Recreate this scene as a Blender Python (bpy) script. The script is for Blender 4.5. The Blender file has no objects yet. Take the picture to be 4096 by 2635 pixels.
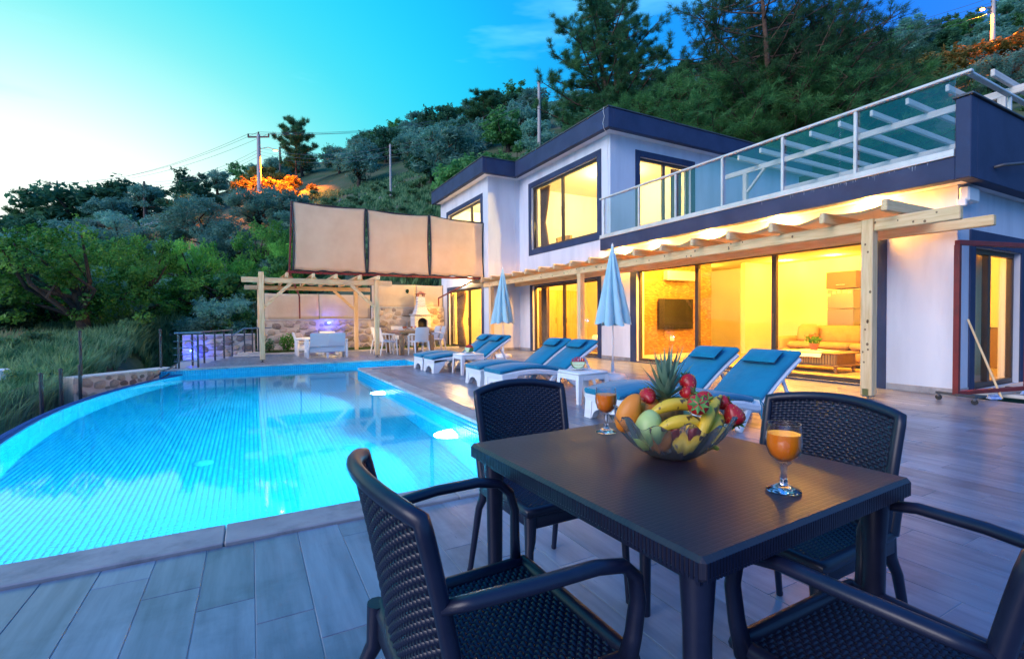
import bpy, bmesh, math, random
import numpy as np
from mathutils import Vector, Matrix

R = math.radians
scene = bpy.context.scene
COL = scene.collection

# ---------------------------------------------------------------- camera
CAM_H = 1.12
YAW, PITCH, ROLL, FPX = R(28.46), R(-1.256), R(-0.465), 1928.0   # focal length in pixels of a 4096 wide frame
_f = Vector((math.sin(YAW)*math.cos(PITCH), math.cos(YAW)*math.cos(PITCH), math.sin(PITCH)))
_r = Vector((math.cos(YAW), -math.sin(YAW), 0)); _u = _r.cross(_f)
CR = _r*math.cos(ROLL) + _u*math.sin(ROLL); CU = CR.cross(_f); CF = _f
cam_data = bpy.data.cameras.new('camera')
cam = bpy.data.objects.new('camera', cam_data); COL.objects.link(cam)
cam_data.sensor_width = 36.0; cam_data.lens = 36.0*FPX/4096.0
cam_data.clip_start = 0.05; cam_data.clip_end = 2000
m = Matrix((( CR.x, CU.x, -CF.x, 0), (CR.y, CU.y, -CF.y, 0), (CR.z, CU.z, -CF.z, CAM_H), (0, 0, 0, 1)))
cam.matrix_world = m
scene.camera = cam

# ---------------------------------------------------------------- world: dusk sky, pale glow in the west fading to deep blue
GLOW_AZ = YAW + math.atan2(-1.05, 1.0)
world = bpy.data.worlds.new('World'); scene.world = world; world.use_nodes = True
nt = world.node_tree; nt.nodes.clear()
def wn(t, **k):
    n = nt.nodes.new(t)
    for a, b in k.items(): setattr(n, a, b)
    return n
out = wn('ShaderNodeOutputWorld'); bg = wn('ShaderNodeBackground'); tc = wn('ShaderNodeTexCoord')
vm = wn('ShaderNodeVectorMath', operation='MULTIPLY'); vm.inputs[1].default_value = (1, 1, 1.8)
vn = wn('ShaderNodeVectorMath', operation='NORMALIZE'); vd = wn('ShaderNodeVectorMath', operation='DOT_PRODUCT')
g = Vector((math.sin(GLOW_AZ)*1.45, math.cos(GLOW_AZ)*1.45, 0.25)).normalized()
vd.inputs[1].default_value = g
mr = wn('ShaderNodeMapRange'); mr.inputs[1].default_value = -1; mr.inputs[2].default_value = 1
ramp = wn('ShaderNodeValToRGB'); ramp.color_ramp.interpolation = 'B_SPLINE'
stops = [(-1, (.07, .22, .56)), (-.2, (.04, .20, .56)), (.127, (.003, .105, .53)), (.35, (.002, .14, .55)), (.58, (.002, .245, .53)), (.68, (.004, .33, .52)),
         (.78, (.025, .40, .49)), (.85, (.10, .46, .48)), (.90, (.26, .53, .51)), (.945, (.46, .60, .55)), (1.0, (.76, .79, .73))]
cr = ramp.color_ramp
while len(cr.elements) < len(stops): cr.elements.new(0.5)
for e, (p, c) in zip(cr.elements, stops):
    e.position = (p+1)/2; e.color = (*c, 1)
L = nt.links.new
L(tc.outputs['Generated'], vm.inputs[0]); L(vm.outputs[0], vn.inputs[0]); L(vn.outputs[0], vd.inputs[0])
L(vd.outputs['Value'], mr.inputs[0]); L(mr.outputs[0], ramp.inputs[0])
# thin high cloud streaks
cn = wn('ShaderNodeTexNoise'); cn.inputs['Scale'].default_value = 2.2; cn.inputs['Detail'].default_value = 5; cn.inputs['Roughness'].default_value = .55
cm = wn('ShaderNodeVectorMath', operation='MULTIPLY'); cm.inputs[1].default_value = (1.0, 1.0, 6.0)
cmr = wn('ShaderNodeMapRange'); cmr.inputs[1].default_value = .56; cmr.inputs[2].default_value = .78; cmr.inputs[4].default_value = .45
mixc = wn('ShaderNodeMix', data_type='RGBA'); mixc.inputs[7].default_value = (.20, .62, .80, 1)
L(tc.outputs['Generated'], cm.inputs[0]); L(cm.outputs[0], cn.inputs['Vector']); L(cn.outputs[0], cmr.inputs[0])
L(cmr.outputs[0], mixc.inputs[0]); L(ramp.outputs[0], mixc.inputs[6])
sky = wn('ShaderNodeTexSky', sky_type='NISHITA'); sky.sun_disc = False
sky.sun_elevation = R(1.0); sky.sun_rotation = R(-102)
smul = wn('ShaderNodeMix', data_type='RGBA', blend_type='ADD'); smul.inputs[0].default_value = 0.01
L(mixc.outputs[2], smul.inputs[6]); L(sky.outputs[0], smul.inputs[7])
L(smul.outputs[2], bg.inputs['Color']); bg.inputs['Strength'].default_value = 1.25
L(bg.outputs[0], out.inputs['Surface'])

# afterglow of the sun just gone behind the ridge: one very soft, weak sun in the west
sd = bpy.data.lights.new('afterglow_sun', 'SUN'); sd.energy = 1.75; sd.angle = R(38); sd.color = (.94, .87, .88)
so = bpy.data.objects.new('afterglow_sun', sd); COL.objects.link(so)
SUN_AZ, SUN_EL = R(-102), R(24)
sv = Vector((math.sin(SUN_AZ)*math.cos(SUN_EL), math.cos(SUN_AZ)*math.cos(SUN_EL), math.sin(SUN_EL)))
so.rotation_euler = sv.to_track_quat('Z', 'Y').to_euler(); so.location = (-20, 20, 20)

# ---------------------------------------------------------------- view / render
scene.view_settings.view_transform = 'Standard'
scene.view_settings.look = 'None'
scene.view_settings.exposure = 0.65
scene.view_settings.gamma = 1.0
scene.view_settings.use_curve_mapping = False
scene.render.engine = 'CYCLES'
cy = scene.cycles
cy.use_denoising = True
cy.max_bounces = 8; cy.diffuse_bounces = 3; cy.glossy_bounces = 4; cy.transmission_bounces = 8; cy.transparent_max_bounces = 20; cy.volume_bounces = 0
cy.caustics_reflective = False; cy.caustics_refractive = True
cy.sample_clamp_indirect = 6.0; cy.blur_glossy = 1.0

rng = random.Random(7)
NR = np.random.RandomState(11)

def pix_ray(vx, vy):
    "direction (world) through a photo pixel, 2394 wide scale"
    x = vx*1.7109; y = vy*1.7109
    return CF*FPX + CR*(x-2048) - CU*(y-1317.5)
def at_depth(vx, d):
    lat = (vx-1197.0)/1127.0
    return (d*(CF.x + lat*CR.x), d*(CF.y + lat*CR.y))
def z_at(vx, vy, X, Y):
    d = pix_ray(vx, vy)
    return CAM_H + d.z*math.hypot(X, Y)/math.hypot(d.x, d.y)

# ================================================================ materials
MATS = {}
def mat(name, col, rough=.6, col2=None, vscale=4.0, vdetail=4, metal=0.0, spec=.5, bump=None, stretch=(1, 1, 1), emit=None, estr=0.0,
        objrand=0.0, coat=0.0, trans=0.0, sheen=0.0, rvar=0.0, contrast=(.35, .65)):
    m = bpy.data.materials.new(name); m.use_nodes = True; MATS[name] = m
    t = m.node_tree; b = t.nodes['Principled BSDF']; l = t.links.new
    def N(k): return t.nodes.new(k)
    b.inputs['Roughness'].default_value = rough; b.inputs['Metallic'].default_value = metal
    b.inputs['Specular IOR Level'].default_value = spec
    if coat: b.inputs['Coat Weight'].default_value = coat; b.inputs['Coat Roughness'].default_value = .1
    if sheen: b.inputs['Sheen Weight'].default_value = sheen
    tc = N('ShaderNodeTexCoord'); mp = N('ShaderNodeMapping'); mp.inputs['Scale'].default_value = stretch
    l(tc.outputs['Object'], mp.inputs['Vector'])
    if objrand:
        oi0 = N('ShaderNodeObjectInfo'); om = N('ShaderNodeVectorMath'); om.operation = 'SCALE'; om.inputs[0].default_value = (37, 53, 71); l(oi0.outputs['Random'], om.inputs['Scale'])
        l(om.outputs[0], mp.inputs['Location'])
    cur = None
    if col2:
        n = N('ShaderNodeTexNoise'); n.inputs['Scale'].default_value = vscale; n.inputs['Detail'].default_value = vdetail; n.inputs['Roughness'].default_value = .6
        l(mp.outputs[0], n.inputs['Vector'])
        r = N('ShaderNodeMapRange'); r.inputs[1].default_value = contrast[0]; r.inputs[2].default_value = contrast[1]
        l(n.outputs[0], r.inputs[0])
        x = N('ShaderNodeMix'); x.data_type = 'RGBA'; x.inputs[6].default_value = (*col, 1); x.inputs[7].default_value = (*col2, 1)
        l(r.outputs[0], x.inputs[0]); cur = x.outputs[2]
        if rvar:
            rr = N('ShaderNodeMapRange'); rr.inputs[3].default_value = rough-rvar; rr.inputs[4].default_value = rough+rvar
            l(n.outputs[0], rr.inputs[0]); l(rr.outputs[0], b.inputs['Roughness'])
    if objrand:
        oi = N('ShaderNodeObjectInfo'); r = N('ShaderNodeMapRange'); r.inputs[3].default_value = 1-objrand; r.inputs[4].default_value = 1+objrand
        l(oi.outputs['Random'], r.inputs[0])
        h = N('ShaderNodeHueSaturation')
        if cur: l(cur, h.inputs['Color'])
        else: h.inputs['Color'].default_value = (*col, 1)
        l(r.outputs[0], h.inputs['Value']); cur = h.outputs[0]
    if cur: l(cur, b.inputs['Base Color'])
    else: b.inputs['Base Color'].default_value = (*col, 1)
    if bump:
        n = N('ShaderNodeTexNoise'); n.inputs['Scale'].default_value = bump[0]; n.inputs['Detail'].default_value = 4
        l(mp.outputs[0], n.inputs['Vector'])
        bp = N('ShaderNodeBump'); bp.inputs['Strength'].default_value = bump[1]; bp.inputs['Distance'].default_value = bump[2]
        l(n.outputs[0], bp.inputs['Height']); l(bp.outputs[0], b.inputs['Normal'])
    if emit:
        b.inputs['Emission Color'].default_value = (*emit, 1); b.inputs['Emission Strength'].default_value = estr
    if trans: b.inputs['Transmission Weight'].default_value = trans
    return m

def thin_glass(name, tint, ior=1.5, rough=0.0, boost=1.0):
    m = bpy.data.materials.new(name); m.use_nodes = True; MATS[name] = m
    t = m.node_tree; t.nodes.clear(); l = t.links.new
    o = t.nodes.new('ShaderNodeOutputMaterial'); mx = t.nodes.new('ShaderNodeMixShader')
    tr = t.nodes.new('ShaderNodeBsdfTransparent'); tr.inputs[0].default_value = (*tint, 1)
    gl = t.nodes.new('ShaderNodeBsdfGlossy'); gl.inputs['Roughness'].default_value = rough
    # Schlick reflectance from the unsigned facing angle, the same on both faces of a pane
    geo = t.nodes.new('ShaderNodeNewGeometry'); dp = t.nodes.new('ShaderNodeVectorMath'); dp.operation = 'DOT_PRODUCT'
    l(geo.outputs['Normal'], dp.inputs[0]); l(geo.outputs['Incoming'], dp.inputs[1])
    def M(op, a, b=None):
        n = t.nodes.new('ShaderNodeMath'); n.operation = op
        if hasattr(a, 'links'): l(a, n.inputs[0])
        else: n.inputs[0].default_value = a
        if b is not None: n.inputs[1].default_value = b
        return n
    r0 = ((ior-1)/(ior+1))**2
    ab = M('ABSOLUTE', dp.outputs['Value']); om = t.nodes.new('ShaderNodeMath'); om.operation = 'SUBTRACT'; om.inputs[0].default_value = 1.0; l(ab.outputs[0], om.inputs[1])
    pw = M('POWER', om.outputs[0], 5.0); sc_ = M('MULTIPLY', pw.outputs[0], 1-r0); fr = M('ADD', sc_.outputs[0], r0)
    mu = M('MULTIPLY', fr.outputs[0], boost); mu.use_clamp = True
    l(mu.outputs[0], mx.inputs[0]); l(tr.outputs[0], mx.inputs[1]); l(gl.outputs[0], mx.inputs[2]); l(mx.outputs[0], o.inputs[0])
    return m

def leaf_mat(name, c1, c2, scale=1.2, transl=.45):
    m = bpy.data.materials.new(name); m.use_nodes = True; MATS[name] = m
    t = m.node_tree; t.nodes.clear(); l = t.links.new
    N = t.nodes.new
    o = N('ShaderNodeOutputMaterial'); mx = N('ShaderNodeMixShader'); mx.inputs[0].default_value = transl
    p = N('ShaderNodeBsdfPrincipled'); p.inputs['Roughness'].default_value = .55; p.inputs['Specular IOR Level'].default_value = .3
    tr = N('ShaderNodeBsdfTranslucent')
    tc = N('ShaderNodeTexCoord'); n = N('ShaderNodeTexNoise'); n.inputs['Scale'].default_value = scale; n.inputs['Detail'].default_value = 3
    r = N('ShaderNodeMapRange'); r.inputs[1].default_value = .35; r.inputs[2].default_value = .65
    x = N('ShaderNodeMix'); x.data_type = 'RGBA'; x.inputs[6].default_value = (*c1, 1); x.inputs[7].default_value = (*c2, 1)
    oi = N('ShaderNodeObjectInfo'); hr = N('ShaderNodeMapRange'); hr.inputs[3].default_value = .7; hr.inputs[4].default_value = 1.3
    h = N('ShaderNodeHueSaturation')
    l(tc.outputs['Object'], n.inputs['Vector']); l(n.outputs[0], r.inputs[0]); l(r.outputs[0], x.inputs[0])
    l(oi.outputs['Random'], hr.inputs[0]); l(hr.outputs[0], h.inputs['Value']); l(x.outputs[2], h.inputs['Color'])
    l(h.outputs[0], p.inputs['Base Color']); l(h.outputs[0], tr.inputs['Color'])
    l(p.outputs[0], mx.inputs[1]); l(tr.outputs[0], mx.inputs[2]); l(mx.outputs[0], o.inputs[0])
    return m

def brick_mat(name, c1, c2, mortar, scale, bw, bh, mort=.02, rough=.6, bump=.4, axes='xz', spec=.4, bias=0.0, c3=None, dist=.004):
    m = mat(name, c1, rough, spec=spec)
    t = m.node_tree; l = t.links.new; b = t.nodes['Principled BSDF']; N = t.nodes.new
    tc = N('ShaderNodeTexCoord'); sp = N('ShaderNodeSeparateXYZ'); cb = N('ShaderNodeCombineXYZ')
    l(tc.outputs['Object'], sp.inputs[0])
    for i, a in enumerate(axes):
        l(sp.outputs['xyz'.index(a)], cb.inputs[i])
    br = N('ShaderNodeTexBrick'); br.inputs['Color1'].default_value = (*c1, 1); br.inputs['Color2'].default_value = (*c2, 1); br.inputs['Mortar'].default_value = (*mortar, 1)
    br.inputs['Scale'].default_value = scale; br.inputs['Brick Width'].default_value = bw; br.inputs['Row Height'].default_value = bh
    br.inputs['Mortar Size'].default_value = mort; br.inputs['Bias'].default_value = bias
    l(cb.outputs[0], br.inputs['Vector']); cur = br.outputs['Color']
    if c3:
        br2 = N('ShaderNodeTexBrick'); br2.inputs['Color1'].default_value = (0, 0, 0, 1); br2.inputs['Color2'].default_value = (1, 1, 1, 1); br2.inputs['Mortar'].default_value = (0, 0, 0, 1)
        for k in ('Scale', 'Brick Width', 'Row Height', 'Mortar Size'): br2.inputs[k].default_value = br.inputs[k].default_value
        br2.inputs['Bias'].default_value = -.45
        va = N('ShaderNodeVectorMath'); va.inputs[1].default_value = (bw*7, bh*13*2, 0); l(cb.outputs[0], va.inputs[0]); l(va.outputs[0], br2.inputs['Vector'])
        x = N('ShaderNodeMix'); x.data_type = 'RGBA'; x.inputs[7].default_value = (*c3, 1)
        l(br2.outputs['Color'], x.inputs[0]); l(cur, x.inputs[6]); cur = x.outputs[2]
    l(cur, b.inputs['Base Color'])
    bp = N('ShaderNodeBump'); bp.inputs['Strength'].default_value = bump; bp.inputs['Distance'].default_value = dist; bp.invert = True
    l(br.outputs['Fac'], bp.inputs['Height']); l(bp.outputs[0], b.inputs['Normal'])
    return m

def weave_mat(name, col, scale, rough=.45, bump=.5, dist=.003):
    m = mat(name, col, rough)
    t = m.node_tree; l = t.links.new; b = t.nodes['Principled BSDF']; N = t.nodes.new
    tc = N('ShaderNodeTexCoord'); ck = N('ShaderNodeTexChecker'); ck.inputs['Scale'].default_value = scale
    n = N('ShaderNodeTexWave'); n.inputs['Scale'].default_value = scale*.6; n.inputs['Distortion'].default_value = 1.0
    l(tc.outputs['Object'], ck.inputs['Vector']); l(tc.outputs['Object'], n.inputs['Vector'])
    ad = N('ShaderNodeMath'); ad.operation = 'ADD'; l(ck.outputs['Fac'], ad.inputs[0]); l(n.outputs['Fac'], ad.inputs[1])
    bp = N('ShaderNodeBump'); bp.inputs['Strength'].default_value = bump; bp.inputs['Distance'].default_value = dist
    l(ad.outputs[0], bp.inputs['Height']); l(bp.outputs[0], b.inputs['Normal'])
    return m

mat('stucco', (.66, .69, .77), .85, (.50, .53, .61), 1.3, vdetail=9, stretch=(1.6, 1.6, .28), bump=(140, .35, .006), spec=.2, contrast=(.45, .80))
mat('anthracite', (.034, .055, .125), .7, (.024, .040, .095), 2.0, bump=(90, .25, .004), spec=.3)
mat('frame_dark', (.045, .036, .035), .35, spec=.5)
mat('alu', (.62, .62, .62), .35, metal=.7)
mat('alu_white', (.70, .70, .68), .4, (.55, .55, .52), 3, metal=.2)
mat('steel', (.32, .32, .34), .28, metal=.9)
mat('steel_dark', (.06, .065, .075), .5, (.09, .09, .10), 6, metal=.3)
mat('red_steel', (.22, .022, .02), .5, (.14, .018, .016), 5, metal=.1)
mat('ceiling', (.70, .67, .60), .9)
mat('plaster_in', (.66, .62, .54), .85, (.60, .56, .48), .8)
mat('floor_in', (.42, .33, .22), .35, (.35, .27, .17), 3)
mat('canvas', (.90, .74, .53), .95, (.80, .63, .43), 2.0, bump=(3.5, .5, .05), spec=.1)
mat('canvas_top', (.80, .64, .42), .95, (.72, .56, .35), 3.0, bump=(200, .3, .002), spec=.1)
mat('edging', (.03, .03, .045), .8)
for ax, st in (('x', (1.2, 14, 14)), ('y', (14, 1.2, 14)), ('z', (14, 14, 1.2))):
    mat('wood_'+ax, (.60, .42, .24), .65, (.42, .27, .14), 2.2, vdetail=8, stretch=st, bump=(6, .25, .004), contrast=(.40, .72), spec=.3)
    mat('wood_pale_'+ax, (.84, .60, .33), .7, (.66, .42, .19), 2.2, vdetail=8, stretch=st, bump=(6, .25, .004), contrast=(.40, .72), spec=.3)
    mat('wood_white_'+ax, (.70, .66, .60), .7, (.55, .50, .44), 2.2, vdetail=8, stretch=st, bump=(6, .25, .004), contrast=(.40, .72), spec=.3)
mat('knot', (.20, .11, .05), .7)
mat('table_wood', (.42, .25, .12), .5, (.28, .15, .07), 2, stretch=(12, 1.5, 12), contrast=(.4, .7))
mat('wardrobe', (.55, .36, .14), .4, (.40, .24, .08), 2, vdetail=7, stretch=(14, 14, 1), contrast=(.4, .7))
mat('stone_mortar', (.70, .60, .49), .95, (.60, .51, .41), 5, bump=(40, .7, .01), spec=.1)
mat('stone', (.52, .42, .33), .9, (.34, .26, .22), 5.0, bump=(16, .9, .03), objrand=.4, spec=.2)
mat('stone_b', (.66, .53, .38), .9, (.50, .39, .29), 6.0, bump=(16, .9, .03), objrand=.35, spec=.2)
mat('cap_stone', (.66, .62, .56), .8, (.55, .51, .46), 6, bump=(60, .4, .005))
mat('coping', (.36, .35, .36), .62, (.28, .275, .29), 5, bump=(70, .3, .003), objrand=.1)
mat('white_plastic', (.80, .81, .82), .38)
weave_mat('white_rattan', (.80, .81, .83), 70, .42, .5, .004)
mat('white_metal', (.80, .80, .80), .4)
mat('cushion', (.007, .205, .34), .9, (.005, .165, .285), 3, bump=(7, .45, .03), sheen=.2, spec=.15)
mat('parasol', (.52, .80, .88), .8, (.44, .72, .82), 3, bump=(200, .2, .002), spec=.2)
mat('dark_plastic', (.006, .009, .026), .38, (.009, .012, .032), 30, bump=(260, .12, .001), spec=.45)
mat('table_plastic', (.013, .013, .026), .36, (.022, .018, .028), 20, spec=.5)
mat('tv', (.012, .012, .014), .12)
mat('sofa', (.36, .24, .12), .95, (.30, .19, .09), 5, bump=(200, .4, .003))
mat('rug', (.45, .33, .18), .95, (.34, .22, .1), 9)
mat('curtain', (.17, .11, .08), .9, (.12, .08, .06), 2)
mat('curtain_sheer', (.62, .50, .34), .9, (.52, .41, .27), 1.2)
mat('terracotta', (.40, .13, .08), .8, (.30, .10, .06), 12)
mat('soot', (.012, .012, .014), .9)
mat('ac', (.78, .75, .68), .4)
mat('fridge', (.34, .31, .27), .3, metal=.6)
mat('cabinet', (.20, .12, .06), .4)
mat('cloth', (.80, .74, .62), .9)
mat('pole_concrete', (.48, .46, .44), .8, (.40, .38, .37), 3)
mat('pole_wood', (.16, .12, .10), .85, (.10, .08, .07), 4)
mat('wire', (.10, .12, .15), .6)
mat('bark', (.10, .08, .06), .95, (.05, .04, .035), 5, bump=(10, .8, .03), spec=.1)
mat('bark_pine', (.17, .11, .08), .95, (.08, .055, .045), 5, bump=(10, .8, .03), spec=.1)
leaf_mat('leaf_olive', (.08, .23, .17), (.25, .50, .37), .9)
leaf_mat('leaf_dark', (.025, .10, .05), (.10, .27, .13), .8)
leaf_mat('leaf_oak', (.03, .16, .015), (.25, .58, .11), .9)
leaf_mat('leaf_pine', (.035, .115, .045), (.10, .25, .09), .7)
leaf_mat('leaf_pine_light', (.05, .18, .05), (.16, .40, .12), .7)
leaf_mat('leaf_shrub', (.07, .20, .08), (.20, .36, .16), 1.5)
leaf_mat('leaf_yellow', (.16, .15, .03), (.34, .26, .06), 1.5)
leaf_mat('grass_blade', (.04, .17, .07), (.27, .46, .22), 2.2)
leaf_mat('straw', (.30, .25, .15), (.42, .36, .22), .8)
leaf_mat('flower_white', (.55, .6, .55), (.7, .72, .68), 1)
leaf_mat('lawn', (.05, .10, .02), (.10, .15, .03), 2)
mat('soil', (.055, .115, .055), .95, (.13, .14, .09), .35, vdetail=8, bump=(3, .8, .15), spec=.1)
mat('rock', (.34, .31, .28), .9, (.20, .18, .17), 3, bump=(8, .8, .05), objrand=.25)
mat('road', (.46, .43, .40), .9, (.38, .36, .33), 2)
mat('led_blue', (.1, .15, .9), .4, emit=(.08, .16, 1.0), estr=14)
mat('lamp_warm', (1, .8, .5), .4, emit=(1, .66, .24), estr=9)
mat('lamp_orange', (1, .5, .1), .4, emit=(1, .36, .05), estr=30)
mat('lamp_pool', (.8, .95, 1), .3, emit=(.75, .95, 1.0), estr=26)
mat('black_rubber', (.02, .02, .022), .7)
mat('brass', (.45, .36, .14), .35, metal=.9)
mat('cable_white', (.75, .75, .75), .5)
def translucent(name, fac, tint):
    t = MATS[name].node_tree; l = t.links.new; b = t.nodes['Principled BSDF']; o = t.nodes['Material Output']
    tr = t.nodes.new('ShaderNodeBsdfTranslucent'); tr.inputs[0].default_value = (*tint, 1); mx = t.nodes.new('ShaderNodeMixShader'); mx.inputs[0].default_value = fac
    l(b.outputs[0], mx.inputs[1]); l(tr.outputs[0], mx.inputs[2]); l(mx.outputs[0], o.inputs['Surface'])
translucent('canvas', .35, (.85, .62, .38)); translucent('canvas_top', .6, (.85, .62, .38)); translucent('parasol', .25, (.6, .74, .8))
mat('limescale', (.30, .34, .40), .9)
brick_mat('mosaic_wall', (.20, .09, .025), (.42, .24, .07), (.22, .14, .07), 1.0, .085, .034, .004, .35, .5, 'xz', c3=(.11, .045, .015))
brick_mat('white_brick', (.74, .73, .72), (.66, .65, .65), (.42, .41, .42), 1.0, .16, .055, .008, .7, .8, 'xz', dist=.01)
brick_mat('white_brick_y', (.74, .73, .72), (.66, .65, .65), (.42, .41, .42), 1.0, .16, .055, .008, .7, .8, 'yz', dist=.01)
mat('post_dark', (.018, .028, .035), .5)
thin_glass('goblet_glass', (.96, .97, .98), 1.5, 0.0, 1.3)
thin_glass('window_glass', (.97, .98, .97), 1.5, 0.0, .6)
thin_glass('rail_glass', (.88, .92, .95), 1.5, 0.0, 2.3)
# drinking glass / crystal
for nm, c in (('glass', (.97, .98, 1.0)), ('crystal', (.97, .98, 1.0))):
    mm = mat(nm, c, .02, trans=1.0); mm.node_tree.nodes['Principled BSDF'].inputs['IOR'].default_value = 1.48
MATS['crystal'].node_tree.nodes['Principled BSDF'].inputs['Transmission Weight'].default_value = .96; MATS['crystal'].node_tree.nodes['Principled BSDF'].inputs['Roughness'].default_value = .07
mat('juice', (1.0, .24, .004), .3, (.95, .19, .004), 9, emit=None)
MATS['juice'].node_tree.nodes['Principled BSDF'].inputs['Subsurface Weight'].default_value = .25
MATS['juice'].node_tree.nodes['Principled BSDF'].inputs['Subsurface Radius'].default_value = (.03, .01, .002)

# deck plank tile: greyish wood-look porcelain, each tile its own tone
def plank_material():
    m = mat('plank', (.195, .235, .325), .31, (.10, .125, .185), 1.6, vdetail=9, stretch=(9, .8, 9), bump=(2.0, .12, .003), contrast=(.36, .72), objrand=.16, rvar=.10, spec=.6)
    return m
plank_material()
def stains(m, k, scale, thr, soft, strength):
    "darker worn patches with a shape of their own, multiplied over the base colour"
    t = MATS[m].node_tree; l = t.links.new; b = t.nodes['Principled BSDF']; N = t.nodes.new
    src = b.inputs['Base Color'].links[0].from_socket; geo = N('ShaderNodeNewGeometry')
    nz = N('ShaderNodeTexNoise'); nz.inputs['Scale'].default_value = scale; nz.inputs['Detail'].default_value = 7; nz.inputs['Roughness'].default_value = .65
    l(geo.outputs['Position'], nz.inputs['Vector'])
    r = N('ShaderNodeMapRange'); r.inputs[1].default_value = thr; r.inputs[2].default_value = thr+soft; r.inputs[4].default_value = strength; l(nz.outputs[0], r.inputs[0])
    x = N('ShaderNodeMix'); x.data_type = 'RGBA'; x.blend_type = 'MULTIPLY'; x.inputs[7].default_value = (*k, 1); l(r.outputs[0], x.inputs[0]); l(src, x.inputs[6]); l(x.outputs[2], b.inputs['Base Color'])
stains('plank', (.45, .47, .55), 1.7, .50, .16, .75); stains('coping', (.5, .5, .52), 3.0, .50, .15, .7); stains('anthracite', (.55, .6, .7), 1.2, .50, .2, .6)
mat('grout', (.40, .38, .37), .9)
# pool mosaic: tiles vary one by one
def mosaic_material():
    m = mat('pool_mosaic', (.05, .33, .62), .22)
    t = m.node_tree; l = t.links.new; b = t.nodes['Principled BSDF']; N = t.nodes.new
    geo = N('ShaderNodeTexCoord'); sn = N('ShaderNodeVectorMath'); sn.operation = 'SNAP'; sn.inputs[1].default_value = (.05, .05, .05)
    of = N('ShaderNodeVectorMath'); of.operation = 'ADD'; of.inputs[1].default_value = (.0, .0, .0)
    wnz = N('ShaderNodeTexWhiteNoise'); l(geo.outputs['Object'], of.inputs[0]); l(of.outputs[0], sn.inputs[0]); l(sn.outputs[0], wnz.inputs['Vector'])
    cr = N('ShaderNodeValToRGB'); e = cr.color_ramp.elements; e[0].color = (.004, .28, .50, 1); e[1].color = (.007, .36, .57, 1)
    e.new(.55).color = (.005, .32, .53, 1)
    l(wnz.outputs['Value'], cr.inputs[0]); l(cr.outputs[0], b.inputs['Base Color'])
mosaic_material()
mat('pool_grout', (.02, .39, .58), .7)
mat('pool_dark', (.006, .045, .22), .55, (.010, .07, .28), 8, spec=.2)
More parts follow.
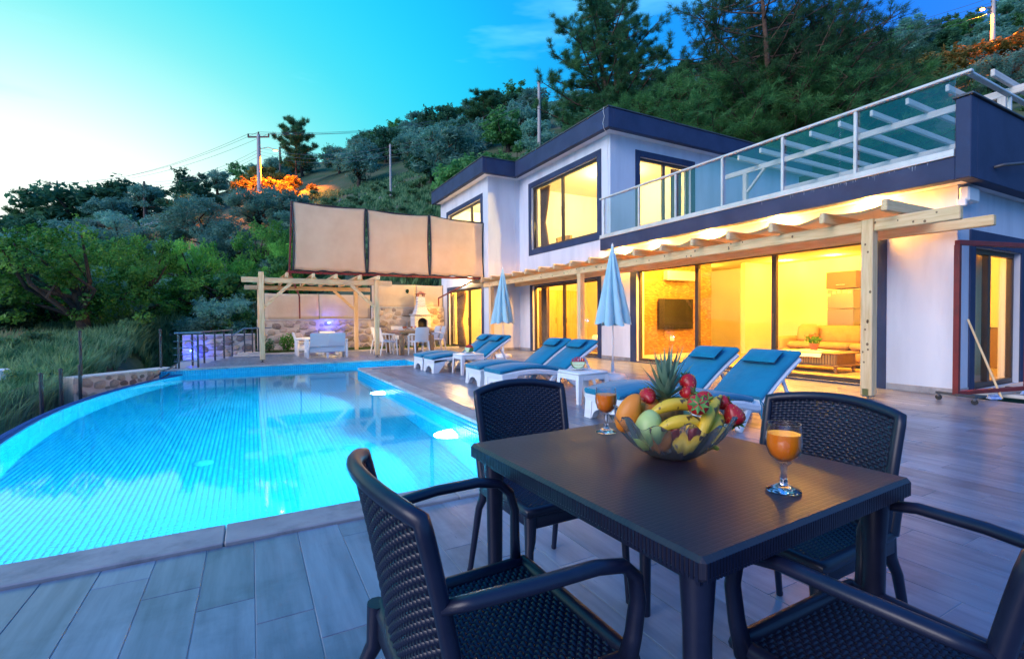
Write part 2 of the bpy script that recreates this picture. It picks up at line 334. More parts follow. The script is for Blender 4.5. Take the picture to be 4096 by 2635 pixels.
# ================================================================ mesh helpers
def sub(a, b): return (a[0]-b[0], a[1]-b[1], a[2]-b[2])
class MB:
    def __init__(s): s.v = []; s.f = []
    def add(s, vs, fs):
        n = len(s.v); s.v += [tuple(p) for p in vs]; s.f += [tuple(i+n for i in f) for f in fs]; return s
    def cbox(s, hx, hy, hz, c, M):
        vs = []; sg = [(a, b, d) for a in (-1, 1) for b in (-1, 1) for d in (-1, 1)]
        c = min(c, hx*.9, hy*.9, hz*.9)
        if c <= 0:
            vs = [Vector((a*hx, b*hy, d*hz)) for a, b, d in sg]
            fs = [(0, 1, 3, 2), (4, 6, 7, 5), (0, 4, 5, 1), (2, 3, 7, 6), (0, 2, 6, 4), (1, 5, 7, 3)]
            return s.add([M @ p for p in vs], fs)
        for a, b, d in sg:
            vs += [Vector((a*hx, b*(hy-c), d*(hz-c))), Vector((a*(hx-c), b*hy, d*(hz-c))), Vector((a*(hx-c), b*(hy-c), d*hz))]
        fs = []
        for ax in range(3):
            o = [i for i in range(3) if i != ax]
            for sgn in (-1, 1):
                cs = []
                for p, q in ((-1, -1), (1, -1), (1, 1), (-1, 1)):
                    k = [0, 0, 0]; k[ax] = sgn; k[o[0]] = p; k[o[1]] = q
                    cs.append(sg.index(tuple(k))*3+ax)
                fs.append(cs)
            for p in (-1, 1):
                for q in (-1, 1):
                    k = [0, 0, 0]; k[o[0]] = p; k[o[1]] = q
                    k[ax] = -1; lo = sg.index(tuple(k))*3; k[ax] = 1; hi = sg.index(tuple(k))*3
                    fs.append([lo+o[0], hi+o[0], hi+o[1], lo+o[1]])
        for i in range(8): fs.append([i*3, i*3+1, i*3+2])
        out = []
        for f in fs:
            p = [vs[i] for i in f]; n = (p[1]-p[0]).cross(p[2]-p[0]); ce = sum(p, Vector())/len(p)
            out.append(tuple(f) if n.dot(ce) > 0 else tuple(reversed(f)))
        return s.add([M @ p for p in vs], out)
    def box(s, x0, x1, y0, y1, z0, z1, c=0.0):
        return s.cbox(abs(x1-x0)/2, abs(y1-y0)/2, abs(z1-z0)/2, c, Matrix.Translation(((x0+x1)/2, (y0+y1)/2, (z0+z1)/2)))
    def obox(s, ctr, size, rot=(0, 0, 0), c=0.0):
        from mathutils import Euler
        return s.cbox(size[0]/2, size[1]/2, size[2]/2, c, Matrix.Translation(ctr) @ Euler(rot).to_matrix().to_4x4())
    def beam(s, p, q, w, h, c=.006, up=(0, 0, 1)):
        p = Vector(p); q = Vector(q); d = q-p; x = d.normalized(); u = Vector(up)
        if abs(x.dot(u)) > .98: u = Vector((0, 1, 0))
        y = u.cross(x).normalized(); z = x.cross(y)
        M = Matrix(((x.x, y.x, z.x, 0), (x.y, y.y, z.y, 0), (x.z, y.z, z.z, 0), (0, 0, 0, 1))); M.translation = (p+q)/2
        return s.cbox(d.length/2, w/2, h/2, c, M)
    def tube(s, pts, r, n=8, caps=True, flat=1.0, up=None):
        "sweep; r number or list; flat scales the second axis"
        pts = [Vector(p) for p in pts]; k = len(pts); rs = r if isinstance(r, (list, tuple)) else [r]*k
        rings = []; prev = None
        for i in range(k):
            t = (pts[min(i+1, k-1)]-pts[max(i-1, 0)]).normalized()
            if prev is None:
                a = Vector(up) if up else (Vector((0, 0, 1)) if abs(t.z) < .9 else Vector((1, 0, 0)))
                x = (a - t*a.dot(t)).normalized()
            else:
                x = (prev - t*prev.dot(t)).normalized()
            prev = x; y = t.cross(x)
            rings.append([pts[i] + (x*math.cos(2*math.pi*j/n) + y*math.sin(2*math.pi*j/n)*flat)*rs[i] for j in range(n)])
        vs = [p for rr in rings for p in rr]; fs = []
        for i in range(k-1):
            for j in range(n):
                a = i*n+j; b = i*n+(j+1) % n
                fs.append((a, b, b+n, a+n))
        if caps: fs.append(tuple(reversed(range(n)))); fs.append(tuple((k-1)*n+j for j in range(n)))
        return s.add(vs, fs)
    def lathe(s, prof, n=24, ctr=(0, 0, 0), rf=None, cap0=False, cap1=False):
        vs = []; k = len(prof)
        for i, (r, z) in enumerate(prof):
            for j in range(n):
                a = 2*math.pi*j/n; rr = r*(rf(a, i, z) if rf else 1)
                vs.append((ctr[0]+rr*math.cos(a), ctr[1]+rr*math.sin(a), ctr[2]+z))
        fs = [(i*n+j, i*n+(j+1) % n, (i+1)*n+(j+1) % n, (i+1)*n+j) for i in range(k-1) for j in range(n)]
        if cap0: fs.append(tuple(reversed(range(n))))
        if cap1: fs.append(tuple((k-1)*n+j for j in range(n)))
        return s.add(vs, fs)
    def ell(s, c, r, n=16, m=10, M=None, fn=None):
        vs = []; 
        for i in range(m+1):
            ph = math.pi*i/m
            for j in range(n):
                th = 2*math.pi*j/n
                p = Vector((math.sin(ph)*math.cos(th), math.sin(ph)*math.sin(th), math.cos(ph)))
                k = fn(p) if fn else 1
                q = Vector((p.x*r[0]*k, p.y*r[1]*k, p.z*r[2]*k))
                if M: q = M @ q
                vs.append(q+Vector(c))
        fs = [(i*n+j, (i+1)*n+j, (i+1)*n+(j+1) % n, i*n+(j+1) % n) for i in range(m) for j in range(n)]
        return s.add(vs, fs)
    def grid(s, P, nu, nv):
        vs = [P(i/nu, j/nv) for j in range(nv+1) for i in range(nu+1)]
        fs = [(j*(nu+1)+i, j*(nu+1)+i+1, (j+1)*(nu+1)+i+1, (j+1)*(nu+1)+i) for j in range(nv) for i in range(nu)]
        return s.add(vs, fs)
    def sheet(s, P, nu, nv, t, N):
        "grid with thickness t along N(u,v)"
        n0 = len(s.v); a = [Vector(P(i/nu, j/nv)) for j in range(nv+1) for i in range(nu+1)]
        nn = [Vector(N(i/nu, j/nv)).normalized()*t for j in range(nv+1) for i in range(nu+1)]
        k = len(a); vs = a+[p+q for p, q in zip(a, nn)]; w = nu+1
        fs = []
        for j in range(nv):
            for i in range(nu):
                q = (j*w+i, j*w+i+1, (j+1)*w+i+1, (j+1)*w+i)
                fs.append(tuple(reversed(q))); fs.append(tuple(x+k for x in q))
        for i in range(nu):
            fs.append((i, i+1, i+1+k, i+k)); b = nv*w+i; fs.append((b+1, b, b+k, b+1+k))
        for j in range(nv):
            b = j*w; fs.append((b+w, b, b+k, b+w+k)); b = j*w+nu; fs.append((b, b+w, b+w+k, b+k))
        return s.add(vs, fs)
    def slab(s, path, hw, th, c=.02, y0=0.0):
        "rounded-rectangle section swept along path in the xz plane, hw half width in y"
        k = len(path); rings = []
        sec = [(-hw, -th/2+c), (-hw+c, -th/2), (hw-c, -th/2), (hw, -th/2+c), (hw, th/2-c), (hw-c, th/2), (-hw+c, th/2), (-hw, th/2-c)]
        for i, (x, z) in enumerate(path):
            a = path[max(i-1, 0)]; b = path[min(i+1, k-1)]
            d = Vector((b[0]-a[0], b[1]-a[1])).normalized(); nx, nz = -d.y, d.x
            sc = 1.0
            rings += [(x+nx*q, y0+p, z+nz*q) for p, q in sec]
        n = 8
        fs = [(i*n+j, (i+1)*n+j, (i+1)*n+(j+1) % n, i*n+(j+1) % n) for i in range(k-1) for j in range(n)]
        fs += [tuple(range(n)), tuple(reversed([(k-1)*n+j for j in range(n)]))]
        return s.add(rings, fs)

def root_loc(p):
    while p.parent: p = p.parent
    return p.location
def link(o, parent=None):
    COL.objects.link(o)
    if parent: o.parent = parent
    return o
def raw_mesh(name, v, f, material=None, smooth=None, recalc=True):
    me = bpy.data.meshes.new(name); me.from_pydata(v, [], f)
    if recalc:
        b = bmesh.new(); b.from_mesh(me); bmesh.ops.recalc_face_normals(b, faces=b.faces); b.to_mesh(me); b.free()
    if material: me.materials.append(MATS[material])
    if smooth is not None:
        me.polygons.foreach_set('use_smooth', [True]*len(me.polygons))
        if smooth < 180: me.set_sharp_from_angle(angle=R(smooth))
    me.update()
    return me
def np_mesh(name, v, faces4, material=None, smooth=False):
    "fast mesh from numpy: v (n,3), faces (m,k)"
    me = bpy.data.meshes.new(name); v = np.asarray(v, np.float32); f = np.asarray(faces4, np.int32); k = f.shape[1]
    me.vertices.add(len(v)); me.vertices.foreach_set('co', v.ravel())
    me.loops.add(f.size); me.loops.foreach_set('vertex_index', f.ravel())
    me.polygons.add(len(f)); me.polygons.foreach_set('loop_start', np.arange(0, f.size, k, dtype=np.int32))
    if material: me.materials.append(MATS[material])
    me.update(calc_edges=True); me.validate()
    if smooth: me.polygons.foreach_set('use_smooth', [True]*len(me.polygons))
    return me
def build(mb, name, material, parent=None, smooth=None, label=None, cat=None, group=None, kind=None, recalc=True):
    "world coordinates in mb; parts are stored relative to the root of their thing"
    v = mb.v
    if parent:
        o = root_loc(parent); v = [(p[0]-o.x, p[1]-o.y, p[2]-o.z) for p in v]
    me = raw_mesh(name, v, mb.f, material, smooth, recalc)
    ob = link(bpy.data.objects.new(name, me), parent)
    tag(ob, label, cat, group, kind)
    return ob
def build_at(mb, name, material, loc, **k):
    "single-mesh thing with its origin at loc"
    mb.v = [(p[0]-loc[0], p[1]-loc[1], p[2]-loc[2]) for p in mb.v]
    o = build(mb, name, material, None, **k); o.location = loc; return o
def tag(o, label=None, cat=None, group=None, kind=None):
    if label: o['label'] = label
    if cat: o['category'] = cat
    if group: o['group'] = group
    if kind: o['kind'] = kind
    return o
def thing(name, label, cat, loc=(0, 0, 0), rz=0.0, group=None):
    o = bpy.data.objects.new(name, None); o.empty_display_size = .2; COL.objects.link(o)
    o.location = loc; o.rotation_euler = (0, 0, rz)
    return tag(o, label, cat, group)
def inst(name, mesh, parent, loc, rot=(0, 0, 0), scale=(1, 1, 1)):
    o = link(bpy.data.objects.new(name, mesh), parent); o.location = loc; o.rotation_euler = rot; o.scale = scale; return o
def copy_tree(o, parent=None):
    kids = [c for c in o.children]
    c = o.copy(); COL.objects.link(c); c.parent = parent
    for k in kids: copy_tree(k, c)
    return c
def light(name, kind, loc, power, col, parent=None, size=.1, rot=(0, 0, 0), spot=None, blend=.5):
    d = bpy.data.lights.new(name, kind); d.energy = power; d.color = col
    if kind == 'AREA': d.size = size
    else: d.shadow_soft_size = size
    if kind == 'SPOT': d.spot_size = spot; d.spot_blend = blend
    o = bpy.data.objects.new(name, d); COL.objects.link(o); o.rotation_euler = rot
    if parent:
        o.parent = parent; b = root_loc(parent); loc = (loc[0]-b.x, loc[1]-b.y, loc[2]-b.z)
    o.location = loc
    return o

# ================================================================ terrain
def smooth01(a, b, x):
    t = np.clip((x-a)/(b-a), 0, 1); return t*t*(3-2*t)
def terrain(X, Y):
    X = np.asarray(X, float); Y = np.asarray(Y, float)
    plane = .46*X + .36*Y - 8.0
    base = -1.75 + .105*np.clip(Y, -10, 40) - .06*np.clip(-X-4, 0, 40)
    k = 1.2
    T = np.maximum(plane, base) + k*np.log1p(np.exp(-np.abs(plane-base)/k))*.6
    dist = np.hypot(X, Y)
    T = T - np.clip(dist-82, 0, 400)*.55
    T = T + .35*np.sin(X*.31+1.3)*np.cos(Y*.27) * smooth01(18, 35, dist) + .12*np.sin(X*.9)*np.sin(Y*.83+.4)*smooth01(8, 20, dist)
    # the levelled plot of the house, pool and terrace
    dr = np.maximum.reduce([X-17.3, Y-19.9, -(Y+14)])
    flat = smooth01(0.0, 2.6, dr)
    xb = np.where(Y < 13.75, -2.72, -2.75+.0*Y)
    pit = -1.9
    k = np.maximum(flat, smooth01(0.0, .7, xb-X))
    return pit + (T-pit)*k
def tz(x, y): return float(terrain(x, y))
# ================================================================ ground
def make_ground():
    def axis(a, b, fine0, fine1, s1, s2):
        xs = list(np.arange(a, fine0, s2)) + list(np.arange(fine0, fine1, s1)) + list(np.arange(fine1, b+s2, s2)); return np.array(xs)
    xs = axis(-260, 260, -20, 50, .6, 6.0); ys = axis(-150, 330, 0, 70, .6, 6.0)
    X, Y = np.meshgrid(xs, ys); Z = terrain(X, Y)
    v = np.stack([X.ravel(), Y.ravel(), Z.ravel()], 1); w = len(xs); h = len(ys)
    i = (np.arange(h-1)[:, None]*w + np.arange(w-1)[None, :]).ravel()
    f = np.stack([i, i+1, i+1+w, i+w], 1)
    me = np_mesh('hillside', v, f, 'soil', True)
    tag(link(bpy.data.objects.new('hillside', me)), 'wooded grassy hillside rising behind the house', kind='structure')
make_ground()

# ================================================================ pool
PW = -.135                                   # water level
PX, PN, PF = 2.15, 3.02, 13.50               # right, near and far edges
RCY = 8.7                                    # the overflow edge bulges out most here
def arc_k(y): return .0435 if y > RCY else .0345
def arc_x(y, off=0.0): return -2.62 + arc_k(y)*(y-RCY)**2 + off
FLOOR = -1.50
pool = tag(link(bpy.data.objects.new('pool', None)), 'curved blue mosaic swimming pool with an overflow edge', kind='structure')
PITCH_T = .05
def tiles(P, N, us, vs, gap=.0027, h=.004, mask=None):
    "P(u,v) world point; a bevelled tile between us[i],us[i+1] and vs[j],vs[j+1]"
    V = []; F = []
    for i in range(len(us)-1):
        for j in range(len(vs)-1):
            u0, u1, v0, v1 = us[i], us[i+1], vs[j], vs[j+1]
            if mask and not mask((u0+u1)/2, (v0+v1)/2): continue
            nrm = N((u0+u1)/2, (v0+v1)/2)
            g = gap; b = len(V)
            for (a, c, k) in ((u0+g, v0+g, 0), (u1-g, v0+g, 0), (u1-g, v1-g, 0), (u0+g, v1-g, 0)):
                p = P(a, c); V.append(p)
            g2 = gap+.0022
            for (a, c) in ((u0+g2, v0+g2), (u1-g2, v0+g2), (u1-g2, v1-g2), (u0+g2, v1-g2)):
                p = P(a, c); V.append((p[0]+nrm[0]*h, p[1]+nrm[1]*h, p[2]+nrm[2]*h))
            F += [(b+4, b+5, b+6, b+7), (b, b+1, b+5, b+4), (b+1, b+2, b+6, b+5), (b+2, b+3, b+7, b+6), (b+3, b, b+4, b+7)]
    return V, F
def add_tiles(name, V, F, material='pool_mosaic'):
    me = np_mesh(name, V, F, material)
    o = link(bpy.data.objects.new(name, me), pool); tag(o, kind='stuff'); return o
def rng_f(a, b, s=PITCH_T):
    n = max(1, round((b-a)/s)); return [a+(b-a)*i/n for i in range(n+1)]
RX1, RY0 = 3.85, 11.45                        # recess with the steps
# floor
mi = MB()
npts = 40
inner = [(arc_x(PN+(PF-PN)*i/npts, .22), PN+(PF-PN)*i/npts) for i in range(npts+1)]
mi.add([(x, y, FLOOR-.004) for x, y in inner] + [(PX, y, FLOOR-.004) for x, y in inner], [(i, i+1, npts+2+i, npts+1+i) for i in range(npts)])
build(mi, 'pool_floor', 'pool_grout', pool)
V, F = tiles(lambda u, v: (u, v, FLOOR-.003), lambda u, v: (0, 0, 1), rng_f(-2.50, PX), rng_f(PN, PF), mask=lambda u, v: u > arc_x(v, .24))
add_tiles('floor_mosaic', V, F)
def wall_quad(p, q, z0, z1):
    m = MB(); m.add([(p[0], p[1], z0), (q[0], q[1], z0), (q[0], q[1], z1), (p[0], p[1], z1)], [(0, 1, 2, 3)]); return m
def straight_wall(name, p, q, z0, z1, n):
    e = .003
    w = wall_quad((p[0]-n[0]*e*0, p[1]), (q[0], q[1]), z0, z1); build(w, name, 'pool_grout', pool, recalc=False)
    Ld = math.hypot(q[0]-p[0], q[1]-p[1]); d = ((q[0]-p[0])/Ld, (q[1]-p[1])/Ld)
    V, F = tiles(lambda u, v: (p[0]+d[0]*u+n[0]*.001, p[1]+d[1]*u+n[1]*.001, v), lambda u, v: (n[0], n[1], 0), rng_f(0, Ld), rng_f(z0, z1))
    add_tiles('wall_mosaic', V, F)
straight_wall('pool_wall', (PX, PN), (PX, RY0), FLOOR, -.022, (-1, 0))
straight_wall('pool_wall', (PX, RY0), (RX1, RY0), -1.3, -.022, (0, 1))
straight_wall('pool_wall', (RX1, RY0), (RX1, PF), -1.3, -.022, (-1, 0))
straight_wall('pool_wall', (-2.0, PF), (RX1, PF), FLOOR, -.022, (0, -1))
straight_wall('pool_wall', (-1.3, PN), (PX, PN), FLOOR, -.022, (0, 1))
# steps in the recess
for k in range(2):
    m = MB(); m.box(PX+.5*k, RX1-.01, RY0+.005, PF-.005, FLOOR+.001, -1.1+.30*k, .01); build(m, 'pool_step', 'pool_mosaic', pool)
# arc wall: inner face, rim top, outer slope
YA_, YB_ = PN-.1, PF+.05
S = YB_-YA_
def arcP(t, off):
    y = YA_+t; return (arc_x(y, off), y)
def arcN(t):
    y = YA_+t; d = 2*arc_k(y)*(y-RCY); l = math.hypot(1, d); return (1/l, -d/l, 0)
us = rng_f(0, S)
m = MB(); nn = 120
m.grid(lambda a, b: (*arcP(a*S, .22), FLOOR + (PW+.012-FLOOR)*b), nn, 1); build(m, 'overflow_wall', 'pool_grout', pool, recalc=False)
V, F = tiles(lambda u, v: (*arcP(u, .221), v), lambda u, v: arcN(u), us, rng_f(FLOOR, PW+.008)); add_tiles('wall_mosaic', V, F)
m = MB(); prof = [(.22, PW+.010), (.19, PW+.022), (.12, PW+.018), (.0, PW-.055), (-.05, PW-.12), (-.06, -1.6)]
m.grid(lambda a, b: (*arcP(a*S, prof[round(b*5)][0]), prof[round(b*5)][1]), nn, 5); build(m, 'overflow_rim', 'pool_dark', pool, smooth=40, recalc=False)
rt = rng_f(0, S, .05)
def rimP(u, v):
    k = v*3; i = min(2, int(k)); t = k-i; a, b = prof[i+1], prof[i+2]
    return (*arcP(u, a[0]+(b[0]-a[0])*t), a[1]+(b[1]-a[1])*t+.002)
V, F = tiles(rimP, lambda u, v: (0, 0, 1), rt, [i/6 for i in range(7)], gap=.003, mask=None)
add_tiles('rim_mosaic', V, F, 'pool_dark')
# drains on the floor
for (x, y) in ((-.5, 6.5), (-.6, 11.0), (1.1, 6.4)):
    m = MB(); m.lathe([(.0, FLOOR+.016), (.085, FLOOR+.016), (.10, FLOOR+.008), (.10, FLOOR)], 20, (x, y, 0)); build(m, 'pool_drain', 'pool_grout', pool, smooth=40)
# coping stones
def coping(name_pts):
    pass
def coping_run(p, q, inn, w=.25, z=.018, L0=1.2):
    d = Vector((q[0]-p[0], q[1]-p[1], 0)); n = max(1, round(d.length/L0)); dx = d/n; t = dx.normalized()
    for i in range(n):
        a = Vector((p[0], p[1], 0))+dx*i+t*.0015; b = Vector((p[0], p[1], 0))+dx*(i+1)-t*.0015
        off = Vector((-inn[0], -inn[1], 0))*(w/2-.012)
        mm = MB(); mm.beam(a+off+Vector((0, 0, z-.02)), b+off+Vector((0, 0, z-.02)), w, .04, .006); build(mm, 'coping_stone', 'coping', pool)
coping_run((-1.40, PN), (PX+.24, PN), (0, 1))
coping_run((PX, PN+.015), (PX, RY0-.245), (-1, 0))
coping_run((PX, RY0), (RX1+.24, RY0), (0, 1))
coping_run((RX1, RY0+.015), (RX1, PF-.015), (-1, 0))
coping_run((-1.75, PF), (RX1+.24, PF), (0, -1))
# water body: clear surface, faintly turbid water
def water_mat():
    m = bpy.data.materials.new('water'); m.use_nodes = True; MATS['water'] = m
    t = m.node_tree; t.nodes.clear(); l = t.links.new; N = t.nodes.new
    o = N('ShaderNodeOutputMaterial'); gl = N('ShaderNodeBsdfGlass'); gl.inputs['IOR'].default_value = 1.33; gl.inputs['Roughness'].default_value = 0.045; gl.inputs['Color'].default_value = (.66, .97, 1.0, 1)
    nz = N('ShaderNodeTexNoise'); nz.inputs['Scale'].default_value = 2.2; nz.inputs['Detail'].default_value = 2; tc = N('ShaderNodeTexCoord'); l(tc.outputs['Object'], nz.inputs['Vector'])
    bp = N('ShaderNodeBump'); bp.inputs['Strength'].default_value = .05; bp.inputs['Distance'].default_value = .01; l(nz.outputs[0], bp.inputs['Height'])
    l(bp.outputs[0], gl.inputs['Normal']); l(gl.outputs[0], o.inputs['Surface'])
water_mat()
wp = [(*arcP(S*i/60, .205),) for i in range(61)]
wp = [p for p in wp if PN-.006 <= p[1] <= PF+.006]
ring = [(PX+.006, PN-.006), (PX+.006, RY0-.006), (RX1+.006, RY0-.006), (RX1+.006, PF+.006)] + list(reversed(wp))
m = MB(); k = len(ring)
m.add([(x, y, PW) for x, y in ring] + [(x, y, FLOOR-.03) for x, y in ring], [tuple(range(k)), tuple(reversed(range(k, 2*k)))] + [(i, k+i, k+(i+1) % k, (i+1) % k) for i in range(k)])
build(m, 'water', 'water', None, label='still clear blue pool water', kind='structure')
# pool lamps in the wall (rim + light + dome shaped like their glow streak)
def pool_lamp(p, n, label, power):
    t = thing('pool_lamp', label, 'lamp', p, math.atan2(n[1], n[0]), 'underwater lamps in the pool wall')
    a = MB(); a.lathe([(.0, .26), (.06, .24), (.105, .18), (.135, .10), (.15, .01)], 20); a.v = [(z, x, y) for x, y, z in a.v]  # lens drawn out into a glowing dome, standing in for light scattered in water
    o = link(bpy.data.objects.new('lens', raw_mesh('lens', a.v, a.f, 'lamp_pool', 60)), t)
    b = MB(); b.lathe([(.15, .004), (.155, .022), (.175, .016), (.18, .0)], 20); b.v = [(z, x, y) for x, y, z in b.v]
    link(bpy.data.objects.new('rim', raw_mesh('rim', b.v, b.f, 'white_plastic', 60)), t)
    d = bpy.data.lights.new('lamp_light', 'SPOT'); d.energy = power; d.color = (.30, .88, 1.0); d.spot_size = R(150); d.spot_blend = .6; d.shadow_soft_size = .04
    lo = bpy.data.objects.new('lamp_light', d); COL.objects.link(lo); lo.parent = t; lo.location = (.33, 0, 0); lo.rotation_euler = (0, -math.pi/2, 0)
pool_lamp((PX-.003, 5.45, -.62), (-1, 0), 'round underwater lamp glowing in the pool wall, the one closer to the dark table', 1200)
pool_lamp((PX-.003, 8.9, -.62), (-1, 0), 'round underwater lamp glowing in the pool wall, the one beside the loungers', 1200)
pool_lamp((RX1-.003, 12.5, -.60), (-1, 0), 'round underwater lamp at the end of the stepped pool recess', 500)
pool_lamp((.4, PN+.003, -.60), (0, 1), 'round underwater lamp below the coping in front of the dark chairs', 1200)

# ================================================================ terrace floor of wood-look tiles
deck = tag(link(bpy.data.objects.new('terrace_floor', None)), 'terrace paved with grey wood-look plank tiles', kind='structure')
PWID, PLEN = .2025, 1.0
def rects_minus_pool(x0, x1, y0, y1):
    "planks clipped against the pool and its coping"
    out = []
    segs = [(y0, y1)]
    xm = (x0+x1)/2
    def cut(segs, a, b):
        r = []
        for s0, s1 in segs:
            if b <= s0 or a >= s1: r.append((s0, s1)); continue
            if a-s0 > .02: r.append((s0, a))
            if s1-b > .02: r.append((b, s1))
        return r
    if -1.8 < xm < PX+.24: segs = cut(segs, PN-.242, PF+.242)
    elif xm <= -1.8: segs = cut(segs, PN-.242, 30)
    elif xm < RX1+.24: segs = cut(segs, RY0-.242, PF+.242)
    return segs
LAWN_Y = 17.85
planks = []
ncol0 = int(math.floor(-3.2/PWID)); ncol1 = int(math.ceil(8.6/PWID))
for c in range(ncol0, ncol1):
    x0 = c*PWID - .003; x1 = x0+PWID
    if x0 > 8.52: continue
    x1 = min(x1, 8.548)
    off = (c*.2) % 1.0
    y = -3.0 + (1.0-off) - .0
    y -= 1.0
    while y < 20:
        a, b = y, y+PLEN
        ymax = LAWN_Y if x0 > -.1 else 19.0
        if x0 > 7.25: ymax = min(ymax, 15.14)
        if x0 < -.15: ymax = min(ymax, 13.9 + (x0+1.55)*4.1+.1)
        for s0, s1 in rects_minus_pool(x0, x1, max(a, -3.0), min(b, ymax)):
            if s1-s0 > .03: planks.append((x0, x1, s0, s1))
        y += PLEN
def scr(p):
    x, y = (p[0]+p[1])/2, (p[2]+p[3])/2; d = x*CF.x+y*CF.y
    if d < .5: return 0
    lat = abs((x*CR.x+y*CR.y)/d)
    if lat > 1.3: return 0
    return (p[1]-p[0])*(p[3]-p[2])/d**3
order = sorted(range(len(planks)), key=lambda i: -scr(planks[i]))
big = set(order[:280])
pc = {}
rest = MB()
for i, (x0, x1, y0, y1) in enumerate(planks):
    g = .0016; dx = x1-x0-2*g; dy = y1-y0-2*g; zc = rng.uniform(-.0006, .0006)
    if i in big:
        key = (round(dx, 4), round(dy, 3))
        if key not in pc:
            mm = MB(); mm.cbox(dx/2, dy/2, .012, .0018, Matrix.Translation((0, 0, -.012))); pc[key] = raw_mesh('plank_tile', mm.v, mm.f, 'plank', None, False)
        inst('plank_tile', pc[key], deck, ((x0+x1)/2, (y0+y1)/2, zc))
    else:
        rest.cbox(dx/2, dy/2, .012, .0018, Matrix.Translation(((x0+x1)/2, (y0+y1)/2, zc-.012)))
tag(build(rest, 'plank_tiles_beyond', 'plank', deck, recalc=False), kind='stuff')
m = MB()   # grout bed just below the tile faces, in strips around the pool
for x0, x1, y0, y1 in ((-3.4, 8.55, -3.0, PN-.245), (PX+.243, 8.55, PN-.245, RY0-.245), (RX1+.243, 8.55, RY0-.245, PF+.245), (-1.75, 7.29, PF+.245, LAWN_Y+.02), (7.29, 8.55, PF+.245, 15.15)):
    m.box(x0, x1, y0, y1, -.10, -.0030)
build(m, 'grout_bed', 'grout', deck)
m = MB(); m.box(-3.6, PX, -3.2, PN-.01, -2.4, -.11); m.box(PX+.01, 8.5, -3.2, RY0-.02, -2.4, -.11); m.box(RX1+.01, 8.5, RY0, 20.2, -2.4, -.11); m.box(-1.7, RX1+.01, PF+.02, 20.2, -2.4, -.11)
build(m, 'terrace_base', 'cap_stone', deck)
# ================================================================ house
FX, WX = 8.55, 7.30          # main facade, projecting wing facade
Y0, YC, YI, Y1 = 2.92, 10.17, 15.15, 19.60
XB = 16.8
house = thing('house', 'modern two-storey white villa with anthracite fascias and lit windows', 'house', (FX, YC, 0))
def wall_x(m, X, T, ya, yb, za, zb, holes):
    "wall in plane X..X+T with rectangular holes (y0,y1,z0,z1)"
    hs = sorted(holes); cur = ya
    zs = za
    for (h0, h1, k0, k1) in hs:
        if h0 > cur: m.box(X, X+T, cur, h0, za, zb)
        if k0 > za+.001: m.box(X, X+T, h0, h1, za, k0)
        if k1 < zb-.001: m.box(X, X+T, h0, h1, k1, zb)
        cur = h1
    if cur < yb: m.box(X, X+T, cur, yb, za, zb)
def wall_y(m, Y, T, xa, xb, za, zb, holes):
    hs = sorted(holes); cur = xa
    for (h0, h1, k0, k1) in hs:
        if h0 > cur: m.box(cur, h0, Y, Y+T, za, zb)
        if k0 > za+.001: m.box(h0, h1, Y, Y+T, za, k0)
        if k1 < zb-.001: m.box(h0, h1, Y, Y+T, k1, zb)
        cur = h1
    if cur < xb: m.box(cur, xb, Y, Y+T, za, zb)
T = .24
BD = (3.95, 9.18, .03, 2.34)        # big sliding door
MD = (10.72, 14.26, .03, 2.24)      # middle door
MU = (10.72, 14.30, 3.47, 5.60)     # upper picture window
WD = (15.72, 18.98, .03, 2.30)      # wing door
WU = (15.75, 18.95, 3.5, 5.42)      # wing upper window
SD = (9.10, 10.85, .03, 2.10)       # south side door
SU = (9.60, 11.62, 3.24, 5.60)      # upper south door onto the balcony
m = MB(); wall_x(m, FX, T, Y0, YI, -.1, 2.90, [BD, MD]); wall_x(m, FX, T, YC, YI, 2.901, 6.06, [MU]); build(m, 'front_wall', 'stucco', house)
m = MB(); wall_y(m, YI, T, WX+.001, XB, -.1, 2.90, []); wall_y(m, YI, T, WX+.001, XB, 2.901, 6.06, []); build(m, 'wing_side_wall', 'stucco', house)
m = MB(); wall_x(m, WX, T, YI+T, Y1, -.1, 2.90, [WD]); wall_x(m, WX, T, YI+T, Y1, 2.901, 6.06, [WU]); build(m, 'wing_front_wall', 'stucco', house)
m = MB(); wall_y(m, Y1-.001, T, WX, XB, -.1, 6.06, []); m.box(XB, XB+T, Y0, Y1+T, -.1, 2.9); m.box(XB, XB+T, YC, Y1+T, 2.901, 6.06); build(m, 'rear_wall', 'stucco', house)
m = MB(); wall_y(m, Y0, T, FX+T, XB, -.1, 2.90, [SD]); build(m, 'south_wall', 'stucco', house)
m = MB(); wall_y(m, YC, T, FX+T, XB, 2.901, 6.06, [SU]); build(m, 'upper_south_wall', 'stucco', house)
# slabs, ceilings, partitions
m = MB(); m.box(FX+.05, XB, Y0+.05, Y1, -.1, .03); m.box(WX+.05, FX+.05, YI+.05, Y1, -.1, .03); build(m, 'ground_floor', 'floor_in', house)
m = MB(); m.box(FX+T, XB, Y0+T, YI, 2.74, 2.78); m.box(WX+T, XB, YI+T, Y1, 2.74, 2.78); build(m, 'ceiling', 'ceiling', house)
m = MB(); m.box(FX+T, XB, YC+T, YI, 5.84, 5.88); m.box(WX+T, XB, YI+T, Y1, 5.84, 5.88); build(m, 'upper_ceiling', 'ceiling', house)
m = MB(); m.box(FX+T, XB, YC+T, YI, 3.10, 3.2); m.box(WX+T, XB, YI+T, Y1, 3.10, 3.2); build(m, 'upper_floor', 'floor_in', house)
m = MB(); m.box(FX+T, 11.5, 9.35, 9.5, .03, 2.74); m.box(13.0, XB, 9.35, 9.5, .03, 2.74); m.box(14.3, 14.42, Y0+T, 9.35, .03, 2.74)
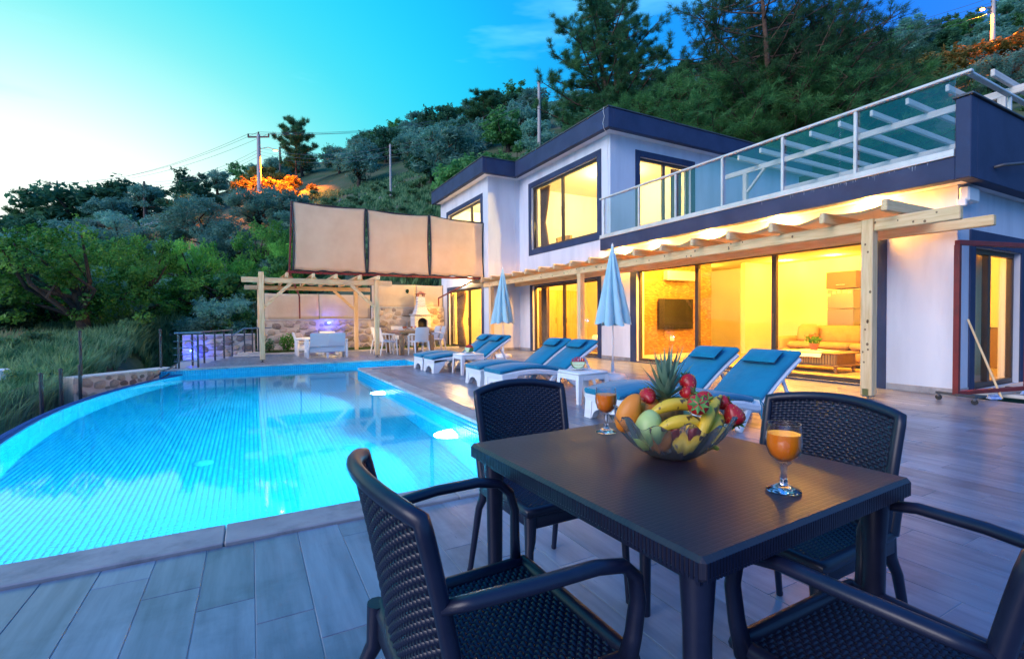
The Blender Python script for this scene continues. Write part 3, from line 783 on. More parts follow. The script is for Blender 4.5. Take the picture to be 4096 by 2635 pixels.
m.box(11.55, 11.67, 9.5, YI, .03, 2.74); m.box(14.3, 14.42, 9.5, YI, .03, 2.74); m.box(12.0, 12.12, YI+T, Y1, .03, 2.74)
m.box(12.2, 12.32, YC+T, YI, 3.2, 5.84); m.box(11.0, 11.12, YI+T, Y1, 3.2, 5.84)
build(m, 'partition_wall', 'plaster_in', house)
# inner faces of the outer walls are warm painted plaster
m = MB(); e = .012
wall_x(m, FX+T+.001, e, Y0+T+.01, 9.34, .03, 2.739, [BD]); wall_x(m, FX+T+.001, e, 9.51, YI-.002, .03, 2.739, [MD]); wall_x(m, FX+T+.001, e, YC+T+.01, YI-.002, 3.2, 5.839, [MU])
wall_x(m, WX+T+.001, e, YI+T+.01, Y1-.01, .03, 2.739, [WD]); wall_x(m, WX+T+.001, e, YI+T+.01, Y1-.01, 3.2, 5.839, [WU])
wall_y(m, Y0+T+.001, e, FX+T+.02, 14.29, .03, 2.739, [SD]); wall_y(m, YC+T+.001, e, FX+T+.02, 12.19, 3.2, 5.839, [SU])
build(m, 'inner_plaster', 'plaster_in', house)
m = MB(); m.box(FX+T+.02, 11.49, 9.325, 9.349, .16, 2.739); build(m, 'mosaic_panel', 'mosaic_wall', house)
m = MB(); m.box(FX+T+.02, 11.49, 9.315, 9.349, .03, .155); build(m, 'skirting', 'plaster_in', house)
for bx in [(FX-.014, FX, a, b) for a, b in ((Y0-.012, 3.74), (9.41, 10.56), (14.42, YI))] + [(WX-.012, FX-.014, YI-.014, YI), (WX-.014, WX, YI-.014, 15.55), (WX-.014, WX, 19.14, Y1), (FX-.014, 8.93, Y0-.014, Y0-.0005)]:
    m = MB(); m.box(*bx, .003, .10, .004); build(m, 'plinth', 'coping', house)
# roof: white soffit sheets, dark fascia, coping
OV = .35
m = MB(); m.box(FX-OV, XB+.4, YC-OV, YI-OV, 6.062, 6.10); m.box(WX-OV, XB+.4, YI-OV, Y1+OV, 6.063, 6.10); build(m, 'roof_soffit', 'stucco', house)
m = MB()
m.box(FX-OV-.02, FX-OV+.14, YC-OV-.02, YI-OV-.02, 6.055, 6.56, .01); m.box(FX-OV+.14, XB+.4, YC-OV-.02, YC-OV+.14, 6.055, 6.559, .01)
m.box(WX-OV-.02, WX-OV+.14, YI-OV-.02, Y1+OV+.02, 6.055, 6.558, .01); m.box(WX-OV+.14, FX-OV+.14, YI-OV-.018, YI-OV+.14, 6.055, 6.561, .01)
m.box(WX-OV+.14, XB+.4, Y1+OV-.14, Y1+OV+.02, 6.055, 6.56, .01); m.box(FX-OV+.1, XB+.4, YC-OV+.1, Y1+OV-.1, 6.11, 6.45)
build(m, 'roof_fascia', 'anthracite', house)
m = MB()
m.box(FX-OV-.04, FX-OV+.16, YC-OV-.04, YI-OV-.04, 6.563, 6.59); m.box(FX-OV+.16, XB+.4, YC-OV-.04, YC-OV+.16, 6.563, 6.589)
m.box(WX-OV-.04, WX-OV+.16, YI-OV-.04, Y1+OV+.04, 6.563, 6.59); m.box(WX-OV+.16, FX-OV+.16, YI-OV-.04, YI-OV+.16, 6.564, 6.588)
build(m, 'roof_edge_trim', 'steel_dark', house)
# balcony over the ground floor
BX, BY = 8.15, 2.66
m = MB(); m.box(BX+.02, FX+.3, BY+.02, YC-.06, 2.905, 2.95); m.box(FX+.3, XB+.2, BY+.02, Y0+.3, 2.905, 2.951); build(m, 'balcony_soffit', 'stucco', house)
m = MB(); m.box(FX+.2, XB+.2, Y0+.2, YC, 2.955, 3.20); build(m, 'balcony_floor', 'coping', house)
m = MB(); m.box(BX, BX+.2, BY+.16, YC-.05, 2.9, 3.20, .008); m.box(BX, BX+.2, BY, BY+.16, 2.9, 3.94, .008); m.box(BX+.2, XB+.2, BY, BY+.16, 2.9, 3.939, .008); build(m, 'balcony_fascia', 'anthracite', house)
m = MB(); m.box(BX-.03, BX+.22, BY-.03, BY+.19, 3.942, 3.97, .004); m.box(BX+.22, XB+.2, BY-.03, BY+.19, 3.942, 3.969, .004); build(m, 'parapet_cap', 'steel_dark', house)
m = MB(); m.box(BX-.025, BX+.09, BY+.165, YC-.04, 3.203, 3.235, .004); m.box(BX-.005, BX+.075, BY+.17, YC-.04, 3.236, 3.30, .004); build(m, 'balcony_sill', 'alu_white', house)
# railing
rail = MB(); rail.box(BX+.0, BX+.07, BY+.0, YC-.02, 4.235, 4.275, .008); rail.box(BX+.07, XB+.1, BY+.02, BY+.09, 4.235, 4.274, .008)
rail = build(rail, 'balcony_railing', 'alu_white', house)
ys = [2.86, 4.02, 5.17, 6.39, 7.57, 8.70, 9.98]
for y in ys[1:]:
    mm = MB(); mm.box(BX+.012, BX+.052, y-.022, y+.022, 3.30, 4.235, .004); build(mm, 'rail_post', 'alu_white', rail)
for x in (9.6, 11.2, 12.8, 14.4):
    mm = MB(); mm.box(x-.02, x+.02, BY+.035, BY+.075, 3.97, 4.235, .004); build(mm, 'rail_post', 'alu_white', rail)
cuts = [2.84, 4.26, 5.69, 7.19, 7.84, 9.98]
for a, b in zip(cuts[:-1], cuts[1:]):
    mm = MB(); mm.box(BX+.056, BX+.066, a+.004, b-.004, 3.30, 4.233); build(mm, 'rail_pane', 'rail_glass', rail)
# weathering runs below the sill are geometry-free: pale limescale drips as slim raised crusts
m = MB()
for i in range(60):
    y = rng.choice([rng.gauss(3.9, .35), rng.gauss(4.5, .3), rng.uniform(3.0, 5.8)]); l = rng.uniform(.015, .10)*rng.random(); w = rng.uniform(.002, .007)
    y = max(2.9, min(6.2, y)); m.add([(BX-.0015, y-w, 3.198), (BX-.0015, y+w, 3.198), (BX-.0015, y+w*.4, 3.198-l), (BX-.0015, y-w*.4, 3.198-l*.9)], [(0, 1, 2, 3)])
build(m, 'limescale_drips', 'limescale', house, kind='stuff')

# windows and sliding doors: surround band, frame, panes
def opening_x(name, X, hole, sur, mull, band_bottom=True, fr=.055, sill=False):
    y0, y1, z0, z1 = hole
    a0, a1, b0, b1 = sur
    s = MB(); p = .02
    s.box(X-p, X, a0, y0+.004, b0, b1, .004); s.box(X-p, X, y1-.004, a1, b0, b1, .004); s.box(X-p, X, y0+.004, y1-.004, z1-.004, b1, .004)
    if band_bottom and b0 < z0: s.box(X-p, X, y0+.004, y1-.004, b0, z0+.004, .004)
    w = build(s, name, 'anthracite', house)
    f = MB(); d0, d1 = X+.07, X+.15
    f.box(d0, d1, y0, y1, z1-.075, z1, .005); f.box(d0, d1, y0, y1, z0, z0+.075, .005); f.box(d0, d1, y0, y0+fr, z0+.075, z1-.075, .005); f.box(d0, d1, y1-fr, y1, z0+.075, z1-.075, .005)
    for k, mv in enumerate(mull): f.box(d0-.01*(k % 2), d1, mv-.045, mv+.045, z0+.075, z1-.075, .005)
    build(f, 'frame', 'frame_dark', w)
    es = [y0+fr]+[q for mv in mull for q in (mv-.045, mv+.045)]+[y1-fr]
    for a, b in zip(es[0::2], es[1::2]):
        g = MB(); g.box(X+.105, X+.113, a+.001, b-.001, z0+.076, z1-.076); build(g, 'pane', 'window_glass', w)
    if mull:
        h = MB(); h.box(d0-.03, d0-.012, mull[0]-.012, mull[0]+.012, z0+.85, z0+1.15, .004); build(h, 'handle', 'steel_dark', w)
    return w
def opening_y(name, Y, hole, sur, mull, fr=.055):
    x0, x1, z0, z1 = hole; a0, a1, b0, b1 = sur
    s = MB(); p = .02
    s.box(a0, x0+.004, Y-p, Y, b0, b1, .004); s.box(x1-.004, a1, Y-p, Y, b0, b1, .004); s.box(x0+.004, x1-.004, Y-p, Y, z1-.004, b1, .004)
    w = build(s, name, 'anthracite', house)
    f = MB(); d0, d1 = Y+.07, Y+.15
    f.box(x0, x1, d0, d1, z1-.075, z1, .005); f.box(x0, x1, d0, d1, z0, z0+.075, .005); f.box(x0, x0+fr, d0, d1, z0+.075, z1-.075, .005); f.box(x1-fr, x1, d0, d1, z0+.075, z1-.075, .005)
    for mv in mull: f.box(mv-.045, mv+.045, d0, d1, z0+.075, z1-.075, .005)
    build(f, 'frame', 'frame_dark', w)
    es = [x0+fr]+[q for mv in mull for q in (mv-.045, mv+.045)]+[x1-fr]
    for a, b in zip(es[0::2], es[1::2]):
        g = MB(); g.box(a+.001, b-.001, Y+.105, Y+.113, z0+.076, z1-.076); build(g, 'pane', 'window_glass', w)
    return w
opening_x('living_room_sliding_door', FX, BD, (3.75, 9.40, .004, 2.50), [5.61, 7.38])
opening_x('bedroom_sliding_door', FX, MD, (10.56, 14.42, .004, 2.38), [12.5])
opening_x('upper_picture_window', FX, MU, (10.54, 14.48, 3.29, 5.77), [12.55])
opening_x('wing_sliding_door', WX, WD, (15.55, 19.14, .004, 2.44), [17.05])
opening_x('wing_upper_window', WX, WU, (15.56, 19.13, 3.32, 5.58), [16.75])
opening_y('side_sliding_door', Y0, SD, (8.93, 11.02, .004, 2.33), [9.89])
opening_y('balcony_sliding_door', YC, SU, (9.43, 11.79, 3.205, 5.77), [10.6])

# ------------------------------------------------ lamps of the house
def downlight(loc, power, col, label, group, up=False, size=.05, spot=None):
    t = thing('ceiling_downlight', label, 'lamp', loc, 0, group)
    a = MB(); a.lathe([(0, -.006), (.038, -.006), (.042, -.004)], 14, loc); build(a, 'lens', 'lamp_warm', t, recalc=False)
    b = MB(); b.lathe([(.042, -.003), (.044, -.010), (.056, -.008), (.06, 0)], 14, loc); build(b, 'ring', 'white_metal', t, smooth=50)
    if spot: light('downlight_light', 'SPOT', (loc[0], loc[1], loc[2]-.03), power, col, t, size, (0, 0, 0), spot, .7)
    elif power: light('downlight_light', 'POINT', (loc[0], loc[1], loc[2]-.10), power, col, t, size)
WARM = (1.0, .44, .035)
for (x, y, pw, lab) in ((9.05, 4.7, 480, 'over the sofa corner'), (9.05, 8.3, 480, 'in front of the television'), (9.05, 6.5, 480, 'added behind the middle pane to warm the terrace'), (11.3, 6.6, 90, 'over the middle of the living room'), (13.6, 7.2, 120, 'above the fridge wall'), (13.6, 8.5, 120, 'along the rear white wall'), (13.0, 5.0, 90, 'over the kitchen')):
    downlight((x, y, 2.738), pw, WARM, 'small round ceiling downlight '+lab, 'living room downlights')  # middle-pane lamp added and door row set forward to warm the terrace
downlight((12.6, 10.6, 2.738), 120, WARM, 'small round ceiling downlight in the corridor behind the mosaic wall', 'living room downlights')
def ceiling_lamp(loc, power, label, col=WARM):
    t = thing('ceiling_lamp', label, 'lamp', loc)
    a = MB(); a.lathe([(0, -.11), (.10, -.10), (.16, -.06), (.17, -.02), (.16, -.0)], 24, loc); build(a, 'lamp_shade', 'lamp_warm', t, smooth=60, recalc=False)
    light('lamp_light', 'POINT', (loc[0], loc[1], loc[2]-.25), power, col, t, .12)
ceiling_lamp((9.1, 12.4, 2.738), 640, 'round ceiling lamp lighting the ground floor bedroom with the wardrobe')
ceiling_lamp((7.9, 17.3, 2.738), 560, 'round ceiling lamp in the wing room behind the barbecue')
ceiling_lamp((10.4, 12.2, 5.838), 600, 'round ceiling lamp behind the upper picture window', (1, .66, .18))
ceiling_lamp((9.2, 17.4, 5.838), 480, 'round ceiling lamp behind the wing upper window', (1, .68, .24))
for i, y in enumerate((3.9, 5.4, 6.9, 8.4, 9.6)):
    downlight((8.44, y, 2.904), 190, (1, .42, .05), 'recessed downlight in the balcony soffit above the long pergola', 'soffit downlights')
# wall lamp by the wing door
t = thing('wall_lamp', 'small glowing wall lamp above the wing sliding door', 'lamp', (WX, 17.3, 2.54))
a = MB(); a.box(WX-.07, WX, 17.25, 17.35, 2.5, 2.56, .01); build(a, 'bracket', 'white_metal', t)
a = MB(); a.ell((WX-.10, 17.3, 2.56), (.045, .045, .055), 14, 8); build(a, 'bulb', 'lamp_warm', t, smooth=180)
light('lamp_light', 'POINT', (WX-.24, 17.3, 2.58), 150, (1, .62, .24), t, .06)

# ------------------------------------------------ small fittings on the facade
m = MB(); m.box(8.52, 8.86, Y0-.13, Y0-.02, 2.66, 2.86, .02); m.box(8.50, 8.56, Y0-.10, Y0-.0, 2.60, 2.70, .01)
build_at(m, 'floodlight_box', 'white_metal', (8.69, Y0-.06, 2.6), label='white flood lamp housing under the balcony corner', cat='flood lamp')
m = MB(); m.tube([(8.9, BY-.001, 3.12), (8.9, BY-.08, 3.125), (8.93, BY-.10, 3.13), (9.9, BY-.10, 3.30)], .022, 10); build_at(m, 'drain_pipe', 'steel_dark', (8.9, BY, 3.12), smooth=50, label='short dark metal pipe sticking out of the balcony parapet', cat='pipe')
def cable(pts, label, r=.006):
    m = MB(); m.tube(pts, r, 6); return build_at(m, 'cable', 'cable_white', pts[0], smooth=180, label=label, cat='cable')
k = FX-OV-.03
cable([(k-.01, 9.95, 6.595), (k-.014, 9.98, 6.5), (k-.014, 9.93, 6.35), (k-.014, 9.99, 6.2), (k-.014, 9.95, 6.04), (FX-.012, 10.23, 6.02), (FX-.010, 10.28, 5.5), (FX-.010, 10.24, 4.6), (FX-.010, 10.27, 3.5)], 'thin white cable hanging over the roof corner beside the picture window')
cable([(FX-.3, YI-OV-.03, 6.6), (FX-.3, YI-OV-.032, 6.04), (FX-.2, YI-.012, 6.0), (FX-.16, YI-.012, 5.0), (FX-.22, YI-.012, 4.4), (FX-.13, YI-.012, 3.6), (FX-.14, YI-.012, 2.6)], 'thin white cable running down the wing side wall')
for y in (5.4, 6.5):
    m = MB(); m.box(FX+1.0+(y-5.4), FX+1.12+(y-5.4), YC-.06, YC, 3.98, 4.2, .01)
m = MB(); m.box(12.55, 12.72, YC-.08, YC-.001, 3.95, 4.2, .01); build_at(m, 'wall_box', 'steel_dark', (12.6, YC, 3.95), label='small dark wall box on the upper south wall behind the glass railing', cat='wall box')

# ------------------------------------------------ curtains, seen through the panes
def curtain(label, X, y0, y1, z0, z1, material='curtain', tie=None, folds=7, lean=0):
    m = MB()
    def P(u, v):
        z = z0+(z1-z0)*v; w = 1.0
        if tie is not None:
            d = (v-tie); w = .45+.55*min(1, abs(d)*2.0)**.8
        yc = y0 if lean <= 0 else y1; wd = (y1-y0)*w
        y = (y0+wd*u) if lean <= 0 else (y1-wd*(1-u))
        return (X+.05*math.sin(u*folds*2*math.pi)*(.6+.4*v), y, z)
    m.sheet(P, folds*8, 14, .004, lambda u, v: (1, 0, 0))
    return build_at(m, 'curtain', material, (X, (y0+y1)/2, z0), smooth=180, label=label, cat='curtain')
curtain('dark curtain tied back inside the wing sliding door', WX+.36, 18.0, 18.9, .05, 2.28, tie=.45, lean=1)
curtain('dark curtain beside the upper picture window, next to the tub chair', FX+.36, 13.7, 14.25, 3.22, 5.6, tie=.5, lean=1)
curtain('dark curtain at the corner end of the upper picture window', FX+.36, 10.75, 11.15, 3.22, 5.6, tie=.3, lean=-1)
curtain('dark curtain inside the wardrobe bedroom sliding door', FX+.36, 13.8, 14.22, .05, 2.22, lean=1, folds=4)
curtain('bright curtain edge at the bedroom sliding door by the pergola post', FX+.36, 10.76, 11.0, .05, 2.22, lean=-1, folds=3)
def curtain_y(label, Y, x0, x1, z0, z1, material='curtain', folds=8):
    m = MB(); m.sheet(lambda u, v: (x0+(x1-x0)*u, Y+.035*math.sin(u*folds*2*math.pi), z0+(z1-z0)*v), folds*8, 4, .004, lambda u, v: (0, 1, 0))
    return build_at(m, 'curtain', material, ((x0+x1)/2, Y, z0), smooth=180, label=label, cat='curtain')
curtain_y('beige drawn curtain behind the side sliding door', Y0+.33, 9.12, 10.55, .05, 2.09, 'curtain_sheer')
curtain_y('dark curtain inside the balcony sliding door, on the railing end', YC+.33, 11.15, 11.58, 3.24, 5.58, folds=4)
curtain_y('dark curtain inside the balcony sliding door, on the house corner', YC+.33, 9.62, 9.85, 3.24, 5.58, folds=3)

# ------------------------------------------------ rooms
m = MB(); m.box(9.38, 10.66, 9.24, 9.28, .81, 1.62, .008); tv = build_at(m, 'television', 'tv', (10.0, 9.26, .81), label='large black flat television on the mosaic wall', cat='television')
t = thing('air_conditioner', 'white split air conditioner high on the mosaic wall', 'air conditioner', (10.12, 9.2, 2.1))
m = MB(); m.box(9.60, 10.64, 9.13, 9.32, 2.10, 2.36, .03); build(m, 'casing', 'ac', t)
m = MB(); m.box(9.66, 10.58, 9.115, 9.135, 2.11, 2.15, .004); build(m, 'louvre', 'white_metal', t)
m = MB(); m.box(9.86, 10.0, 9.30, 9.325, .50, .62, .004); build_at(m, 'wall_socket', 'ac', (9.93, 9.31, .5), label='white wall socket below the television', cat='socket')
cable([(9.6, 9.28, .82), (9.62, 9.29, .62), (9.75, 9.29, .5), (9.88, 9.295, .55)], 'black cable loop hanging under the television', .006).data.materials[0] = MATS['black_rubber']
# sofa
t = thing('sofa', 'long brown upholstered sofa behind the living room glass', 'sofa', (11.3, 5.6, .03))
sx, sy0, sy1 = 10.95, 3.9, 7.15
m = MB(); m.box(sx, sx+.92, sy0, sy1, .14, .40, .05); build(m, 'base', 'sofa', t, smooth=50)
for a in (sy0+.28, 5.5):
    m = MB(); m.box(sx-.04, sx+.6, a, a+1.30, .40, .55, .055); build(m, 'seat_cushion', 'sofa', t, smooth=50)
    m = MB(); m.obox((sx+.66, a+.65, .70), (.22, 1.30, .42), (0, R(12), 0), .07); build(m, 'back_cushion', 'sofa', t, smooth=50)
for a in (sy0, sy1-.26):
    m = MB(); m.box(sx-.02, sx+.9, a, a+.26, .14, .66, .07); build(m, 'armrest', 'sofa', t, smooth=50)
for a in (sy0+.12, sy1-.12):
    for b in (sx+.08, sx+.84):
        m = MB(); m.tube([(b, a, .03), (b, a, .15)], [.02, .03], 8); build(m, 'leg', 'cabinet', t)
m = MB(); m.obox((11.35, 6.55, .74), (.16, .44, .42), (0, R(18), R(8)), .07); build_at(m, 'scatter_cushion', 'sofa', (11.35, 6.55, .54), smooth=60, label='square brown scatter cushion propped on the sofa', cat='cushion')
# rug and coffee table
m = MB(); m.box(9.2, 10.9, 4.2, 7.2, .031, .042); build_at(m, 'rug', 'rug', (10, 5.7, .031), label='patterned light brown rug under the coffee table', cat='rug')
t = thing('coffee_table', 'dark wooden coffee table with slatted sides and turned legs', 'coffee table', (9.95, 5.6, .042))
m = MB(); m.box(9.55, 10.35, 4.95, 6.3, .40, .43, .008); build(m, 'table_top', 'cabinet', t)
m = MB(); m.box(9.62, 10.28, 5.02, 6.23, .20, .40); build(m, 'carcass', 'cabinet', t)
for i in range(24):
    y = 5.04+i*.05; m = MB(); m.box(9.603, 9.62, y, y+.028, .21, .395, .003); build(m, 'slat', 'wardrobe', t)
m = MB(); m.box(9.57, 10.33, 4.97, 6.28, .17, .20, .005); build(m, 'lower_rim', 'cabinet', t)
for x in (9.64, 10.26):
    for y in (5.05, 6.2):
        m = MB(); m.lathe([(.018, .042), (.022, .06), (.035, .12), (.025, .14), (.04, .17)], 12, (x, y, 0)); build(m, 'leg', 'cabinet', t, smooth=50)
m = MB(); m.sheet(lambda u, v: (9.5+.9*u*(1) if False else 9.5+.86*u, 5.25+.7*v, .437 - (.10*max(0, 1-u*12)) + .006*math.sin(9*u+7*v)), 12, 10, .003, lambda u, v: (0, 0, 1))
build_at(m, 'table_runner', 'cloth', (9.95, 5.6, .437), smooth=180, label='cream table runner lying across the coffee table', cat='table runner')
def leafball(c, r, n, s, seed):
    q = np.random.RandomState(seed); V = []; F = []
    for i in range(n):
        d = Vector(q.normal(size=3)).normalized(); p = Vector(c)+Vector((d.x*r[0], d.y*r[1], d.z*r[2]))*q.uniform(.4, 1)
        a = Vector(q.normal(size=3)).normalized()*s; b = a.cross(Vector(q.normal(size=3))).normalized()*s*.5; k = len(V)
        V += [p-a, p+b, p+a, p-b]; F.append((k, k+1, k+2, k+3))
    m = MB(); m.add(V, F); return m
t = thing('potted_plant', 'small red flowering plant in a terracotta pot on the coffee table', 'plant', (9.95, 5.62, .447))
m = MB(); m.lathe([(0, .447), (.06, .447), (.085, .55), (.092, .555), (.092, .575), (.08, .575), (.075, .56), (0, .555)], 18, (9.95, 5.62, 0)); build(m, 'pot', 'terracotta', t, smooth=50)
build(leafball((9.95, 5.62, .66), (.14, .17, .10), 160, .03, 3), 'foliage', 'leaf_oak', t, recalc=False)
mat('petal', (.55, .03, .03), .7); build(leafball((9.95, 5.62, .73), (.14, .2, .05), 40, .018, 4), 'blossom', 'petal', t, recalc=False)
# kitchen corner
t = thing('refrigerator', 'tall steel refrigerator in the kitchen corner behind the sofa', 'refrigerator', (13.4, 6.7, .03))
m = MB(); m.box(13.0, 13.65, 6.4, 7.02, .05, 1.30, .015); build(m, 'lower_door', 'fridge', t)
m = MB(); m.box(13.0, 13.65, 6.4, 7.02, 1.31, 1.78, .015); build(m, 'freezer_door', 'fridge', t)
m = MB(); m.box(13.1, 13.65, 6.38, 7.05, .03, .05); build(m, 'foot', 'black_rubber', t)
for i, (y, z) in enumerate(((6.98, 1.66), (6.85, 1.72), (6.74, 1.73), (6.6, 1.73), (6.5, 1.72))):
    m = MB(); m.box(12.992, 12.999, y-.04, y+.04, z-.035, z+.035); build_at(m, 'fridge_magnet', 'cloth', (12.995, y, z), label='small pale picture magnet on the freezer door', cat='magnet', group='magnets on the refrigerator')
t = thing('wall_cabinet', 'dark brown kitchen wall cabinet above the refrigerator', 'cabinet', (13.4, 6.6, 1.82))
m = MB(); m.box(13.0, 13.7, 6.35, 7.05, 1.82, 2.24, .006); build(m, 'carcass', 'cabinet', t)
m = MB(); m.box(12.975, 12.998, 6.6, 6.8, 1.9, 1.915, .003); build(m, 'handle', 'alu', t)
t = thing('kitchen_counter', 'kitchen counter with drawers next to the refrigerator', 'counter', (13.7, 5.0, .03))
m = MB(); m.box(13.35, 14.28, 3.3, 6.3, .03, .86, .006); build(m, 'carcass', 'cabinet', t)
m = MB(); m.box(13.3, 14.28, 3.28, 6.33, .862, .90, .006); build(m, 'worktop', 'cap_stone', t)
t = thing('dining_chair_inside', 'wooden chair with upholstered back behind the sofa', 'chair', (12.6, 5.6, .03))
m = MB(); m.box(12.35, 12.42, 5.35, 5.95, .62, .92, .02); build(m, 'backrest', 'wardrobe', t)
m = MB(); m.box(12.36, 12.82, 5.38, 5.92, .44, .49, .01); build(m, 'seat', 'sofa', t)
for x in (12.4, 12.78):
    for y in (5.4, 5.9):
        m = MB(); m.box(x-.02, x+.02, y-.02, y+.02, .03, .44); build(m, 'leg', 'wardrobe', t)
# bedroom
t = thing('wardrobe', 'wooden wardrobe with tall plain doors in the ground floor bedroom', 'wardrobe', (9.95, 14.8, .03))
for i in range(3):
    m = MB(); m.box(9.2+.47*i, 9.2+.47*i+.466, 14.42, 14.44, .10, 2.1, .004); build(m, 'door', 'wardrobe', t)
    m = MB(); m.box(9.2+.47*i+.40, 9.2+.47*i+.415, 14.40, 14.42, .95, 1.15, .003); build(m, 'handle', 'steel_dark', t)
m = MB(); m.box(9.18, 10.63, 14.442, 15.1, .03, 2.13, .004); build(m, 'carcass', 'wardrobe', t)
t = thing('bed', 'bed with white cover at the back of the ground floor bedroom', 'bed', (10.6, 11.6, .03))
m = MB(); m.box(9.7, 11.5, 10.9, 12.5, .03, .35, .02); build(m, 'bed_base', 'cabinet', t)
m = MB(); m.box(9.68, 11.5, 10.88, 12.52, .35, .58, .07); build(m, 'mattress', 'cloth', t, smooth=60)
# upstairs tub chair
t = thing('tub_chair', 'yellow upholstered tub chair behind the upper picture window', 'chair', (9.5, 14.2, 3.2))
m = MB()
def tub(u, v):
    a = R(200)*(u-.5)+R(20); r = .27+.03*v
    return (9.5+r*math.cos(a), 13.75+r*math.sin(a), 3.58+.42*v*(1-.25*abs(2*u-1)**2))
m.sheet(tub, 24, 6, .06, lambda u, v: (-math.cos(R(200)*(u-.5)+R(20)), -math.sin(R(200)*(u-.5)+R(20)), 0)); build(m, 'backrest', 'sofa', t, smooth=60)
m = MB(); m.lathe([(0, 3.66), (.22, 3.65), (.25, 3.61), (.25, 3.56), (.2, 3.54), (0, 3.54)], 20, (9.5, 13.75, 0)); build(m, 'seat', 'sofa', t, smooth=60)
for a in range(4):
    m = MB(); m.tube([(9.5+.16*math.cos(a*1.57+.8), 13.75+.16*math.sin(a*1.57+.8), 3.55), (9.5+.22*math.cos(a*1.57+.8), 13.75+.22*math.sin(a*1.57+.8), 3.2)], .014, 8); build(m, 'leg', 'wardrobe', t)
# headboard wall upstairs
m = MB(); m.box(12.14, 12.19, 12.2, 14.4, 3.3, 4.4, .01); build_at(m, 'headboard', 'wardrobe', (12.16, 13.3, 3.3), label='wooden headboard panel in the upper room', cat='headboard')
# bright bedside lamp in the wing room
t = thing('bedside_lamp', 'bright lamp glowing behind the wing sliding door', 'lamp', (8.6, 16.2, .03))
m = MB(); m.box(8.4, 8.8, 15.95, 16.4, .03, .5, .01); build(m, 'stand', 'wardrobe', t)
m = MB(); m.lathe([(.10, .82), (.13, .6)], 20, (8.6, 16.15, 0)); build(m, 'lamp_shade', 'lamp_warm', t, smooth=60, recalc=False)
m = MB(); m.lathe([(.05, .5), (.02, .52), (.02, .6)], 12, (8.6, 16.15, 0)); build(m, 'lamp_foot', 'brass', t, smooth=60)
# ================================================================ long pergola along the facade
def shoe(mb, x, y, z=.05):
    mb.box(x-.055, x+.055, y-.055, y+.055, z-.008, z); mb.box(x-.012, x+.012, y-.012, y+.012, .012, z); mb.box(x-.05, x+.05, y-.05, y+.05, .001, .012)
    for s in (-1, 1): mb.box(x+s*.074-.003*0, x+s*.074+.004, y-.03, y+.03, z-.008, z+.10)
def knots(mb, rnd, gen, n):
    for i in range(n):
        c, ax = gen(rnd); r = rnd.uniform(.008, .018)
        M = Matrix.Translation(c)
        if ax == 'x': M = M @ Matrix.Rotation(R(90), 4, 'Y')
        if ax == 'y': M = M @ Matrix.Rotation(R(90), 4, 'X')
        vs = [M @ Vector((r*math.cos(k*.7854)*1.3, r*math.sin(k*.7854), 0)) for k in range(8)]
        mb.add(vs, [tuple(range(8))])
per = thing('long_pergola', 'long timber pergola with sagging canvas strips along the house front', 'pergola', (7.3, 9.5, 0))
PPX = 7.28
for y in (3.40, 9.80, 14.9):
    m = MB(); m.box(PPX-.07, PPX+.07, y-.07, y+.07, .055, 2.23 if y > 3.5 else 2.40, .010); po = build(m, 'post', 'wood_pale_z', per)
    m = MB(); shoe(m, PPX, y); build(m, 'post_shoe', 'steel', po)
    m = MB(); m.box(PPX-.078, PPX-.0715, y-.035, y+.035, .06, .15); build(m, 'bracket', 'brass', po)
m = MB(); m.box(PPX-.045, PPX+.045, 3.472, 15.45, 2.235, 2.395, .010); build(m, 'front_beam', 'wood_pale_y', per)
m = MB(); m.box(PPX-.045, PPX+.045, 2.45, 3.328, 2.236, 2.396, .010); build(m, 'front_beam', 'wood_pale_y', per)
m = MB(); m.box(8.30, 8.39, 2.48, 15.10, 2.26, 2.395, .010); build(m, 'rear_beam', 'wood_pale_y', per)
kn = MB(); rk = random.Random(3)
knots(kn, rk, lambda r: ((PPX-.0458, r.uniform(2.5, 15.2), r.uniform(2.26, 2.37)), 'x'), 44)
knots(kn, rk, lambda r: ((PPX-.0708, 3.40+r.uniform(-.05, .05), r.uniform(.3, 2.3)), 'x'), 10)
build(kn, 'knots', 'knot', per, recalc=False, kind='stuff')
NRAF = 18
for i in range(NRAF):
    y = 3.09+.745*i
    m = MB(); zt = 2.40 + (.03 if i == 0 else 0)
    m.box(6.95, min(8.5, 8.5) if y < YI-.1 else 7.26, y-.035, y+.035, zt, zt+.145, .010); build(m, 'rafter', 'wood_pale_x', per)
def fab(u, v):
    y = 3.10 + (3.09+.745*(NRAF-1)-3.10)*u; k = (y-3.09)/.745; fr = k-math.floor(k)
    sag = .085*math.sin(math.pi*fr)**.8
    z = 2.548 - sag + (.012*math.sin(37*u+3*v))*math.sin(math.pi*fr)
    return (7.02+1.33*v, y, z + .01*math.sin(v*9+u*60)*math.sin(math.pi*fr))
m = MB(); m.sheet(fab, NRAF*10, 6, .003, lambda u, v: (0, 0, 1)); build(m, 'canvas', 'canvas_top', per, smooth=180)

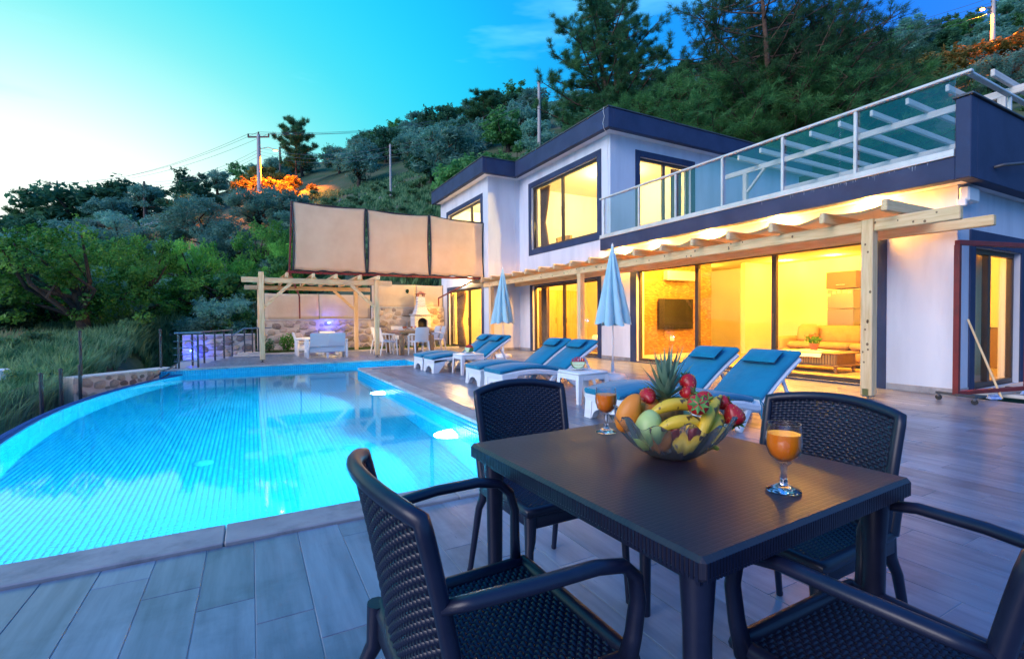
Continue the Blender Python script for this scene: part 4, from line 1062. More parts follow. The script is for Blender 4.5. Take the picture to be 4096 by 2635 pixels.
# ================================================================ small garden pergola
sp = thing('garden_pergola', 'square timber garden pergola with canvas roof over the white loveseat', 'pergola', (1.8, 16.3, 0))
for (x, y) in ((.27, 14.75), (3.35, 14.75), (3.33, 17.9), (.27, 17.9)):
    m = MB(); m.box(x-.065, x+.065, y-.065, y+.065, .065, 2.45 if y < 15 and x < 1 else 2.31, .01); po = build(m, 'post', 'wood_pale_z', sp)
    m = MB(); shoe(m, x, y, .06); build(m, 'post_shoe', 'steel_dark', po)
def spb(y, s):
    m = MB(); m.box(-.2, .200, y-.04, y+.04, 2.16, 2.30, .01); m.box(.338, 3.282, y-.04, y+.04, 2.16, 2.30, .01); m.box(3.42, 3.82, y-.04, y+.04, 2.16, 2.30, .01); build(m, 'beam', 'wood_pale_x', sp)
spb(14.75, 1)
m = MB(); m.box(-.16, 3.82, 17.78, 17.83, 2.14, 2.28, .01); build(m, 'beam', 'wood_x', sp)
for (x, dx, y) in ((.27, 1, 14.75), (3.35, -1, 14.75), (3.33, -1, 17.9), (.27, 1, 17.9)):
    m = MB(); m.beam((x+dx*.07, y, 1.52), (x+dx*.74, y, 2.158), .07, .09, .008); build(m, 'brace', 'wood_pale_x', sp)
for i, x in enumerate((.25, .89, 1.56, 2.16, 2.83, 3.35)):
    m = MB(); m.box(x-.035, x+.035, 14.38 if i else 14.83, 18.25, 2.302, 2.43, .012); build(m, 'rafter', 'wood_pale_y', sp)
def fab2(u, v):
    x = .25+3.12*u; xs = (.25, .89, 1.56, 2.16, 2.83, 3.37); z = 2.436
    for a, b in zip(xs[:-1], xs[1:]):
        if a <= x <= b: z -= .19*math.sin(math.pi*(x-a)/(b-a)) * (.55 if v > .5 else 1)
    return (x, 14.70+3.2*v, z+.01*math.sin(v*31+u*9))
m = MB(); m.sheet(fab2, 60, 14, .003, lambda u, v: (0, 0, 1)); build(m, 'canvas', 'canvas_top', sp, smooth=180)

# ================================================================ terrace pergola on the upper floor
tp = thing('roof_terrace_pergola', 'pale painted timber pergola on the roof terrace behind the glass railing', 'pergola', (13.9, 6.2, 3.2))
for x in (12.45, 15.28):
    for y in (3.62, 8.95):
        m = MB(); m.box(x-.06, x+.06, y-.06, y+.06, 3.201, 5.18, .01); build(m, 'post', 'wood_white_z', tp)
    m = MB(); m.box(x-.04, x+.04, 2.85, 9.6, 5.181, 5.32, .01); build(m, 'beam', 'wood_white_y', tp)
    for y, d in ((3.62, 1), (8.95, -1)):
        m = MB(); m.beam((x, y+d*.06, 4.66), (x, y+d*.58, 5.18), .06, .08, .008, up=(1, 0, 0)); build(m, 'brace', 'wood_white_y', tp)
for i in range(9):
    y = 3.5+.63*i; m = MB(); m.box(11.57, 16.0, y-.03, y+.03, 5.322, 5.45, .012); build(m, 'rafter', 'wood_white_x', tp)

# ================================================================ raised canvas screen
sc = thing('canvas_screen', 'tall beige canvas screen of three panels on a red steel frame', 'screen', (4.2, 15.5, 2.5))
SY = 15.5
for k, (a, b) in enumerate(((1.13, 3.21), (3.27, 5.27), (5.31, 7.27))):
    def P(u, v, a=a, b=b, k=k):
        x = a+(b-a)*u + .035*(1-(2*v-1)**2)*(-1 if u > .5 else 1)*abs(2*u-1)**6*(1)
        top = 4.60-.06*math.sin(math.pi*u) - (.10*u if k == 2 else .02*k); bot = 2.60+.015*math.sin(u*19)
        return (x, SY-.05*math.sin(math.pi*u)*math.sin(math.pi*v)-.006*math.sin(u*14+v*5), bot+(top-bot)*v)
    m = MB(); m.sheet(P, 28, 18, .002, lambda u, v: (0, 1, 0)); pn = build(m, 'panel', 'canvas', sc, smooth=180)
    for side in (0, 1):
        e = MB(); e.tube([Vector(P(side, v/18))+Vector((.008*(1 if side else -1), -.004, 0)) for v in range(19)], .022, 6); build(e, 'edging', 'edging', pn)
    e = MB(); e.tube([Vector(P(u/28, 0))+Vector((0, -.003, -.005+.008*math.sin(u*1.3))) for u in range(29)], .016, 6); build(e, 'edging', 'edging', pn)
    e = MB(); e.tube([Vector(P(u/28, 1))+Vector((0, 0, .004)) for u in range(29)], .010, 6); build(e, 'edging', 'edging', pn)
m = MB(); m.beam((.95, SY+.04, 2.545), (7.28, SY+.04, 2.545), .06, .07, .004); build(m, 'bottom_rail', 'red_steel', sc)
m = MB(); m.beam((1.02, SY+.05, 2.50), (1.12, SY+.05, 4.62), .05, .05, .004); build(m, 'end_post', 'red_steel', sc)
m = MB(); m.beam((1.12, SY+.05, 4.60), (7.30, SY+.05, 4.52), .03, .03, .003); build(m, 'top_rail', 'edging', sc)
for x in (1.0, 7.0):
    m = MB(); m.beam((x+(.6 if x < 2 else 0), 19.40, 2.02), (x+.03, SY+.08, 2.53), .05, .05, .004); build(m, 'arm', 'red_steel', sc)
m = MB(); m.beam((1.6, 19.40, 1.19), (1.6, 19.40, 2.02), .05, .05, .004); build(m, 'rear_post', 'red_steel', sc)
m = MB(); m.beam((7.0, 19.40, 1.68), (7.0, 19.40, 2.02), .05, .05, .004); build(m, 'rear_post', 'red_steel', sc)

# ================================================================ stone walls
def stone_proto(seed):
    q = random.Random(seed); n = 9
    pts = []; 
    for i in range(n):
        a = 2*math.pi*i/n + q.uniform(-.2, .2); r = q.uniform(.78, 1.12); pts.append((r*math.cos(a), r*math.sin(a)))
    vs = [(x, -.0, y) for x, y in pts] + [(x*.93, -.45, y*.93) for x, y in pts] + [(x*.62+q.uniform(-.08, .08), -.9+q.uniform(-.22, .22), y*.62+q.uniform(-.08, .08)) for x, y in pts] + [(q.uniform(-.15, .15), -1.0, q.uniform(-.15, .15))]
    fs = []
    for k in range(2):
        for i in range(n): fs.append((k*n+i, k*n+(i+1) % n, (k+1)*n+(i+1) % n, (k+1)*n+i))
    for i in range(n): fs.append((2*n+i, 2*n+(i+1) % n, 3*n))
    return vs, fs
SPM = {}
for mt in ('stone', 'stone_b'):
    for k in range(7):
        vs, fs = stone_proto(40+k); SPM[mt, k] = raw_mesh('stone', vs, fs, mt, 48)
def stone_wall(label, p, q, z0, z1, th=.32, seed=1, cap=True, size=.15, group=None, ends=(), dens=1.0):
    "wall from p to q (plan), stones on the face towards the camera; face plane is the p-q line"
    P = Vector((p[0], p[1], 0)); Q = Vector((q[0], q[1], 0)); Lw = (Q-P).length; d = (Q-P)/Lw; ang = math.atan2(d.y, d.x)
    t = thing('stone_wall', label, 'wall', (p[0], p[1], z0), ang, group)
    def local(mb, name, mt, **k):
        o = link(bpy.data.objects.new(name, raw_mesh(name, mb.v, mb.f, mt, k.get('smooth'))), t); return o
    m = MB(); m.box(0, Lw, 0, th, 0, z1-z0, .004); local(m, 'mortar_body', 'stone_mortar')
    if cap:
        n = max(1, round(Lw/1.0))
        for i in range(n):
            m = MB(); m.box(Lw*i/n+.002, Lw*(i+1)/n-.002, -.035, th+.03, z1-z0+.002, z1-z0+.042, .006); local(m, 'cap_stone', 'cap_stone')
    q = random.Random(seed); placed = []
    tries = 0; target = int(Lw*(z1-z0)/(size*size*2.3)*dens)
    while len(placed) < target and tries < 9000:
        tries += 1
        r = size*q.choice((.75, .9, 1.0, 1.15, 1.3))*(1 if tries < 3000 else .6)
        asp = q.uniform(.62, .95); x = q.uniform(r*.8, Lw-r*.8); z = q.uniform(r*asp*.75, z1-z0-r*asp*.8)
        ok = all(((x-a)/(r+b)*1.02)**2 + ((z-c)/(r*asp+b*e)*1.02)**2 > .80 for a, c, b, e in placed)
        if ok: placed.append((x, z, r, asp))
    for (x, z, r, asp) in placed:
        o = inst('stone', SPM[q.choice(('stone', 'stone_b')), q.randrange(7)], t, (x, .002, z), (0, q.uniform(-.35, .35), 0), (r*q.choice((1, -1)), r*q.uniform(.16, .30), r*asp))
    return t
stone_wall('low garden stone wall with pale cap behind the loveseat, blue lamp on it', (.20, 19.5), (4.24, 19.5), -.15, 1.13, seed=3, size=.19)
stone_wall('higher stone wall with pale cap behind the barbecue', (4.25, 19.5), (WX-.03, 19.5), -.15, 1.60, seed=5, size=.20)
stone_wall('stone stair wall lit by blue light behind the metal railing', (-1.86, 17.9), (.12, 17.9), -1.3, .66, seed=8, size=.18)
stone_wall('low stone wall beside the curved pool edge', (-3.05, 12.28), (-1.60, 13.76), -.72, .01, seed=9, size=.125)
m = MB(); m.beam((-3.05+.12, 12.28-.0+.2, -1.15), (-1.60+.1, 13.76+.2, -1.15), .3, .84, .01); build_at(m, 'wall_footing', 'cap_stone', (-2.3, 13.1, -1.6), label='rough concrete footing under the low pool side wall', cat='wall')
# screens fixed on the walls
def fence_screen(label, x0, x1, y, z0, z1, posts, mt='canvas'):
    t = thing('wall_screen', label, 'screen', ((x0+x1)/2, y, z0))
    for a, b in zip(posts[:-1], posts[1:]):
        m = MB(); m.sheet(lambda u, v: (a+.01+(b-a-.02)*u, y-.018*math.sin(math.pi*u)*math.sin(math.pi*v)-.008*math.sin(5*u+9*v), z0+(z1-z0)*v-.01*math.sin(math.pi*u)), 14, 8, .002, lambda u, v: (0, 1, 0)); build(m, 'panel', mt, t, smooth=180)
    for x in posts:
        m = MB(); m.box(x-.02, x+.02, y+.02, y+.06, z0, z1+.02, .003); build(m, 'post', 'steel_dark', t)
fence_screen('grey beige canvas screen above the low garden wall', .3, 4.25, 19.64, 1.175, 2.12, [.45, 2.3, 4.22])
fence_screen('grey beige canvas screen above the barbecue wall', 4.25, WX, 19.64, 1.645, 2.56, [4.27, 6.1, WX-.02])
# blue lamps
def led(loc, n, label, power, col=(.10, .18, 1.0)):
    t = thing('blue_wall_lamp', label, 'lamp', loc, 0, 'blue lamps on the stone walls')
    m = MB(); m.box(loc[0]-.05, loc[0]+.05, loc[1]-.03, loc[1], loc[2]-.03, loc[2]+.03, .006); build(m, 'housing', 'white_metal', t)
    m = MB(); m.box(loc[0]-.045, loc[0]+.045, loc[1]-.034, loc[1]-.031, loc[2]-.025, loc[2]+.025); build(m, 'lens', 'led_blue', t)
    light('lamp_light', 'POINT', (loc[0]+n[0], loc[1]+n[1], loc[2]+n[2]), power, col, t, .03)
led((2.62, 19.46, 1.03), (0, -.22, -.02), 'blue lamp shining on the low garden stone wall', 20, (.03, .06, 1.0))
led((-1.62, 17.86, .22), (.02, -.22, -.05), 'blue lamp shining on the stair wall behind the railing', 20, (.03, .06, 1.0))

# ================================================================ lawn strip
lawn = MB(); lawn.box(.1, WX-.05, LAWN_Y+.05, 19.55, -.1, .045); build(lawn, 'lawn', 'soil', None, label='narrow lawn strip between terrace tiles and stone walls', kind='structure')
m = MB(); m.box(.05, WX-.02, LAWN_Y-.0, LAWN_Y+.05, -.1, .052, .006); build_at(m, 'lawn_kerb', 'cap_stone', (3, LAWN_Y, 0), label='thin pale kerb along the lawn strip', cat='kerb')
q = np.random.RandomState(5); n = 14000
bx = q.uniform(.12, WX-.06, n); by = q.uniform(LAWN_Y+.06, 19.5, n); h = q.uniform(.02, .06, n); a = q.uniform(0, 6.28, n); w = .004
V = np.zeros((n, 3, 3)); V[:, 0] = np.stack([bx-w*np.cos(a), by-w*np.sin(a), 0*bx+.043], 1); V[:, 1] = np.stack([bx+w*np.cos(a), by+w*np.sin(a), 0*bx+.043], 1); V[:, 2] = np.stack([bx+q.normal(0, .012, n), by+q.normal(0, .012, n), .043+h], 1)
tag(link(bpy.data.objects.new('lawn_grass', np_mesh('lawn_grass', V.reshape(-1, 3), np.arange(n*3).reshape(-1, 3), 'lawn'))), 'short mown grass of the lawn strip', 'grass', kind='stuff')
def bush(label, c, r, n, s, mt, seed, stem=True):
    t = thing('garden_shrub', label, 'shrub', c)
    build(leafball((c[0], c[1], c[2]+r[2]), r, n, s, seed), 'foliage', mt, t, recalc=False)
    m = MB()
    for k in range(4): m.tube([(c[0], c[1], c[2]), (c[0]+r[0]*.4*math.cos(k*1.7), c[1]+r[1]*.4*math.sin(k*1.7), c[2]+r[2])], [.012, .005], 5)
    build(m, 'stem', 'bark', t)
bush('leafy green garden shrub in the lawn strip beside the rear post', (1.12, 18.5, .045), (.32, .2, .32), 420, .05, 'leaf_oak', 21)
bush('small reddish garden shrub at the foot of the low wall', (.55, 18.6, .045), (.2, .2, .24), 260, .04, 'leaf_shrub', 22)
bush('small dark shrub by the lawn behind the loveseat', (3.0, 19.2, .045), (.16, .14, .2), 200, .035, 'leaf_dark', 23)

# ================================================================ barbecue
bq = thing('barbecue', 'white brick garden barbecue with arched mouth and tapered chimney', 'barbecue', (6.1, 18.9, 0))
x0, x1, yb0, yb1 = 5.75, 6.41, 18.72, 19.30
zb = .045
m = MB()
m.box(x0, x0+.13, yb0, yb1, .80, 1.30); m.box(x1-.13, x1, yb0, yb1, .80, 1.30); m.box(x0+.13, x1-.13, yb1-.1, yb1, .80, 1.30)
# arch spandrel
n = 12; xa, xb2 = x0+.13, x1-.13; cxx = (xa+xb2)/2; rr = (xb2-xa)/2
pts = [(cxx-rr*math.cos(math.pi*i/n), 1.02+rr*.85*math.sin(math.pi*i/n)) for i in range(n+1)]
for i in range(n):
    (ax_, az), (bx_, bz) = pts[i], pts[i+1]
    m.add([(ax_, yb0, az), (bx_, yb0, bz), (bx_, yb0, 1.30), (ax_, yb0, 1.30), (ax_, yb0+.12, az), (bx_, yb0+.12, bz), (bx_, yb0+.12, 1.30), (ax_, yb0+.12, 1.30)], [(0, 1, 2, 3), (4, 7, 6, 5), (0, 4, 5, 1), (3, 2, 6, 7)])
build(m, 'oven_body', 'white_brick', bq)
m = MB(); m.box(x0+.12, x1-.12, yb0+.14, yb1-.09, .805, 1.29); build(m, 'fire_chamber', 'soot', bq)
m = MB(); m.box(x0-.05, x1+.05, yb0-.05, yb1+.02, 1.302, 1.345, .005); m.box(x0-.10, x1+.58, yb0-.08, yb1+.05, .755, .799, .006); build(m, 'slab', 'cap_stone', bq)
m = MB(); m.box(x0, x0+.14, yb0+.03, yb1, zb, .754); m.box(x1-.14, x1, yb0+.03, yb1, zb, .753); m.box(x1+.40, x1+.54, yb0+.02, yb1, zb, .752); build(m, 'brick_leg', 'white_brick', bq)
def frust(m, a, b, z0, z1):
    vs = [(a[0], a[2], z0), (a[1], a[2], z0), (a[1], a[3], z0), (a[0], a[3], z0), (b[0], b[2], z1), (b[1], b[2], z1), (b[1], b[3], z1), (b[0], b[3], z1)]
    m.add(vs, [(0, 3, 2, 1), (4, 5, 6, 7), (0, 1, 5, 4), (1, 2, 6, 5), (2, 3, 7, 6), (3, 0, 4, 7)])
m = MB(); frust(m, (x0+.06, x1-.06, yb0+.03, yb1-.03), (5.92, 6.27, 18.86, 19.16), 1.346, 1.66); m.box(5.89, 6.30, 18.83, 19.19, 1.661, 1.70); frust(m, (5.93, 6.25, 18.87, 19.15), (5.95, 6.23, 18.89, 19.13), 1.701, 2.05); build(m, 'chimney_hood', 'white_brick', bq)
for x in (5.97, 6.21):
    for y in (18.91, 19.11): m = MB(); m.box(x-.02, x+.02, y-.02, y+.02, 2.051, 2.16); build(m, 'cap_post', 'terracotta', bq)
m = MB(); frust(m, (5.89, 6.29, 18.83, 19.19), (6.07, 6.11, 18.99, 19.03), 2.161, 2.26); build(m, 'chimney_cap', 'terracotta', bq)
m = MB(); m.lathe([(0, .046), (.13, .046), (.15, .42), (.16, .44), (.0, .46)], 20, (6.72, 19.0, 0)); build_at(m, 'waste_bin', 'steel', (6.72, 19.0, .046), smooth=50, label='grey plastic bin under the barbecue side slab', cat='bin')
m = leafball((5.72, 19.60, 2.30), (.07, .05, .08), 160, .03, 9); build_at(m, 'hanging_plant', 'leaf_dark', (5.72, 19.6, 2.22), recalc=False, label='small dark plant tuft at the screen above the barbecue', cat='plant')

# ================================================================ white furniture
def white_chair():
    t = thing('dining_chair', 'white plastic garden armchair', 'chair')
    def B(mb, nm): return link(bpy.data.objects.new(nm, raw_mesh(nm, mb.v, mb.f, 'white_plastic', 40)), t)
    m = MB(); m.box(-.23, .24, -.24, .24, .415, .45, .012); B(m, 'seat')
    m = MB(); m.sheet(lambda u, v: (-.21-.11*v+.03*(2*u-1)**2, (u-.5)*(.44+.02*v), .45+.43*v), 12, 6, .022, lambda u, v: (-1, 0, .2)); B(m, 'backrest')
    for s in (-1, 1):
        m = MB(); m.tube([(-.27, s*.23, .66), (-.05, s*.255, .665), (.14, s*.255, .655), (.20, s*.25, .61), (.215, s*.245, .45)], .02, 8, flat=1.4); B(m, 'armrest')
        m = MB(); m.tube([(.21, s*.235, .45), (.235, s*.25, .0)], [.028, .02], 8); B(m, 'leg')
        m = MB(); m.tube([(-.22, s*.225, .45), (-.31, s*.245, .0)], [.028, .02], 8); B(m, 'leg')
    return t
wc = white_chair()
spots = [((3.86, 15.45), 0, 'white plastic armchair on the loveseat side of the wooden table, pool end'), ((3.86, 16.35), 0, 'white plastic armchair on the loveseat side of the wooden table, barbecue end'),
         ((4.66, 14.78), 96, 'white plastic armchair at the pool end of the wooden table, back turned to the pool'), ((5.62, 15.9), 176, 'white plastic armchair on the house side of the wooden table, middle'),
         ((5.72, 16.75), 184, 'white plastic armchair on the house side of the wooden table, next to the barbecue'), ((4.72, 17.25), -90, 'white plastic armchair at the barbecue end of the wooden table')]
for i, ((x, y), a, lab) in enumerate(spots):
    o = wc if i == 0 else copy_tree(wc)
    o.location = (x, y, .002); o.rotation_euler = (0, 0, R(a)); o['label'] = lab; o['group'] = 'white chairs round the wooden table'
t = thing('wooden_table', 'solid wooden garden dining table set with plates', 'table', (4.7, 15.95, 0))
for i in range(6):
    a = 4.12+i*.19; m = MB(); m.box(a+.001, a+.189, 15.0, 16.9, .70, .765, .006); build(m, 'table_plank', 'table_wood', t)
m = MB(); m.box(4.2, 5.18, 15.1, 16.8, .62, .699, .004); build(m, 'apron', 'table_wood', t)
for x in (4.20, 5.18):
    for y in (15.10, 16.80):
        m = MB(); m.box(x-.07, x+.07, y-.07, y+.07, .002, .619, .008); build(m, 'leg', 'table_wood', t)
def plate(x, y, z, lab, grp, r=.12):
    m = MB(); m.lathe([(0, .006), (r*.6, .006), (r, .022), (r*.99, .026), (r*.58, .011), (0, .010)], 24, (x, y, z)); return build_at(m, 'plate', 'white_plastic', (x, y, z), smooth=60, label=lab, cat='plate', group=grp)
for (x, y) in ((4.3, 15.5), (4.3, 16.3), (5.05, 15.6), (5.05, 16.3), (4.66, 15.22)): plate(x, y, .766, 'white plate laid on the wooden garden table', 'plates on the wooden table')
def goblet(x, y, z, label, s=1.0, fill=.62, group=None):
    t = thing('juice_glass', label, 'glass', (x, y, z), 0, group)
    pr = [(.0, .0), (.034, .0), (.035, .003), (.020, .009), (.008, .017), (.0062, .03), (.0055, .045), (.007, .056), (.018, .066), (.030, .080), (.0355, .098), (.0365, .112), (.035, .130), (.0335, .150)]
    inn = [(.0323, .150), (.0338, .130), (.0352, .112), (.0342, .098), (.0288, .081), (.016, .068), (.0, .063)]
    m = MB(); m.lathe([(a*s, b*s) for a, b in pr[7:]+inn], 28, (x, y, z)); build(m, 'glass_bowl', 'goblet_glass', t, smooth=60)
    m = MB(); m.lathe([(a*s, b*s) for a, b in pr[:8]+[(.006, .060), (0, .061)]], 28, (x, y, z)); build(m, 'stem', 'glass', t, smooth=60)
    j = [(.0, .0645), (.0155, .0695), (.0284, .0818), (.0338, .0983), (.0348, .112), (.0340, .124), (.0338, .1275), (.0, .1275)]
    m = MB(); m.lathe([(a*s, b*s) for a, b in j], 28, (x, y, z)); build(m, 'juice', 'juice', t, smooth=40)
    return t
for (x, y) in ((4.45, 15.75), (4.8, 16.0), (4.65, 16.2), (4.9, 15.9)): goblet(x, y, .766, 'small stemmed glass of orange juice on the wooden garden table', 1.0, group='glasses on the wooden table')
# loveseat (its back to the pool) and armchair
def rattan_sofa(label, x, y, rz, w, n):
    t = thing('rattan_sofa', label, 'sofa', (x, y, 0), rz)
    def B(mb, nm, mt='white_rattan'): return link(bpy.data.objects.new(nm, raw_mesh(nm, mb.v, mb.f, mt, 40)), t)
    # local: faces +x
    m = MB(); m.box(-.30, .34, -w/2+.07, w/2-.07, .17, .36, .02); B(m, 'seat_base')
    for k in range(n):
        a = -w/2+.085+(w-.17)/n*k; b = a+(w-.17)/n-.008
        m = MB(); m.sheet(lambda u, v: (-.30-.10*v, a+(b-a)*u, .34+.40*v-.012*(2*u-1)**4), 10, 8, .05, lambda u, v: (-1, 0, .25)); B(m, 'backrest')
        m = MB(); m.box(-.26, .35, a, b, .362, .43, .03); B(m, 'seat_cushion', 'cloth')
    for s in (-1, 1):
        y1 = s*(w/2-.035)
        m = MB(); m.box(-.38, .36, y1-.035, y1+.035, .50, .565, .02); B(m, 'armrest')
        m = MB(); m.box(.28, .36, y1-.034, y1+.034, .0, .499, .014); B(m, 'leg')
        m = MB(); m.box(-.37, -.29, y1-.034, y1+.034, .0, .499, .014); B(m, 'leg')
        m = MB(); m.box(-.288, .278, y1-.03, y1+.03, .16, .25, .01); B(m, 'side_rail')
    if n > 1:
        m = MB(); m.box(-.36, -.29, -.035, .035, .0, .168, .012); B(m, 'leg')
    return t
rattan_sofa('white rattan loveseat with its back to the pool', 2.0, 15.52, R(90), 1.16, 2)
rattan_sofa('white rattan armchair at the end of the low coffee table', 1.62, 16.9, 0, .68, 1)
rattan_sofa('white rattan armchair facing the loveseat from the lawn side', 2.35, 17.45, R(-90), .68, 1)
t = thing('low_table', 'low white rattan table in front of the loveseat', 'table', (2.2, 16.5, 0))
m = MB(); m.box(1.98, 2.5, 16.3, 16.75, .36, .40, .015); build(m, 'table_top', 'white_rattan', t)
for x in (2.02, 2.46):
    for y in (16.34, 16.71):
        m = MB(); m.box(x-.025, x+.025, y-.025, y+.025, .001, .359, .008); build(m, 'leg', 'white_rattan', t)
t = thing('garden_lantern', 'small glowing lantern on the low white table', 'lantern', (2.3, 16.5, .401))
m = MB(); m.lathe([(.0, .401), (.06, .401), (.06, .415), (.0, .415)], 16, (2.3, 16.5, 0)); build(m, 'base', 'brass', t)
m = MB(); m.lathe([(.0, .416), (.045, .42), (.07, .52), (.05, .6), (.0, .61)], 16, (2.3, 16.5, 0)); build(m, 'globe', 'lamp_warm', t, smooth=60)
light('lamp_light', 'POINT', (2.3, 16.5, .74), 40, (1, .6, .22), t, .05)

# ================================================================ metal railing by the stairs
rl = thing('metal_railing', 'dark metal railing with steel handrail around the garden stairs', 'railing', (-1.1, 15.5, 0))
pl = [(-1.52, 13.86), (-1.31, 14.60), (-1.11, 15.33), (-.91, 16.15), (-.72, 16.95), (-.53, 17.72)]
for (x, y) in pl+[(-1.13, 13.84)]:
    m = MB(); m.box(x-.022, x+.022, y-.022, y+.022, .002, .82, .003); build(m, 'post', 'steel_dark', rl)
m = MB(); m.tube([(x, y, .845) for x, y in pl], .022, 10); build(m, 'handrail', 'steel', rl, smooth=60)
m = MB(); m.tube([(-1.60, 13.86, .846), (-1.05, 13.84, .846)], .022, 10); build(m, 'handrail', 'steel', rl, smooth=60)
for z in (.16, .32, .48, .64):
    m = MB(); m.tube([(x, y, z) for x, y in pl], .008, 6); build(m, 'rail_wire', 'steel', rl)
    m = MB(); m.tube([(-1.62, 13.862, z+.01), (-1.10, 13.842, z+.01)], .008, 6); build(m, 'rail_wire', 'steel', rl)
rl2 = thing('metal_railing', 'second short metal railing on the stair landing beside the garden pergola', 'railing', (-.1, 17.5, 0))
for (x, y) in ((-.18, 17.5), (.04, 17.55), (.22, 17.6)):
    m = MB(); m.box(x-.02, x+.02, y-.02, y+.02, .03, .88, .003); build(m, 'post', 'steel_dark', rl2)
m = MB(); m.tube([(-.53, 17.45, .66), (-.2, 17.5, .88), (.6, 17.62, .90)], .02, 10); build(m, 'handrail', 'steel', rl2, smooth=60)
for z in (.2, .36, .52, .68):
    m = MB(); m.tube([(-.53, 17.45, z-.2), (-.18, 17.5, z), (.24, 17.6, z)], .008, 6); build(m, 'rail_wire', 'steel', rl2)
st = thing('garden_stairs', 'stone garden stairs going down beside the railing', 'stairs', (-1.6, 16.5, -1.3))
for i in range(7):
    m = MB(); y = 17.8-.38*i; x = -.62-.095*i
    m.box(x-1.1, x, y-.38, y, -1.4, -.02-.15*i, .008); build(m, 'step', 'cap_stone', st)
m = MB(); m.box(-.5, .26, 17.1, 17.84, .0, .05, .01); m.box(-.38, .26, 17.4, 17.84, .051, .12, .01); build_at(m, 'landing_slab', 'cap_stone', (-.1, 17.6, 0), label='pale stone slab step beside the pergola post', cat='step')
m = MB(); m.tube([(-1.55, 13.70, .12), (-2.05, 13.35, -.20), (-2.5, 13.05, -.5)], .018, 8); m.tube([(-1.5, 13.62, .02), (-2.0, 13.28, -.28), (-2.5, 12.95, -.6)], .014, 8)
m.tube([(-2.02, 13.32, -.2), (-2.02, 13.32, -1.3)], .015, 6); m.tube([(-1.56, 13.70, .12), (-1.56, 13.74, -.3)], .015, 6)
build_at(m, 'stair_handrail', 'steel_dark', (-1.55, 13.7, .0), smooth=60, label='sloping dark handrail going down over the low stone wall', cat='handrail')

# ================================================================ wire fence left of the pool
fn = thing('wire_fence', 'green wire mesh fence on dark posts along the slope beside the pool', 'fence', (-2.9, 11, -1))
fp = [(-2.62, 6.2, -1.1), (-2.86, 8.4, -1.0), (-2.92, 10.2, -.9), (-2.88, 10.95, -.9), (-2.82, 11.75, -.85)]
for (x, y, z) in fp:
    zt = .30 if y > 10 else .22
    m = MB(); m.tube([(x, y, z-.4), (x, y, zt)], .028, 10); po = build(m, 'post', 'post_dark', fn, smooth=60)
    m = MB(); m.lathe([(.034, 0), (.034, .02), (0, .04)], 10, (x, y, zt)); build(m, 'post_cap', 'post_dark', po, smooth=60)
for (x, y) in ((-3.0, 12.45), (-1.85, 13.62)):
    m = MB(); m.tube([(x, y+.12, .05), (x, y+.12, .92)], .026, 10); po = build(m, 'post', 'post_dark', fn, smooth=60)
    m = MB(); m.lathe([(.032, 0), (.032, .02), (0, .04)], 10, (x, y+.12, .92)); build(m, 'post_cap', 'post_dark', po, smooth=60)
m = MB()
path = [Vector(p) for p in fp]
for a, b in zip(path[:-1], path[1:]):
    n = int((b-a).length/.06)
    for i in range(n):
        p = a.lerp(b, i/n); m.add([(p.x-.0015, p.y, p.z-.1), (p.x+.0015, p.y, p.z-.1), (p.x+.0015, p.y, .2), (p.x-.0015, p.y, .2)], [(0, 1, 2, 3)])
    for k in range(6):
        z = -.75+k*.19; m.add([(a.x, a.y, z), (b.x, b.y, z), (b.x, b.y, z+.003), (a.x, a.y, z+.003)], [(0, 1, 2, 3)])
build(m, 'wire_mesh', 'steel_dark', fn, recalc=False)

